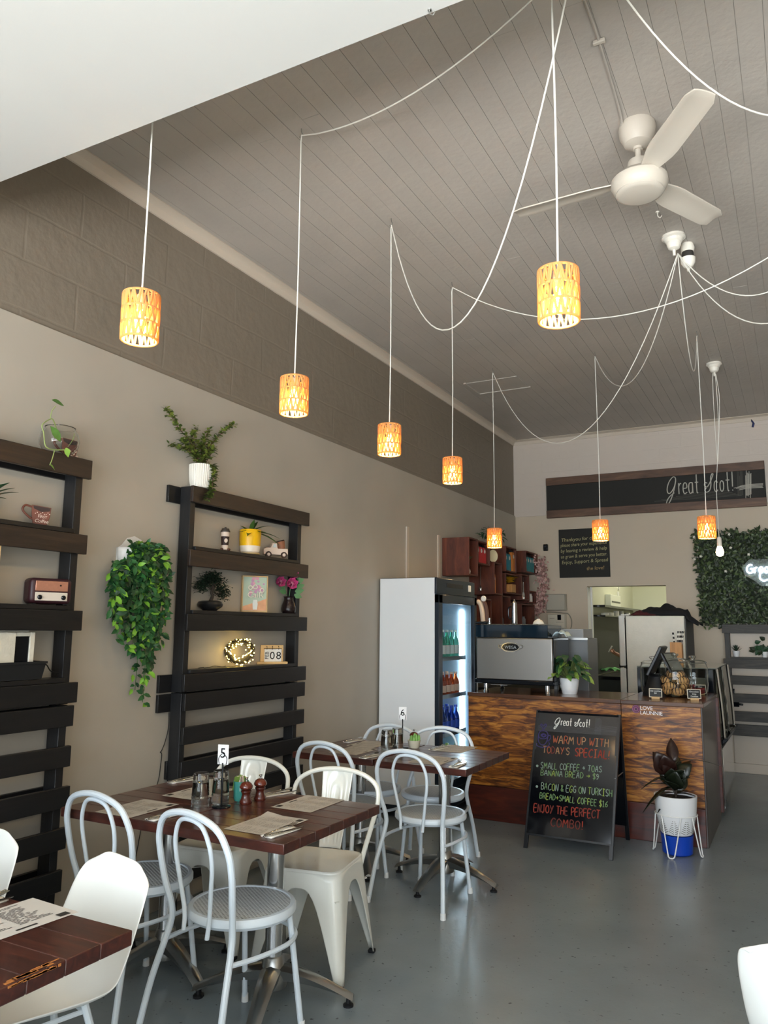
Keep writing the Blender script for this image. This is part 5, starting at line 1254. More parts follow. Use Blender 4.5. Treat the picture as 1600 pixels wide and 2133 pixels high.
b = MB(); b.bx(.0805, .084, -.27, .27, -.02, .0); b.build('slot', m_ink, t)
q = P(1291, 1250, X=KX0+.02); b = MB(); b.bx(KX0+.001, KX0+.006, q.y-.05, q.y+.05, q.z-.12, q.z+.12); b.rod((KX0+.001, q.y, q.z+.16), (KX0+.02, q.y, q.z+.16), .02, 12)
tag(b.build('paper_notice', M('paper_white', '#e6e6d8', .7)), 'strip of white paper pinned on the kitchen wall beside the dispenser', 'paper')
t = thing('kitchen_bench', 'dark kitchen bench along the left kitchen wall through the doorway', 'bench', (KX0+.3, 11, 0))
b = MB(); b.bx(KX0+.002, KX0+.50, 9.80, KY1-.02, .05, .90); b.build('cabinet', M('dark_teal_cabinet', '#16211f', .5), t, world=True); b = MB(); b.bx(KX0+.002, KX0+.54, 9.78, KY1-.02, .90, .94); b.build('bench_top', m_ink, t, world=True, bevel=.004)
b = MB(); b.bx(KX0+.501, KX0+.52, 9.85, 10.6, .5, .52); b.bx(KX0+.05, KX0+.50, 9.785, 9.80, .45, .47); b.build('rail', m_steel, t, world=True)
q = P(1228, 1330, X=DX0+.004); t = thing('light_switch', 'slim white light switch on the doorway reveal', 'switch', (DX0, YB+.10, q.z))
b = MB(); b.bx(.006, .014, -.035, .035, -.075, .075); b.build('plate', m_ceramic, t, bevel=.004); b = MB(); b.bx(.014, .02, -.012, .012, -.02, .02); b.build('rocker', m_ceramic, t)
rr = []; q = P(1270, 1392, Y=10.2)
for i in range(12): rr.append([V(q.x-.12+i*.026+.01*math.sin(j), q.y-.10+j*.028, .955+.045*abs(math.sin(i*.8+j*.9))+.03*math.sin(i*.27)) for j in range(8)])
b = MB(); b.grid(rr); tag(b.build('green_cloth', M('bright_green_cloth', '#8fdc8a', .7, var=.35, vscale=14), solid=.003, smooth=60), 'bright green crumpled packet on the kitchen bench below the hand', 'packet')

# the person in the kitchen: only a hand and forearm show past the fridge
m_skin = M('skin', '#a4745a', .5, bump=.05, bscale=60)
HP = P(1273, 1358, Y=10.2); BX, BY = -1.52, 10.27
t = thing('person', 'person behind the white fridge reaching one hand out holding a small white item', 'person', (BX, BY, 0))
def skin(name, pts, edges, radii, mat, parent, sub=2):
    me = bpy.data.meshes.new(name); me.from_pydata([tuple(p) for p in pts], edges, []); o = bpy.data.objects.new(name, me); COL.objects.link(o); o.parent = parent
    me.materials.append(mat); md = o.modifiers.new('skin', 'SKIN'); md.use_smooth_shade = True
    for v, r_ in zip(me.skin_vertices[0].data, radii): v.radius = (r_, r_) if not isinstance(r_, tuple) else r_
    me.skin_vertices[0].data[0].use_root = True
    m2 = o.modifiers.new('sub', 'SUBSURF'); m2.levels = sub; m2.render_levels = sub; return o
hand = HP-V(BX, BY, 0); el = V(-.20, -.02, 1.02); palm = hand+V(.05, .01, -.015); wr = hand+V(.10, .015, -.045)
pts = [(0, 0, .90), (0, 0, 1.05), (-.01, 0, 1.25), (-.02, 0, 1.36), (-.03, 0, 1.43), (-.055, 0, 1.50), (-.065, 0, 1.56), (-.06, 0, 1.61),
       (-.02, -.17, 1.34), (-.10, -.20, 1.12), tuple(wr), tuple(palm), (-.02, .17, 1.34), (-.05, .22, 1.10), (-.25, .18, 1.02), (-.33, .16, 1.01),
       (0, -.09, .82), (-.02, -.10, .48), (.02, -.10, .09), (-.10, -.11, .035), (0, .09, .82), (-.02, .10, .48), (.02, .10, .09), (-.10, .11, .035)]
ed = [(0, 1), (1, 2), (2, 3), (3, 4), (4, 5), (5, 6), (6, 7), (3, 8), (8, 9), (9, 10), (10, 11), (3, 12), (12, 13), (13, 14), (14, 15), (0, 16), (16, 17), (17, 18), (18, 19), (0, 20), (20, 21), (21, 22), (22, 23)]
rd = [.13, .125, .14, .10, .05, .075, .085, .06, .06, .042, .027, .035, .06, .042, .03, .03, .085, .055, .04, .035, .085, .055, .04, .035]
fing = [((-.035, -.030, .012), (-.055, -.034, .030), (-.050, -.030, .052)), ((-.040, -.014, .020), (-.062, -.014, .042), (-.052, -.010, .066)), ((-.040, .004, .022), (-.062, .006, .044), (-.052, .008, .066)), ((-.036, .020, .018), (-.054, .024, .036), (-.046, .026, .052)), ((.002, -.034, .010), (-.012, -.050, .034), (-.022, -.046, .056))]
for chain in fing:
    prev = 11
    for k, p in enumerate(chain):
        pts.append(tuple(palm+Vector(p))); rd.append((.0095, .009, .0075)[k]); ed.append((prev, len(pts)-1)); prev = len(pts)-1
skin('body', pts, ed, rd, m_skin, t)
b = MB(); b.ball((-.052, 0, 1.60), .098, 18, sc=(1.0, .85, .72)); b.ball((-.015, 0, 1.545), .085, 16, sc=(.9, .98, 1.1)); b.build('hair', M('hair_dark', '#1a120d', .6), t)
b = MB()
for s_ in (-1, 1): b.ball((-.128, s_*.03, 1.565), .009, 10)
b.build('eyes', M('eye_dark', '#181210', .3), t)
b = MB(); b.tube(cat([(-.135, 0, 1.57), (-.160, 0, 1.535), (-.14, 0, 1.53)], 4), .010, 8); b.build('nose', m_skin, t)
skin('shirt', [(0, 0, .92), (0, 0, 1.05), (-.01, 0, 1.25), (-.02, 0, 1.365), (-.02, -.17, 1.34), (-.075, -.195, 1.18), (-.02, .17, 1.34), (-.042, .21, 1.16)], [(0, 1), (1, 2), (2, 3), (3, 4), (4, 5), (3, 6), (6, 7)], [.145, .14, .152, .11, .07, .056, .07, .056], m_cl, t)
skin('trousers', [(0, 0, .94), (0, -.09, .82), (-.02, -.10, .48), (.02, -.10, .10), (0, .09, .82), (-.02, .10, .48), (.02, .10, .10)], [(0, 1), (1, 2), (2, 3), (0, 4), (4, 5), (5, 6)], [.145, .098, .068, .055, .098, .068, .055], M('dark_trousers', '#1c1e26', .9), t)
for s_ in (-1, 1):
    b = MB(); b.ball((-.06, s_*.105, .04), .05, 14, sc=(1.9, .85, .8)); b.build('shoe', m_rubber, t)
q = palm+V(-.055, -.02, .05)+V(BX, BY, 0); b = MB(); b.box(q, (.012, .05, .09), rot=Matrix.Rotation(.5, 3, 'Y')); tag(b.build('white_card', M('card_white', '#e0ded6', .5), bevel=.003), 'small white item held in the hand in the kitchen doorway', 'card')

# ------------------------------------------------------------------ sandwich board
bl, br, tl_, tr_ = V(-1.775, 5.50, .085), V(-1.195, 5.50, .085), V(-1.748, 5.75, .905), V(-1.168, 5.75, .905)
t = thing('sandwich_board', 'black sandwich board with coloured chalk specials standing before the counter', 'chalkboard', (-1.47, 5.72, 0))
m_sb = M('gloss_chalkboard', '#0b0d12', .09, var=.2, vscale=5); m_sbf = M('board_frame', '#121418', .35)
uu = (br-bl); vv = (tl_-bl); nn = uu.cross(vv).normalized()
if nn.y > 0: nn = -nn
def at(s, q, o=.0): return bl+uu*s+vv*(1-q)+nn*o
b = MB(); b.prism([(0, 0), (uu.length, 0), (uu.length, vv.length), (0, vv.length)], bl, uu.normalized(), vv.normalized(), -nn*.012)
b.build('front_board', m_sb, t, world=True, bevel=.002)
b = MB(); b.add([at(0, .0, .0008), at(1, .0, .0008), at(1, .17, .0008), at(0, .17, .0008)], [(0, 1, 2, 3)]); b.build('printed_header', M('header_grey', '#1d2126', .3), t, world=True)
for s in (.0, 1.0):
    b = MB(); p0, p1 = at(s, 1.09, .001), at(s, -.005, .001); p0.z = 0
    b.prism([(-.014, 0), (.014, 0), (.014, (p1-p0).length), (-.014, (p1-p0).length)], p0, uu.normalized(), (p1-p0).normalized(), -nn*.02); b.build('front_leg', m_sbf, t, world=True, bevel=.002)
b = MB(); b.prism([(0, 0), (uu.length, 0), (uu.length, .012), (0, .012)], at(0, 1.0, .003), uu.normalized(), vv.normalized(), -nn*.02); b.build('bottom_rail', m_sbf, t, world=True)
# rear half
rl, rr_ = V(-1.775, 6.045, 0), V(-1.195, 6.045, 0)
for a_, c_ in ((rl, at(0, 0)), (rr_, at(1, 0))):
    b = MB(); d = (c_-a_); b.prism([(-.014, 0), (.014, 0), (.014, d.length), (-.014, d.length)], a_, (1, 0, 0), d.normalized(), (0, .018, 0)); b.build('rear_leg', m_sbf, t, world=True, bevel=.002)
b = MB(); a_ = rl.lerp(at(0, 0), .12); d = at(0, 0)-a_; b.prism([(0, 0), (uu.length, 0), (uu.length, d.length), (0, d.length)], a_, (1, 0, 0), d.normalized(), (0, -.010, 0)); b.build('rear_board', m_sb, t, world=True)
b = MB(); p = at(1.0, .5); p2 = rr_.lerp(at(1, 0), .55); b.rod(p, p2, .004, 6); b.build('stay', m_steel, t, world=True)
ck = {k: M('chalk_'+k, c, .85) for k, c in (('orange', '#a2553a'), ('peach', '#a87f5c'), ('red', '#95382a'), ('green', '#708f62'), ('pale', '#84968a'), ('purple', '#3c3468'), ('white', '#c8cac8'), ('lime', '#8fa34e'), ('brick', '#74332b'))}
A_ = vv.length/uu.length
def line(s, s0, q0, s1, q1, h, cols, name, r=.0027):
    """writes from (s0, q0) towards (s1, q1) on the board; q is the baseline, h the cap height in board heights"""
    random.seed(len(s)*7+int(q0*100)); H = h*vv.length; W = (s1-s0)*uu.length
    probe = MB(); wd = strokes(probe, s, lambda a, c: V(a, 0, c), H, r); k = W/wd
    sl = (q1-q0)*vv.length/W
    b = MB(); strokes(b, s, lambda a, c: at(s0+a/uu.length, q0-(c/vv.length)+(sl*a)/vv.length, .0012), H, r, cols=list(range(len(cols))), wide=k*1.0)
    # widths were fitted by scaling the letters sideways
    b.build(name, [ck[c] for c in cols], t, world=True)
line('WARM UP WITH', .225, .262, .915, .262, .062, ['orange', 'peach', 'orange', 'peach'], 'chalk_line', .0034)
line("TODAY'S", .11, .348, .45, .348, .055, ['peach', 'orange', 'brick'], 'chalk_line', .003)
line('SPECIAL!', .51, .352, .93, .352, .062, ['red', 'orange', 'red'], 'chalk_line', .0042)
line('SMALL COFFEE + TOAS', .10, .474, .85, .462, .048, ['pale', 'green', 'pale'], 'chalk_line')
line('BANANA BREAD > $9', .11, .530, .82, .520, .045, ['green', 'pale', 'green', 'lime'], 'chalk_line')
line('BACON & EGG ON TURKISH', .13, .640, .985, .640, .052, ['pale', 'green', 'pale', 'lime'], 'chalk_line')
line('BREAD+SMALL COFFEE $16', .125, .712, .94, .722, .045, ['green', 'green', 'lime'], 'chalk_line')
line('ENJOY THE PERFECT', .065, .820, .865, .812, .060, ['red', 'brick', 'red'], 'chalk_line', .0038)
line('COMBO!', .285, .912, .68, .908, .060, ['brick', 'brick', 'red'], 'chalk_line', .0036)
b = MB()
for s, q in ((.055, .458), (.075, .622)): b.lathe([(0, 0), (.009, 0), (.009, .001), (0, .001)], at(s, q, .0006), 12, ax=tuple(nn))
b.build('bullet', ck['pale'], t, world=True)
b = MB(); H = .052*vv.length*1.25; great_scot(b, lambda a, c: at(.225+a/uu.length*1.42, .112-c/vv.length, .0014), H*.92, .0030); b.build('header_lettering', ck['white'], t, world=True)
b = MB(); rnd = random.Random(4)
for i in range(7): s = .73+i*.011; b.rod(at(s, .03+rnd.random()*.02, .0012), at(s, .165, .0012), .001, 4)
for i in range(6): q = .095+i*.008; b.rod(at(.70+rnd.random()*.1, q, .0012), at(.99, q+.002, .0012), .0009, 4)
for i in range(8): q = .115+i*.006; b.rod(at(.02, q+.01, .0012), at(.98, q+.006, .0012), .0005, 4)
b.build('header_plaid', M('header_line', '#565a60', .6), t, world=True)
b = MB()   # a coffee cup drawn in chalk with a heart of steam
def dr(pts, r=.0035, closed=False): b.tube(cat([at(s, q, .0012) for s, q in pts], 5, closed), r, 5, closed=closed)
dr([(.035, .205), (.05, .175), (.095, .168), (.14, .178), (.155, .205), (.135, .228), (.095, .235), (.05, .228)], closed=True)
dr([(.033, .205), (.04, .255), (.075, .282), (.115, .282), (.145, .255), (.157, .205)]); dr([(.155, .205), (.185, .205), (.19, .225), (.165, .25), (.15, .245)])
dr([(.02, .275), (.03, .295), (.095, .305), (.165, .292), (.185, .27), (.17, .262)]); dr([(.07, .205), (.1, .195), (.13, .205), (.1, .218)], .006, True)
dr([(.09, .165), (.075, .14), (.05, .125), (.06, .112), (.085, .125), (.11, .11), (.125, .122), (.105, .14), (.095, .155)])
b.build('cup_drawing', ck['purple'], t, world=True)

# ------------------------------------------------------------------ plant stand by the counter
q = V(-.83, 5.865, 0)
t = thing('floor_plant_pot', 'dark-leaved rubber plant in a white patterned pot at the counter end', 'plant', (q.x, q.y, .135))
pr0 = [(0, 0), (.098, 0), (.106, .01), (.132, .14), (.140, .24), (.1405, .25), (.131, .25), (.128, .22), (0, .215)]
b = MB(); b.lathe(pr0, seg=40); b.build('pot', m_pot, t)
b = MB(); b.lathe([(0, .232), (.06, .234), (.127, .228)], seg=24); b.build('soil', m_soil, t)
b = MB()   # leaf motifs round the foot of the pot
for k in range(9):
    a0 = 2*PI*k/9-PI/2
    def surf(da, z): r_ = .106+.026*(z-.01)/.13+.0012; a = a0+da/r_; return V(r_*math.cos(a), r_*math.sin(a), z)
    for j in range(7):
        z = .012+j*.014; w_ = .036*(1-j/8.5)
        for s_ in (-1, 1): b.tube([surf(s_*.004, z), surf(s_*w_, z+.002+w_*.55-.008)], .0016, 4)
b.build('leaf_motif', M('motif_grey', '#6b675f', .5), t)
m_rub, m_rubr = M('rubber_leaf', '#191f14', .3, var=.3, vscale=8), M('rubber_leaf_red', '#2a1712', .35, var=.2, vscale=8)
st = MB(); f = MB()
trunk = cat([(0, .0, .22), (.012, 0, .32), (-.01, 0, .40), (.01, 0, .46)], 4); st.tube(trunk, .007, 8); st.tube(cat([(0, 0, .25), (-.025, 0, .33), (-.03, 0, .40)], 4), .005, 7)
for i, (z, a, L, W, up_, dr_, mi) in enumerate(((.52, 190, .20, .13, 1.6, .0, 1), (.53, 150, .19, .10, 1.3, .15, 1), (.60, 80, .19, .075, 2.2, .0, 1), (.58, -10, .26, .035, .9, .9, 0), (.47, 25, .20, .09, .55, .0, 0), (.50, 60, .16, .08, 1.0, .0, 0), (.44, 200, .25, .03, .5, .8, 0), (.36, 180, .24, .03, .2, .2, 0), (.34, 200, .24, .04, .3, 1.0, 0),
        (.30, 165, .16, .09, .9, .1, 0), (.30, 20, .16, .09, 1.1, .1, 0), (.33, 250, .17, .11, 1.0, .2, 0), (.36, 290, .17, .10, 1.3, .1, 0), (.28, 190, .18, .05, .25, .5, 0), (.27, -5, .20, .045, .25, .5, 0), (.27, 30, .17, .05, .4, .4, 0), (.25, 200, .15, .04, .15, .9, 0), (.42, 270, .16, .11, .9, .1, 0), (.46, 110, .17, .08, 1.0, .2, 1), (.55, 230, .16, .11, 1.2, .1, 1), (.31, 215, .16, .11, .8, .1, 0), (.34, 310, .16, .10, .9, .1, 0), (.38, 160, .15, .10, 1.1, .1, 0), (.40, 240, .16, .11, 1.0, .0, 0), (.43, 330, .17, .10, 1.0, .1, 0), (.47, 200, .15, .09, 1.3, .1, 1))):
    aa = rad(a+28); d = V(math.cos(aa), math.sin(aa), up_); base = V(.0, 0, .24+(z-.25)*.62) if z < .5 or a < 100 else V(-.03, 0, .21+(z-.25)*.62)
    L *= .92; W *= 1.12
    f.leaf(base, d, (0, 0, 1) if up_ < 1 else (0, -1, .4), L, W, mi, dr_, .12, 5, .85)
st.build('stem', M('dark_stem', '#2c241b', .6), t); f.build('leaves', [m_rub, m_rubr], t, smooth=70, solid=.0012)
t2 = thing('plant_stand', 'white wire hairpin plant stand holding the patterned pot', 'plant stand', (q.x, q.y, 0)); m_wire = M('white_wire', '#e6e6e4', .35)
R_, RZ = .136, .262
b = MB(); b.tube([(R_*math.cos(2*PI*i/40), R_*math.sin(2*PI*i/40), RZ) for i in range(40)], .0042, 8, closed=True); b.build('ring', m_wire, t2)
for k in range(4):
    a = rad(-97+k*90); w_ = rad(28)
    pts = [(R_*math.cos(a-w_), R_*math.sin(a-w_), RZ), (R_*1.13*math.cos(a-w_*.34), R_*1.13*math.sin(a-w_*.34), .04), (R_*1.19*math.cos(a-w_*.2), R_*1.19*math.sin(a-w_*.2), .010), (R_*1.2*math.cos(a), R_*1.2*math.sin(a), .0045), (R_*1.19*math.cos(a+w_*.2), R_*1.19*math.sin(a+w_*.2), .010), (R_*1.13*math.cos(a+w_*.34), R_*1.13*math.sin(a+w_*.34), .04), (R_*math.cos(a+w_), R_*math.sin(a+w_), RZ)]
    b = MB(); b.tube(cat(pts, 6), .0042, 8); b.build('hairpin_leg', m_wire, t2)
b = MB(); b.lathe([(0, 0), (.085, 0), (.098, .01), (.104, .11), (.107, .128), (.098, .128), (.09, .02), (0, .02)], (0, 0, .002), 32); o = b.build('blue_bowl', M('cobalt_plastic', '#0d3fae', .35), origin=(0, 0, 0)); o.location = (q.x, q.y, 0)
tag(o, 'blue plastic tub under the patterned pot inside the wire stand', 'tub')

# ------------------------------------------------------------------ table settings
m_paper = M('menu_paper', '#b4afa7', .6, var=.05, vscale=30); m_print = M('menu_print', '#8b857e', .7); m_printd = M('menu_block', '#2b2927', .7)
def menu(lb, c, rz, curl=0, crisp=False):
    t = thing('menu_sheet', lb, 'menu', (c[0], c[1], TZ+.0006), rz, 'paper menus used as place mats'); L, W = .285, .205
    b = MB(); rows = []
    for i in range(13):
        x = -L/2+L*i/12; row = []
        for j in range(9):
            y = -W/2+W*j/8; z = .0008
            if curl: z += curl*max(0, (i/12-.72))**2*4*max(0, (j/8-.6))*.35 
            row.append(V(x, y, z))
        rows.append(row)
    b.grid(rows); b.build('sheet', M('menu_paper_bright', '#cbc7c1', .6) if crisp else m_paper, t, smooth=60)
    rnd = random.Random(int(abs(c[0]*100)+abs(c[1]*1000))); b = MB()
    for col in range(3 if not crisp else 2):
        x0 = -L/2+.014+col*(L-.03)/(3 if not crisp else 2); wd = (L-.05)/(3 if not crisp else 2)
        for r_ in range(20 if crisp else 16):
            y = W/2-.018-r_*(W-.05)/(20 if crisp else 16); k = wd*rnd.uniform(.5, 1)
            if rnd.random() < .12: continue
            n = rnd.randint(2, 5); xx = x0
            for w_ in range(n):
                ww = k/n*rnd.uniform(.55, .95); b.add([(xx, y, .0015), (xx+ww, y, .0015), (xx+ww, y+.0028, .0015), (xx, y+.0028, .0015)], [(0, 1, 2, 3)]); xx += k/n
    b.build('printed_text', m_printd if crisp else m_print, t, smooth=0)
    b = MB(); b.add([(L/2-.05, -W/2+.01, .0015), (L/2-.018, -W/2+.01, .0015), (L/2-.018, -W/2+.034, .0015), (L/2-.05, -W/2+.034, .0015)], [(0, 1, 2, 3)]); b.add([(-.03, -W/2+.016, .0015), (.03, -W/2+.016, .0015), (.03, -W/2+.024, .0015), (-.03, -W/2+.024, .0015)], [(0, 1, 2, 3)]); b.build('printed_block', m_printd, t, smooth=0)
    return t
m_nap = M('white_napkin', '#ece7dd', .85, bump=.2, bscale=120); m_cut = M('cutlery_steel', '#c9c7c2', .18, 1)
PRO = {}
def cutlery(where, c, rz):
    """napkin, fork and knife at one place"""
    mt = Matrix.Translation((c[0], c[1], TZ)) @ Matrix.Rotation(rz, 4, 'Z')
    def place(key, make, off, rot, lb, ca, gr):
        if key not in PRO: PRO[key] = make(); o = PRO[key]
        else: o = dup(PRO[key], (0, 0, 0))
        p = mt @ Vector(off); o.location = p; o.rotation_euler = (0, 0, rz+rot); tag(o, lb, ca, gr); return o
    def mk_nap():
        b = MB(); b.grid([[V(-.028+.056*i/6, -.085+.17*j/8, .004+.0015*math.sin(i*1.1)+.001*math.sin(j)) for j in range(9)] for i in range(7)]); b.grid([[V(-.026+.05*i/6, -.083+.165*j/8, .0015) for j in range(9)] for i in range(7)])
        return b.build('napkin', m_nap, origin=(0, 0, 0), solid=.002, smooth=60)
    def mk_fork():
        t = thing('fork', 'x', 'fork')
        b = MB(); b.tube(cat([(0, -.095, .0), (0, -.05, .002), (0, .02, .003), (0, .045, .001)], 4), [.0055, .0055, .005, .0045, .004, .004, .0035, .003, .003, .0028, .003, .004, .0055], 8, flat=.4, up=(0, 0, 1)); b.build('handle', m_cut, t)
        b = MB(); b.grid([[V(x*w_, y, z) for x in (-1, 0, 1)] for y, w_, z in ((.043, .005, .001), (.052, .010, -.0005), (.064, .0115, 0))])
        for x in (-.0095, -.0032, .0032, .0095): b.tube([(x, .063, 0), (x, .08, .002), (x*.95, .098, .006)], [.0018, .0016, .0009], 6)
        b.build('tines', m_cut, t, solid=.0012); return t
    def mk_knife():
        t = thing('knife', 'x', 'knife')
        b = MB(); b.box((0, -.05, 0), (.011, .10, .005)); b.build('handle', m_cut, t, bevel=.002)
        b = MB(); b.prism([(-.005, 0), (.006, 0), (.0085, .03), (.008, .075), (.002, .105), (-.005, .108)], (0, 0, -.0008), (1, 0, 0), (0, 1, 0), (0, 0, .0016)); b.build('blade', m_cut, t); return t
    place('n', mk_nap, (0, 0, .0), 0, 'folded white paper napkin '+where, 'napkin', 'paper napkins at the place settings')
    place('f', mk_fork, (-.014, .010, .0105), .08, 'fork on the napkin '+where, 'fork', 'forks at the place settings')
    place('k', mk_knife, (.014, -.004, .0095), -.10, 'knife on the napkin '+where, 'knife', 'knives at the place settings')
K = 1.0333
def S(px, py): p = P(px, py, Z=TZ); return (p.x, p.y)
def mid(*pts): q = [S(*p) for p in pts]; return (sum(a for a, _ in q)/len(q), sum(c for _, c in q)/len(q))
menu('paper menu at the front left place of the middle table', mid((215, 1690), (305, 1664), (355, 1679), (270, 1704)), rad(90), 0)
menu('paper menu with one curled corner at the front right place of the middle table', mid((474, 1728), (560, 1695), (634, 1709), (553, 1740)), rad(90), .22)
menu('paper menu lying before the nearest cream metal chair', mid((567, 1682), (633, 1658), (719, 1666), (650, 1692)), rad(-90), 0)
menu('paper menu behind the stacked glasses on the middle table', mid((360, 1652), (470, 1650)), rad(-90), 0)
menu('paper menu at the front left place of the far table', mid((685, 1567), (733, 1554), (790, 1562), (740, 1574)), rad(90), 0)
menu('paper menu behind the stacked glasses on the far table', (-2.60, 4.72), rad(-90), 0)
menu('paper menu at the back right place of the far table, catching the fridge glow', mid((900, 1564), (935, 1551), (995, 1557), (960, 1568)), rad(-90), 0)
menu('paper menu seen through the chair back at the front right of the far table', mid((850, 1587), (880, 1575), (950, 1580), (930, 1594)), rad(90), 0)
menu('crisply printed paper menu on the near table in the lower left corner', (-1.895, 1.475), rad(86), 0, True)
for wh, (x, y), rz in (('at the front left place of the middle table', mid((308, 1712), (380, 1692)), -4), ('at the front right corner of the middle table', mid((550, 1747), (620, 1725)), -6), ('at the back of the middle table before the far metal chair', mid((543, 1660), (605, 1651)), -20),
                       ('at the back left corner of the middle table', mid((355, 1630), (410, 1624)), -12), ('at the front left of the far table beside the seam', (-2.345, 4.275), -8), ('at the front right corner of the far table', (-1.775, 4.27), 4),
                       ('at the back left corner of the far table', (-2.76, 4.79), -10), ('at the back of the far table beside the succulent', (-2.12, 4.78), -8)):
    cutlery(wh, (x, y), rad(rz))
cutlery('at the left photo edge on the near table', (-2.06, 1.49), rad(-8))
# tumblers stacked upside down
m_tum = M('tumbler_glass', (.97, .99, .98), .01, trans=1, ior=1.33)
def tumbler():
    b = MB(); b.lathe([(.040, 0), (.0385, .001), (.0365, .04), (.0325, .100), (.0315, .104), (0, .106), (0, .098), (.029, .096), (.0335, .05), (.0375, .001)], seg=28)
    return b.build('tumbler', m_tum, origin=(0, 0, 0), smooth=40)
tum = None
for grp, wh, spots in (('tumblers on the middle table', 'middle', ((-2.352, 2.752), (-2.318, 2.845), (-2.395, 2.86))), ('tumblers on the far table', 'far', ((-2.338, 4.470), (-2.322, 4.585), (-2.385, 4.56)))):
    for si, (x, y) in enumerate(spots):
        for lv in range(2 if si < 2 else 1):
            o = tum.copy() if tum else tumbler()
            if tum: COL.objects.link(o)
            tum = tum or o; o.location = (x, y, TZ+.0005+lv*.036)
            nm = ('nearest' if si == 0 else 'middle' if si == 1 else 'hindmost')
            tag(o, ('lower' if lv == 0 and si < 2 else 'upper' if si < 2 else 'single')+' upside-down tumbler of the '+nm+' stack on the '+wh+' table', 'glass', grp)
def number_stand(dg, c, lb, turn):
    t = thing('table_number', lb, 'table number', (c[0], c[1], TZ), turn)
    b = MB(); b.lathe([(0, 0), (.040, 0), (.041, .004), (.036, .008), (.008, .010), (0, .012)], seg=28); b.build('base', m_ink, t)
    b = MB(); b.rod((0, 0, .008), (0, 0, .185), .004, 10); b.build('pole', m_ink, t)
    b = MB(); b.bx(-.026, .026, -.0015, .0015, .178, .262); cd_ = b.build('card', M('card_gloss', '#e9e9ea', .35), t, bevel=.004)
    b = MB(); m_ = textmesh(dg, .058, .0008, 'CENTER'); b.merge(m_, Matrix.Translation((0, -.0022, .207))); b.build('digit', m_ink, t, smooth=0)
    b = MB(); b.tube(cat([(-.017, -.0025, .180), (-.019, -.0025, .206), (0, -.0025, .224), (.019, -.0025, .206), (.017, -.0025, .180)], 5), .0016, 6); b.build('wire_clip', m_ink, t)
number_stand('5', (-2.262, 2.785), 'black table number stand with a white card reading five', rad(12))
number_stand('6', (-2.335, 4.685), 'black table number stand with a white card reading six', rad(14))
m_mill = M('mill_wood', '#4a1c13', .25, var=.25, vscale=20, coat=.4)
def mill(lb, c, s=1.0, proto=None):
    if proto: return dup(proto, c, 0, lb, 'pepper mills')
    t = thing('pepper_mill', lb, 'pepper mill', c, 0, 'pepper mills')
    b = MB(); b.lathe([(0, 0), (.026, 0), (.028, .006), (.027, .014), (.022, .022), (.0185, .038), (.020, .046), (.0235, .05), (.0235, .055), (.019, .058)], seg=26); b.build('body', m_mill, t)
    b = MB(); b.lathe([(.018, .0585), (.024, .061), (.029, .068), (.029, .075), (.022, .087), (.010, .093), (0, .094)], seg=26); b.build('head', M('mill_head', '#5c2416', .22, coat=.5), t)
    b = MB(); b.lathe([(0, .093), (.004, .093), (.004, .102), (.008, .106), (.008, .11), (0, .112)], seg=14); b.build('knob', m_chrome, t); return t
pm = mill('red-brown pepper mill nearer the viewer on the middle table', (-2.215, 2.895, TZ))
mill('red-brown pepper mill with the taller silver knob, farther back on the middle table', (-2.205, 2.985, TZ), proto=pm)
mill('dark pepper mill beside the succulent on the far table', (-2.305, 4.795, TZ), proto=pm)
t = thing('sachet_cup', 'teal cup of green sachets behind the mills on the middle table', 'cup', (-2.275, 2.935, TZ))
b = MB(); b.lathe([(0, 0), (.028, 0), (.032, .01), (.036, .085), (.033, .085), (.03, .01), (0, .01)], seg=24); b.build('cup', M('teal_ceramic', '#3f8a80', .35), t)
b = MB(); rnd = random.Random(1)
for i in range(9): b.box((rnd.uniform(-.018, .018), rnd.uniform(-.018, .018), .075), (.03, .0025, .06), mi=i % 2, rot=Matrix.Rotation(rnd.uniform(-.3, .3), 3, 'Y') @ Matrix.Rotation(rnd.uniform(0, 3), 3, 'Z'))
b.build('sachets', [M('sachet_green', '#7a9a45', .6), M('sachet_cream', '#d9c7b8', .6)], t)
t = thing('table_succulent', 'little green succulent in a cream bowl on the far table', 'plant', (-2.275, 4.735, TZ))
b = MB(); b.lathe([(0, 0), (.030, 0), (.036, .012), (.043, .05), (.040, .05), (.036, .04), (0, .04)], seg=24); b.build('bowl', M('cream_bowl', '#cfc9b4', .4), t)
b = MB()
for i, (x, y, h_) in enumerate(((-.02, 0, .04), (0, .01, .055), (.018, -.005, .05), (.008, -.018, .035), (-.012, .018, .04), (.026, .015, .045))): b.lathe([(0, .03), (.008, .035), (.011, .04+h_*.5), (.007, .04+h_*.9), (0, .04+h_)], (x, y, 0), 10)
b.build('succulent', M('succulent_green', '#7fb05a', .4, var=.2, vscale=20), t)

# ------------------------------------------------------------------ things on the pallet shelves
XS = -3.058
def onshelf(px, z, py=None):
    """where pixel column px meets the middle of the shelf, at shelf height z"""
    lo, hi = .5, 6.0
    for _ in range(50):
        m = (lo+hi)/2; d = V(XS, m, z)-CAM
        x = 800+FPX*d.dot(RT)/d.dot(_f)
        if x < px: lo = m
        else: hi = m
    return V(XS, lo, z)
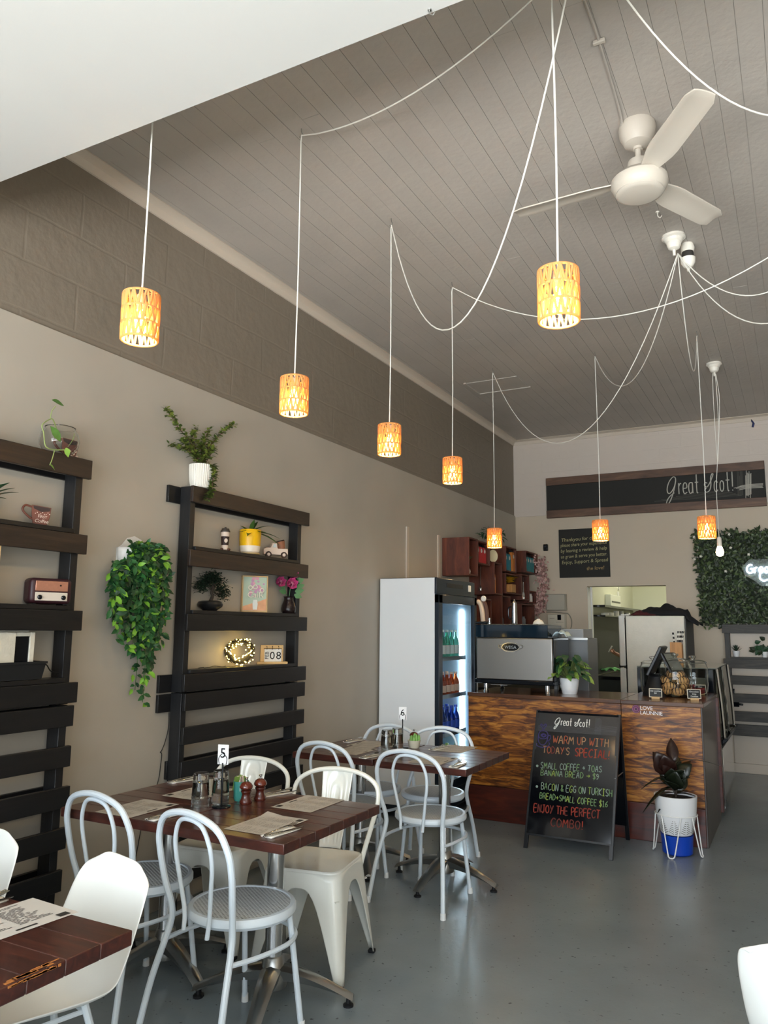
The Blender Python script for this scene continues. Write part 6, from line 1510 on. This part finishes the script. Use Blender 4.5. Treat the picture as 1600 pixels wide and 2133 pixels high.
# jade-like plant in a ribbed white pot on top
q = onshelf(417, SHZ[0]+.0)
t = thing('jade_plant', 'trailing small-leaved plant in a ribbed white pot on top of the right pallet shelf', 'plant', tuple(q))
b = MB(); n = 72; rows = []
for r_, z in ((.046, 0), (.056, .004), (.064, .05), (.068, .11), (.068, .142), (.061, .143), (.060, .12)):
    rows.append([V((r_+(.0016 if k % 2 else -.0010)*(1 if z > .01 and z < .143 else 0))*math.cos(2*PI*k/n), (r_+(.0016 if k % 2 else -.0010)*(1 if z > .01 and z < .143 else 0))*math.sin(2*PI*k/n), z) for k in range(n)])
b.grid(rows, closed=True); b.add(rows[0], [tuple(range(n))]); b.build('ribbed_pot', M('ribbed_white', '#e2ded4', .5), t, smooth=20)
b = MB(); b.lathe([(0, .118), (.060, .118)], seg=24); b.build('soil', m_soil, t)
st, f = MB(), MB(); rnd = random.Random(12)
def px_local(px, py, dx=0.0): return P(px, py, X=XS+dx)-q
br = [[(415, 962), (400, 925), (375, 895), (357, 868), (343, 850)], [(412, 962), (395, 940), (372, 932), (352, 928)], [(414, 962), (408, 935), (402, 910), (408, 890)], [(418, 962), (420, 935), (428, 912), (437, 893)],
      [(421, 962), (432, 938), (452, 912), (475, 892), (488, 882)], [(420, 964), (426, 945), (418, 930), (414, 920)], [(414, 962), (404, 948), (388, 928), (378, 915)], [(424, 964), (440, 945), (446, 932)]]
br = [[(p, j) for p in c] for j, c in enumerate(br)]
for c in br:
    pts = cat([px_local(p[0], p[1], .012*math.sin(i+j)) if i else V(.0, (p[0]-417)*.0012, .12) for i, (p, j) in enumerate(c)], 8); st.tube(pts, [.0032*(1-.6*i/len(pts)) for i in range(len(pts))], 6)
    for i in range(3, len(pts)):
        for _ in range(6 if i < len(pts)*.75 else 4):
            a = rnd.uniform(0, 6.28); d = V(math.cos(a), math.sin(a), rnd.uniform(-.3, .9)); f.leaf(pts[i]+V(rnd.gauss(0, .005), rnd.gauss(0, .005), rnd.gauss(0, .005)), d, (0, 0, 1), rnd.uniform(.022, .034), rnd.uniform(.016, .023), rnd.choice((0, 0, 1, 1, 2)), .1, .1, k=2)
pts = cat([V(.04, .01, .125), V(.072, .012, .135), V(.085, .014, .10), V(.080, .012, .03), V(.079, .006, -.02), V(.082, -.035, -.07)], 8); st.tube(pts, .0028, 6)
for i in range(3, len(pts)):
    for _ in range(5): a = rnd.uniform(0, 6.28); f.leaf(pts[i], V(math.cos(a), math.sin(a), rnd.uniform(-.6, .5)), (0, 0, 1), rnd.uniform(.026, .04), rnd.uniform(.02, .028), rnd.choice((0, 1, 2)), .1, .1, k=2)
st.build('stems', M('brown_twig'), t); f.build('leaves', [M('jade_green', '#5a6b2e', .4, var=.3, vscale=20), M('jade_light', '#7d8a3c', .4), M('jade_dark', '#3f4f26', .4)], t)
# takeaway coffee cup ornament, yellow pot, toy truck: flat wooden cut-outs stand on little feet
m_cutw = M('cutout_cream', '#d6c2b2', .6); m_cutb = M('cutout_brown', '#2e1a14', .6); m_cutm = M('cutout_tan', '#8a5a40', .6)
q = onshelf(468, SHZ[1]+.001); t = thing('cup_ornament', 'small takeaway coffee cup ornament with brown sleeve beside the yellow flowerpot', 'ornament', tuple(q), rad(-38))
b = MB(); b.lathe([(0, .008), (.018, .008), (.026, .115), (0, .115)], seg=20); b.build('cup', m_cutw, t)
b = MB(); b.lathe([(.0215, .035), (.0255, .088)], seg=20); b.build('sleeve', m_cutb, t)
b = MB(); b.lathe([(0, .115), (.029, .115), (.029, .124), (.024, .127), (.022, .137), (.008, .138), (.006, .146), (0, .146)], seg=20); b.build('lid', M('lid_dark', '#3a332c', .5), t)
b = MB(); b.lathe([(0, 0), (.013, 0), (.013, .0015), (0, .0015)], (.0245, 0, .062), 18, ax=(1, 0, -.15)); bb = MB(); bb.merge(b, Matrix.Diagonal((1, .8, 1.0, 1))); bb.build('oval_label', m_cutw, t)
b = MB()
for s_ in (-1, 1): b.ball((.012, s_*.021, .009), .009, 10, sc=(.7, 1.3, 1))
b.build('beans', M('bean_brown', '#4a2a1d', .4), t)
q = onshelf(520, SHZ[1]); t = thing('yellow_pot_plant', 'strappy green plant in a yellow and white pot on the pallet shelf', 'plant', tuple(q)); t.scale = (1.12,)*3
b = MB(); b.lathe([(0, 0), (.050, 0), (.058, .002), (.060, .008), (0, .008)], seg=32); b.build('saucer', M('saucer_tan', '#b79a68', .5), t)
b = MB(); b.lathe([(0, .008), (.046, .008), (.054, .016), (.0585, .048)], seg=36); b.lathe([(.0585, .048), (.0605, .085), (.0605, .138), (.0585, .141), (.055, .14), (.054, .12)], seg=36, mi=1)
b.build('pot', [M('pot_cream', '#ddd3c2', .4), M('pot_yellow', '#e8b307', .35)], t)
b = MB(); b.lathe([(0, .122), (.055, .122)], seg=20); b.build('soil', m_soil, t)
f = MB()
for a, L, W, u_, dr_ in ((95, .11, .032, 1.6, .2), (100, .10, .03, 2.6, .1), (75, .15, .032, .9, .35), (40, .15, .03, .35, .5), (60, .17, .03, .25, .6), (-95, .09, .024, .5, .5), (-80, .09, .022, .35, .2), (-60, .10, .03, .25, .5), (-100, .085, .022, .8, .2), (0, .12, .03, .5, .6), (85, .12, .028, .5, .3), (110, .08, .028, 1.2, .3)):
    f.leaf((0, 0, .118), (math.cos(rad(a)), math.sin(rad(a)), u_), (0, 0, 1), L, W, 0, dr_, .2, 5)
f.build('leaves', M('strappy_green', '#41602a', .35, var=.35, vscale=10), t, smooth=60)
q = onshelf(573, SHZ[1]+.001); t = thing('toy_truck', 'cream wooden toy truck carrying a coffee cup at the right end of the shelf', 'ornament', tuple(q), rad(-38)); t.scale = (1.25,)*3
prof = [(-.066, .018), (-.068, .045), (-.055, .052), (-.030, .054), (-.022, .078), (.004, .079), (.008, .05), (.064, .05), (.066, .02), (.05, .016)]
b = MB(); b.prism([(-y if 0 else y, z) for y, z in prof], (-.016, 0, 0), (0, 1, 0), (0, 0, 1), (.034, 0, 0)); b.build('body', m_cutw, t, bevel=.002)
b = MB(); b.prism([(-.019, .055), (-.014, .074), (-.001, .075), (.002, .055)], (.0182, 0, 0), (0, 1, 0), (0, 0, 1), (.0008, 0, 0)); b.build('window', M('pale_glass', '#b9c4c8', .2), t)
for y in (-.042, .042):
    b = MB(); b.lathe([(0, -.004), (.0165, -.004), (.0165, .006), (0, .006)], (.018, y, .0168), 20, ax=(1, 0, 0)); w_ = b.build('wheel', m_cutb, t)
    b = MB(); b.lathe([(0, .0062), (.009, .0062), (.008, .0075), (0, .0078)], (.018, y, .0168), 16, ax=(1, 0, 0)); b.build('hub', m_cutw, w_)
b = MB(); b.lathe([(0, 0), (.018, 0), (.026, .040), (0, .040)], (0, .036, .050), 18, ax=(0, -.3, 1)); b.build('coffee_cup', m_cutm, t)
b = MB(); b.lathe([(0, .0402), (.0255, .0402), (.024, .046), (0, .048)], (0, .036, .050), 18, ax=(0, -.3, 1)); b.build('coffee_beans', m_cutb, t)
# bonsai, picture, flowers
q = onshelf(437, SHZ[2]); t = thing('bonsai', 'artificial bonsai with dark foliage in a round black bowl on the shelf', 'plant', tuple(q))
b = MB(); b.lathe([(0, 0), (.040, 0), (.046, .006), (.070, .022), (.076, .036), (.068, .052), (.050, .058), (.044, .055), (0, .052)], seg=36); b.build('bowl', M('bowl_black', '#131314', .28), t)
b = MB(); tk = cat([(0, 0, .05), (0, .018, .085), (.0, .008, .11), (0, .025, .135), (0, .015, .165)], 5); b.tube(tk, [.011-.0003*i for i in range(len(tk))], 8)
for e in ((-.075, .150), (.105, .105), (.06, .16), (-.04, .175), (.02, .195)): b.tube(cat([(0, .018, .115), (0, e[0]*.5, e[1]*.95), (0, e[0], e[1])], 4), .0035, 6)
b.build('trunk', M('bonsai_bark', '#2e2620', .8, bump=.4, bscale=60), t)
f = MB(); rnd = random.Random(31)
for cy, cz, ry, rz_, n in ((-.085, .130, .04, .030, 150), (.11, .100, .045, .034, 190), (.06, .17, .06, .03, 190), (-.035, .18, .05, .03, 170), (.02, .205, .06, .026, 190), (.085, .135, .045, .03, 130), (-.06, .155, .04, .025, 100)):
    for i in range(n):
        p = V(rnd.gauss(0, .020), cy+rnd.gauss(0, ry*.5), cz+rnd.gauss(0, rz_*.5)); a = rnd.uniform(0, 6.28)
        f.leaf(p, (math.cos(a), math.sin(a), rnd.uniform(-.2, .9)), (0, 0, 1), .026, .011, rnd.randrange(2), .2, k=2)
f.build('foliage', [M('bonsai_green', '#1d3322', .5), M('bonsai_deep', '#14241a', .5)], t)
q = onshelf(528, SHZ[2]); t = thing('picture_block', 'framed still-life picture with raised cafe lettering on the shelf', 'picture', (XS-.0, q.y, q.z), rad(-62+90))
W_, H_ = .148, .225; m_ash = M('pale_wood', '#b99a6c', .5, var=.1, vscale=20)
# local axes: x runs along the shelf, y into the wall side, front faces -y after turning
t.rotation_euler = (0, 0, rad(90-38)); t.scale = (1.12, 1.3, 1.02)
b = MB()
b.bx(-W_/2, W_/2, -.018, .026, 0, .008); b.bx(-W_/2, W_/2, -.018, .026, H_-.008, H_); b.bx(-W_/2, -W_/2+.006, -.018, .026, .008, H_-.008); b.bx(W_/2-.006, W_/2, -.018, .026, .008, H_-.008); b.bx(-W_/2, W_/2, .022, .026, .008, H_-.008); b.build('frame', m_ash, t, bevel=.001)
b = MB(); b.bx(-W_/2+.006, W_/2-.006, -.012, -.010, .008, H_-.008); b.build('canvas', M('picture_mint', '#a7b7a4', .6), t)
b = MB(); b.prism([(-W_/2+.006, .010), (W_/2-.006, .010), (W_/2-.006, .085), (W_/2-.04, .070), (-.02, .052), (-W_/2+.006, .035)], (0, -.0122, 0), (1, 0, 0), (0, 0, 1), (0, -.0006, 0)); b.build('painted_table', M('picture_peach', '#cf9a74', .6, var=.12, vscale=30), t)
b = MB(); b.lathe([(0, 0), (.012, 0), (.015, .035), (.011, .06), (0, .06)], (.004, -.013, .016), 14); bb = MB(); bb.merge(b, Matrix.Translation((0, -.013, 0)) @ Matrix.Diagonal((1, .08, 1, 1)) @ Matrix.Translation((0, .013, 0))); bb.build('painted_vase', M('picture_white', '#cfd2cc', .6), t)
b = MB(); rnd = random.Random(5)
for i in range(26): x, z = rnd.gauss(0, .020), .150+rnd.gauss(0, .026); b.lathe([(0, 0), (rnd.uniform(.006, .013), 0), (.004, .0005), (0, .0006)], (x, -.0124-i*.00002, z), 8, ax=(0, -1, 0), mi=i % 2)
b.build('painted_flowers', [M('picture_pink', '#cc93a2', .6), M('picture_rose', '#b98aa8', .6)], t)
b = MB(); m_ = textmesh('CaiR', .048, .006, 'CENTER'); b.merge(m_, Matrix.Translation((.002, -.018, .090)))
for x, z in ((-.028, .150), (.0, .155), (.040, .135)): b.tube([(x+.011*math.cos(a), -.018, z+.012*math.sin(a)) for a in [2*PI*i/14 for i in range(14)]], .004, 6, closed=True)
b.build('raised_lettering', M('letter_bone', '#d8d2c0', .5), t, smooth=0)
q = onshelf(601, SHZ[2]); t = thing('flower_vase', 'dark vase of artificial pink roses at the right end of the shelf', 'vase', tuple(q), rad(-35)); t.scale = (1.42,)*3
b = MB(); b.lathe([(0, 0), (.028, 0), (.034, .008), (.036, .022), (.032, .04), (.024, .062), (.023, .074), (.026, .08), (.022, .08), (.02, .06)], seg=28); b.build('vase', M('vase_plum', '#1c1214', .22, bump=.5, bscale=40), t)
fl = [(-.052, .145, .034), (.004, .138, .038), (.012, .184, .030)]; f = MB(); lf = MB(); rnd = random.Random(2)
for y, z, r_ in fl:
    c = V(.012, y, z); lf.tube(cat([(0, 0, .07), (0.006, y*.6, z-.03), c], 3), .0016, 5)
    for lay in range(4):
        for k in range(6):
            a = 2*PI*k/6+lay*.5; e = 1-lay*.24; d = V(.55+.3*lay, math.cos(a)*e, math.sin(a)*e+.35)
            f.leaf(c-V(.004, 0, 0), d, (1, 0, .2), r_*(1.1-.15*lay), r_*1.0, 0 if lay < 2 else 1, -.35, -.15, 3, .7)
for y, z, a, L in ((.045, .165, 60, .035), (.05, .150, 30, .035), (.045, .125, 20, .04), (.035, .105, 10, .045), (-.02, .10, 170, .04), (.03, .09, -20, .04), (.055, .18, 80, .03), (-.03, .115, 150, .035)):
    lf.leaf((.006, y*.8, z), (.25, math.cos(rad(a)), math.sin(rad(a))), (1, 0, 0), L, L*.72, 0, .1, .1, 3, .7)
f.build('roses', [M('petal_rose', '#c0457c', .5), M('petal_blush', '#e59ab8', .5)], t, smooth=60); lf.build('greenery', M('eucalyptus', '#4d7a4c', .5), t)
# lit wreath of fairy lights, block calendar, thin cable
q = onshelf(497, SHZ[3]); t = thing('lit_wreath', 'small dark wreath wrapped in glowing fairy lights on the pallet shelf', 'wreath', tuple(q+V(.004, 0, 0)), rad(-32)); t.scale = (1, 1.12, .92)
R_ = .064; C_ = V(0, 0, R_+.032); b = MB(); rnd = random.Random(14)
for i in range(170):
    a = rnd.uniform(0, 6.28); c = C_+V(rnd.gauss(0, .008), R_*math.cos(a), R_*math.sin(a)); e = rnd.uniform(0, 6.28)
    b.tube(cat([c, c+V(math.cos(e)*.015, -math.sin(a)*.03+math.sin(e)*.012, math.cos(a)*.03+.006*math.sin(e)), c+V(math.cos(e)*.02, -math.sin(a)*.055, math.cos(a)*.055)], 2), .0016, 4)
b.tube([C_+V(0, R_*math.cos(2*PI*i/30), R_*math.sin(2*PI*i/30)) for i in range(30)], .015, 8, closed=True)
b.build('twigs', M('wreath_twig', '#1d1a12', .8), t)
lb_ = MB()
for i in range(74):
    a = 2*PI*i/74+rnd.uniform(-.06, .06); e = rnd.uniform(-1.6, 1.6); rr = R_+math.sin(e)*.024+rnd.uniform(-.006, .010)
    lb_.ball(C_+V(abs(math.cos(e))*.022, rr*math.cos(a), max(-.090, rr*math.sin(a))), .0036, 6)
o = lb_.build('fairy_lights', M('fairy_glow', '#fff2c0', .3, emit='#ffd466', es=22), t)
l = bpy.data.lights.new('fairy_glow', 'POINT'); l.energy = .35; l.color = (1, .74, .25); l.shadow_soft_size = .05; lo = bpy.data.objects.new('fairy_glow', l); COL.objects.link(lo); lo.parent = t; lo.location = (.035, 0, .07)
q = onshelf(566, SHZ[3]); t = thing('block_calendar', 'wooden block calendar showing FEB 08 beside the lit wreath', 'calendar', tuple(q), rad(90-40)); t.scale = (1.4, 1.1, 1.32)
m_cal = M('calendar_wood', '#c9a671', .5, var=.12, vscale=18); m_calw = M('calendar_white', '#d9d8d4', .6)
b = MB(); b.bx(-.072, .072, -.022, .022, 0, .012); b.build('base', m_cal, t, bevel=.002)
b = MB(); b.bx(-.054, .054, .0, .010, .012, .092); b.build('backboard', m_cal, t, bevel=.002)
b = MB(); b.bx(-.036, .044, -.006, -.0005, .012, .072); b.bx(-.0355, -.0165, -.008, -.006, .013, .071); b.bx(-.0145, .0145, -.008, -.006, .013, .071); b.bx(.016, .0435, -.008, -.006, .013, .071); b.build('date_cards', m_calw, t)
b = MB(); b.merge(textmesh('0', .052, .0008, 'CENTER'), Matrix.Translation((0, -.0088, .024))); b.merge(textmesh('8', .052, .0008, 'CENTER'), Matrix.Translation((.030, -.0088, .024)))
b.merge(textmesh('FEB', .024, .0008, 'CENTER'), Matrix.Translation((-.0175, -.0088, .042)) @ Matrix.Rotation(-PI/2, 4, 'Y')); b.build('date_lettering', m_ink, t, smooth=0)
b = MB(); b.rod((-.04, -.003, .074), (.046, -.003, .074), .0014, 6)
for x in (-.026, .0, .03): b.tube([(x, -.004+.006*math.sin(a), .078+.010*math.cos(a)) for a in [i*.6 for i in range(11)]], .001, 5)
b.build('card_rings', m_ink, t)
q = onshelf(420, SHZ[3]); b = MB(); b.tube(cat([q+V(.02, -.05, .004), q+V(.03, -.02, .008), q+V(.02, .0, .003), q+V(.03, .03, .006), q+V(.02, .09, .010), q+V(.025, .15, .004), q+V(.02, .19, .006)], 5), .0022, 6)
tag(b.build('fairy_light_cable', m_black_wire), 'thin black cable lying on the shelf to the left of the lit wreath', 'cable')
# power cord down the wall between the shelves
pts = [P(x, y, X=XL+.006) for x, y in ((352, 1484), (351, 1515), (344, 1545), (337, 1563), (334, 1567), (337, 1572), (334, 1600), (330, 1625), (318, 1660), (300, 1700), (282, 1790))]
b = MB(); b.tube(cat(pts, 5), .0022, 6); tag(b.build('wall_cable', m_black_wire), 'thin black cable trailing down the wall between the two pallet shelves', 'cable')

# left shelf
q = onshelf(118, SHZ[0]+.001)
t = thing('glass_bowl_plant', 'round glass bowl of water with trailing pothos stems on top of the left shelf', 'plant', tuple(q+V(0, .01, 0)))
b = MB(); b.lathe([(0, .002), (.040, .002), (.066, .014), (.086, .045), (.090, .068), (.082, .105), (.066, .128), (.069, .134)], seg=36); b.build('bowl', M('bowl_glass', (.98, 1, .99), .0, trans=1, ior=1.3), t, solid=.0025)
st, f = MB(), MB(); L0 = lambda x, y, d=.0: P(x, y, X=XS+.03+d)-q
st.tube(cat([L0(118, 905), L0(108, 876, .03), L0(101, 872, .035), L0(84, 884, .05), L0(87, 900, .05), L0(90, 925, .05), L0(97, 933, .055), L0(112, 936, .05), L0(130, 936, .05)], 5), .0028, 7)
st.tube(cat([L0(101, 872, .035), L0(104, 856, .035), L0(112, 845, .035)], 4), .002, 6); st.tube(cat([L0(110, 937, .05), L0(105, 955, .055), L0(100, 968, .055)], 4), .0022, 6); st.tube(cat([L0(138, 930, .0), L0(148, 915, .0), L0(152, 902, 0)], 4), .002, 6); st.tube(cat([L0(122, 920, .03), L0(118, 900, .04)], 3), .002, 6)
f.leaf(L0(104, 832, .035), L0(134, 845, .035)-L0(104, 832, .035), (.6, -.5, .5), .072, .038, 0, .05, .15, 5); f.leaf(L0(122, 918, .045), L0(102, 884, .06)-L0(122, 918, .045), (1, -.4, .2), .085, .040, 0, .1, .15, 5)
f.leaf(L0(134, 932, .05), L0(139, 950, .05)-L0(134, 932, .05), (1, -.3, .1), .045, .030, 1, .1, .1, 4, .7); f.leaf(L0(99, 966, .055), L0(112, 978, .055)-L0(99, 966, .055), (.5, -.4, .8), .040, .026, 1, .1, .2, 4)
st.build('stems', M('pothos_stem', '#8a9a5c', .5), t); f.build('leaves', [m_leafA, M('pothos_lime', '#86b04a', .45)], t, smooth=60)
def mugshape(t, m1, m2, w_=.09, h_=.085):
    b = MB(); prof = [(-w_*.40, 0), (w_*.30, 0), (w_*.46, h_*.45), (w_*.5, h_*.9), (-w_*.5, h_*1.0), (-w_*.5, h_*.6)]
    b.prism(prof, (0, .004, 0), (1, 0, 0), (0, 0, 1), (0, -.014, 0)); b.build('mug_body', m1, t, bevel=.002)
    b = MB(); b.tube(cat([(-w_*.5, -.003, h_*.9), (-w_*.85, -.003, h_*.95), (-w_*.95, -.003, h_*.7), (-w_*.6, -.003, h_*.38), (-w_*.42, -.003, h_*.3)], 5), .006, 8); b.build('mug_handle', m1, t)
    b = MB(); b.prism([(-w_*.44, h_*.96), (w_*.45, h_*.875), (w_*.43, h_*.72), (.0, h_*.66), (-w_*.4, h_*.82)], (0, -.0102, 0), (1, 0, 0), (0, 0, 1), (0, -.001, 0)); b.build('coffee', m2, t)
m_mug = M('mug_brown', '#6b3a2b', .5, var=.15, vscale=20); m_mugd = M('mug_dark', '#2b1510', .5)
q = onshelf(84, SHZ[1]+.001); t = thing('mug_sign', 'brown mug-shaped wooden sign reading FIRST Coffee on the left shelf', 'ornament', tuple(q), rad(90-32)); mugshape(t, m_mug, m_mugd, .098, .110); t.scale = (.84,)*3
b = MB(); b.merge(textmesh('FIRST', .020, .0008, 'CENTER'), Matrix.Translation((.006, -.0108, .040)) @ Matrix.Rotation(rad(5), 4, 'Y')); b.merge(textmesh('Coffee', .026, .0008, 'CENTER', .2), Matrix.Translation((.002, -.0108, .014)) @ Matrix.Rotation(rad(4), 4, 'Y'))
for i in range(9): b.lathe([(0, 0), (.0028, 0), (0, .0006)], (-.03+i*.009, -.0105, .064+.006*math.sin(i*2)), 6, ax=(0, -1, 0))
b.build('white_lettering', m_cutw, t, smooth=0)
q = onshelf(150, SHZ[0]+.001)+V(-.02, 0, 0); t = thing('mug_sign', 'brown and cream cup ornament half hidden behind the glass bowl', 'ornament', tuple(q), rad(90-32)); mugshape(t, m_mug, m_mugd, .075, .10)
b = MB()
for i in range(7): b.lathe([(0, 0), (.006, 0), (.004, .001), (0, .001)], (-.015+i*.008, -.0108, .012+.012*(i % 3)), 8, ax=(0, -1, 0))
b.build('cream_pattern', m_cutw, t)
# radio
qa = onshelf(59, SHZ[2]); qb = onshelf(131, SHZ[2]); q = (qa+qb)/2
t = thing('retro_radio', 'maroon retro radio with copper grille and cream dial panel on the left shelf', 'radio', (XS+.005, q.y, q.z+.001), rad(90-16)); t.scale = (.95,)*3; W_ = .205; H_ = .122
m_rad = M('radio_maroon', '#371a20', .4)
b = MB(); b.box((0, 0, H_/2+.004), (W_, .09, H_)); b.build('case', m_rad, t, bevel=.022, bseg=4)
b = MB(); b.bx(-.078, .078, -.0475, -.043, .064, .112); b.build('copper_grille', M('radio_copper', '#c98f78', .3, .6, var=.06, vscale=80), t, bevel=.002)
b = MB(); b.bx(-.078, .078, -.0475, -.043, .018, .058); b.build('dial_panel', M('radio_cream', '#d3c8bb', .4), t, bevel=.002)
for x in (-.057, .057):
    b = MB(); b.lathe([(0, 0), (.011, 0), (.011, .006), (.007, .010), (0, .011)], (x, -.0476, .034), 20, ax=(0, -1, 0)); b.build('knob', m_ink, t)
b = MB(); b.lathe([(0, 0), (.004, 0), (.004, .004), (0, .004)], (.040, -.0476, .092), 12, ax=(0, -1, 0)); b.build('button', m_ink, t)
b = MB()
for x in (-.075, .075): b.bx(x-.01, x+.01, -.03, .03, 0, .006)
b.build('feet', m_ink, t)
# planter box with a pale timber letter block in it
qa = onshelf(-30, SHZ[3]); qb = onshelf(74, SHZ[3])
t = thing('planter_box', 'black tapered planter box on the left shelf', 'planter', (XS+.01, (qa.y+qb.y)/2, SHZ[3]+.001)); hy = (qb.y-qa.y)/2
b = MB(); b.grid([[V(x*s_, y*s2, z) for x, y in ((-.052, -1), (.052, -1), (.052, 1), (-.052, 1))] for z, s_, s2 in ((0, .85, hy-.012), (.068, 1, hy), (.068, 1.08, hy+.006), (.078, 1.08, hy+.006), (.078, .95, hy-.004), (.066, .9, hy-.006))], closed=True); b.add([V(-.044, -hy+.012, 0), V(.044, -hy+.012, 0), V(.044, hy-.012, 0), V(-.044, hy-.012, 0)], [(0, 1, 2, 3)]); b.add([V(-.047, -hy+.006, .066), V(.047, -hy+.006, .066), V(.047, hy-.006, .066), V(-.047, hy-.006, .066)], [(0, 1, 2, 3)])
b.build('box', M('planter_black', '#17191c', .5), t, smooth=20)
ya, yb_ = onshelf(-22, SHZ[3]).y, onshelf(56, SHZ[3]).y; z0 = SHZ[3]+.0665
t = thing('timber_block', 'white distressed timber block with black panel standing in the planter box', 'ornament', (XS+.01, (ya+yb_)/2, z0)); m_dist = M('distressed_white', '#d6d2c4', .7, bump=.4, bscale=50, var=.1, vscale=14)
L_ = yb_-ya; b = MB(); b.bx(-.035, .030, -L_/2, -L_/2+L_*.45, 0, .140); b.build('left_post', m_dist, t, bevel=.003)
b = MB(); b.bx(-.030, .025, L_/2-.025, L_/2, 0, .140); b.build('right_post', m_dist, t, bevel=.003)
b = MB(); b.bx(-.030, .025, -L_/2+L_*.45, L_/2-.025, .122, .140); b.bx(-.025, .01, -L_/2, L_/2-.02, .1405, .20); b.build('lintel', m_dist, t, bevel=.003)
b = MB(); b.bx(-.02, .018, -L_/2+L_*.45, L_/2-.026, 0, .1215); b.build('black_panel', m_ink, t)
b = MB(); q = onshelf(78, SHZ[3]); b.tube(cat([q+V(.03, -.008, .07), q+V(.03, .02, .06), q+V(.02, .055, .03), q+V(.01, .12, .018)], 6), .0028, 7); tag(b.build('planter_cable', m_black_wire), 'black cable running from the planter box to the shelf post', 'cable')
# bits cut by the left edge
q = onshelf(-52, SHZ[2]); t = thing('picture_board', 'pale timber frame edge at the far left of the shelf beside the radio', 'picture', (XS+.01, q.y, SHZ[2]+.001), rad(90-20))
b = MB(); b.bx(-.09, .075, -.012, .012, 0, .012); b.bx(-.09, .075, -.012, .012, .24, .252); b.bx(-.09, -.078, -.012, .012, .012, .24); b.bx(.063, .075, -.012, .012, .012, .24); b.build('timber_edge', m_ash, t); b = MB(); b.bx(-.078, .063, .002, .008, .012, .24); b.build('backing', M('dim_print', '#8d8779', .7), t)
q = onshelf(-40, SHZ[1]+.001); t = thing('potted_plant', 'leafy plant at the left photo edge, one leaf tip showing above the mug sign', 'plant', tuple(q))
b = MB(); b.lathe(potmesh(.03, .04, .07, .004), seg=24); b.build('pot', m_pot, t); b = MB()
for a, L, u_ in ((85, .11, 1.0), (60, .09, 1.4), (-80, .10, 1.1), (100, .085, .8), (10, .10, 1.3), (-30, .09, .9)): b.leaf((0, 0, .06), (math.cos(rad(a)), math.sin(rad(a)), u_), (0, 0, 1), L*1.5, .04, 0, .4, .2, 5)
b.build('leaves', m_leafB, t, smooth=60)

# ------------------------------------------------------------------ wall planter with trailing vines
qc = P(277, 1150, X=XL); t = thing('wall_planter', 'white wall pocket with long trailing green vines between the pallet shelves', 'planter', (XL+.001, qc.y, qc.z-.13), 0)
W_ = .118; b = MB(); rows = []
for i in range(9):
    q_ = i/8; z = .0+.145*q_; r_ = (.05+.07*math.sin(PI/2*min(1, q_*1.15)))
    rows.append([V(.004+.085*(r_/.12)*math.sin(PI*k/16), -W_*(r_/.12)*math.cos(PI*k/16), z) for k in range(17)])
b.grid(rows); b.build('pocket', M('white_metal_pocket', '#dcdcda', .45), t, solid=.003)
b = MB(); b.prism([(-.118, .0), (.118, .0), (.118, .13), (.085, .145), (.05, .19), (0, .205), (-.05, .19), (-.085, .15), (-.118, .13)], (.0015, 0, .01), (0, 1, 0), (0, 0, 1), (.003, 0, 0)); b.build('back_plate', M('white_metal_pocket'), t)
st, f = MB(), MB(); rnd = random.Random(44); m_v = [M('vine_green', '#27572c', .4, var=.35, vscale=12), M('vine_dark', '#183c22', .4, var=.3, vscale=12), M('vine_lime', '#6fa233', .4, var=.2, vscale=12)]
for i in range(21):
    y0 = rnd.uniform(-.035, .115); ln = rnd.choice((.18, .3, .42, .5, .58)) if i > 4 else (.78, .72, .66, .5, .55)[i]
    if i < 2: y0 = (.035, .06)[i]
    y1 = y0*1.15+rnd.uniform(-.05, .06); x1 = .085+rnd.uniform(-.03, .03); y0 -= .015
    if i in (6, 7, 8): y1 = -.20+.012*(i-6); ln = (.22, .46, .36)[i-6]
    if i in (14, 15, 16): y1 = -.12+.02*(i-14); ln = (.3, .42, .5)[i-14]
    if i in (9, 10, 11): y1 = .13+rnd.uniform(-.02, .02); ln = rnd.uniform(.3, .5)
    pts = cat([(.05, y0, .12), (.075, y0*1.05, .16), (x1, (y0+y1)/2, .09), (x1-.015, y1, .13-ln*.5), (x1-.03, y1*.85+.006, .13-ln)], 9); st.tube(pts, .0018, 5)
    for k in range(4, len(pts)):
        for _ in range(3 if k < len(pts)-3 else 2):
            a = rnd.uniform(0, 6.28); d = V(.35+rnd.uniform(-.2, .5), math.cos(a), rnd.uniform(-1.1, .25)); L_ = rnd.uniform(.034, .054)
            f.leaf(pts[k]+V(rnd.gauss(0, .008), rnd.gauss(0, .010), rnd.gauss(0, .008)), d, (1, -.3, rnd.uniform(0, .8)), L_, L_*.55, rnd.choice((0, 0, 0, 1, 1, 2)), .35, .2, 3)
st.build('vine_stems', M('vine_stem', '#3c5a2f', .6), t); f.build('vine_leaves', m_v, t, smooth=60)
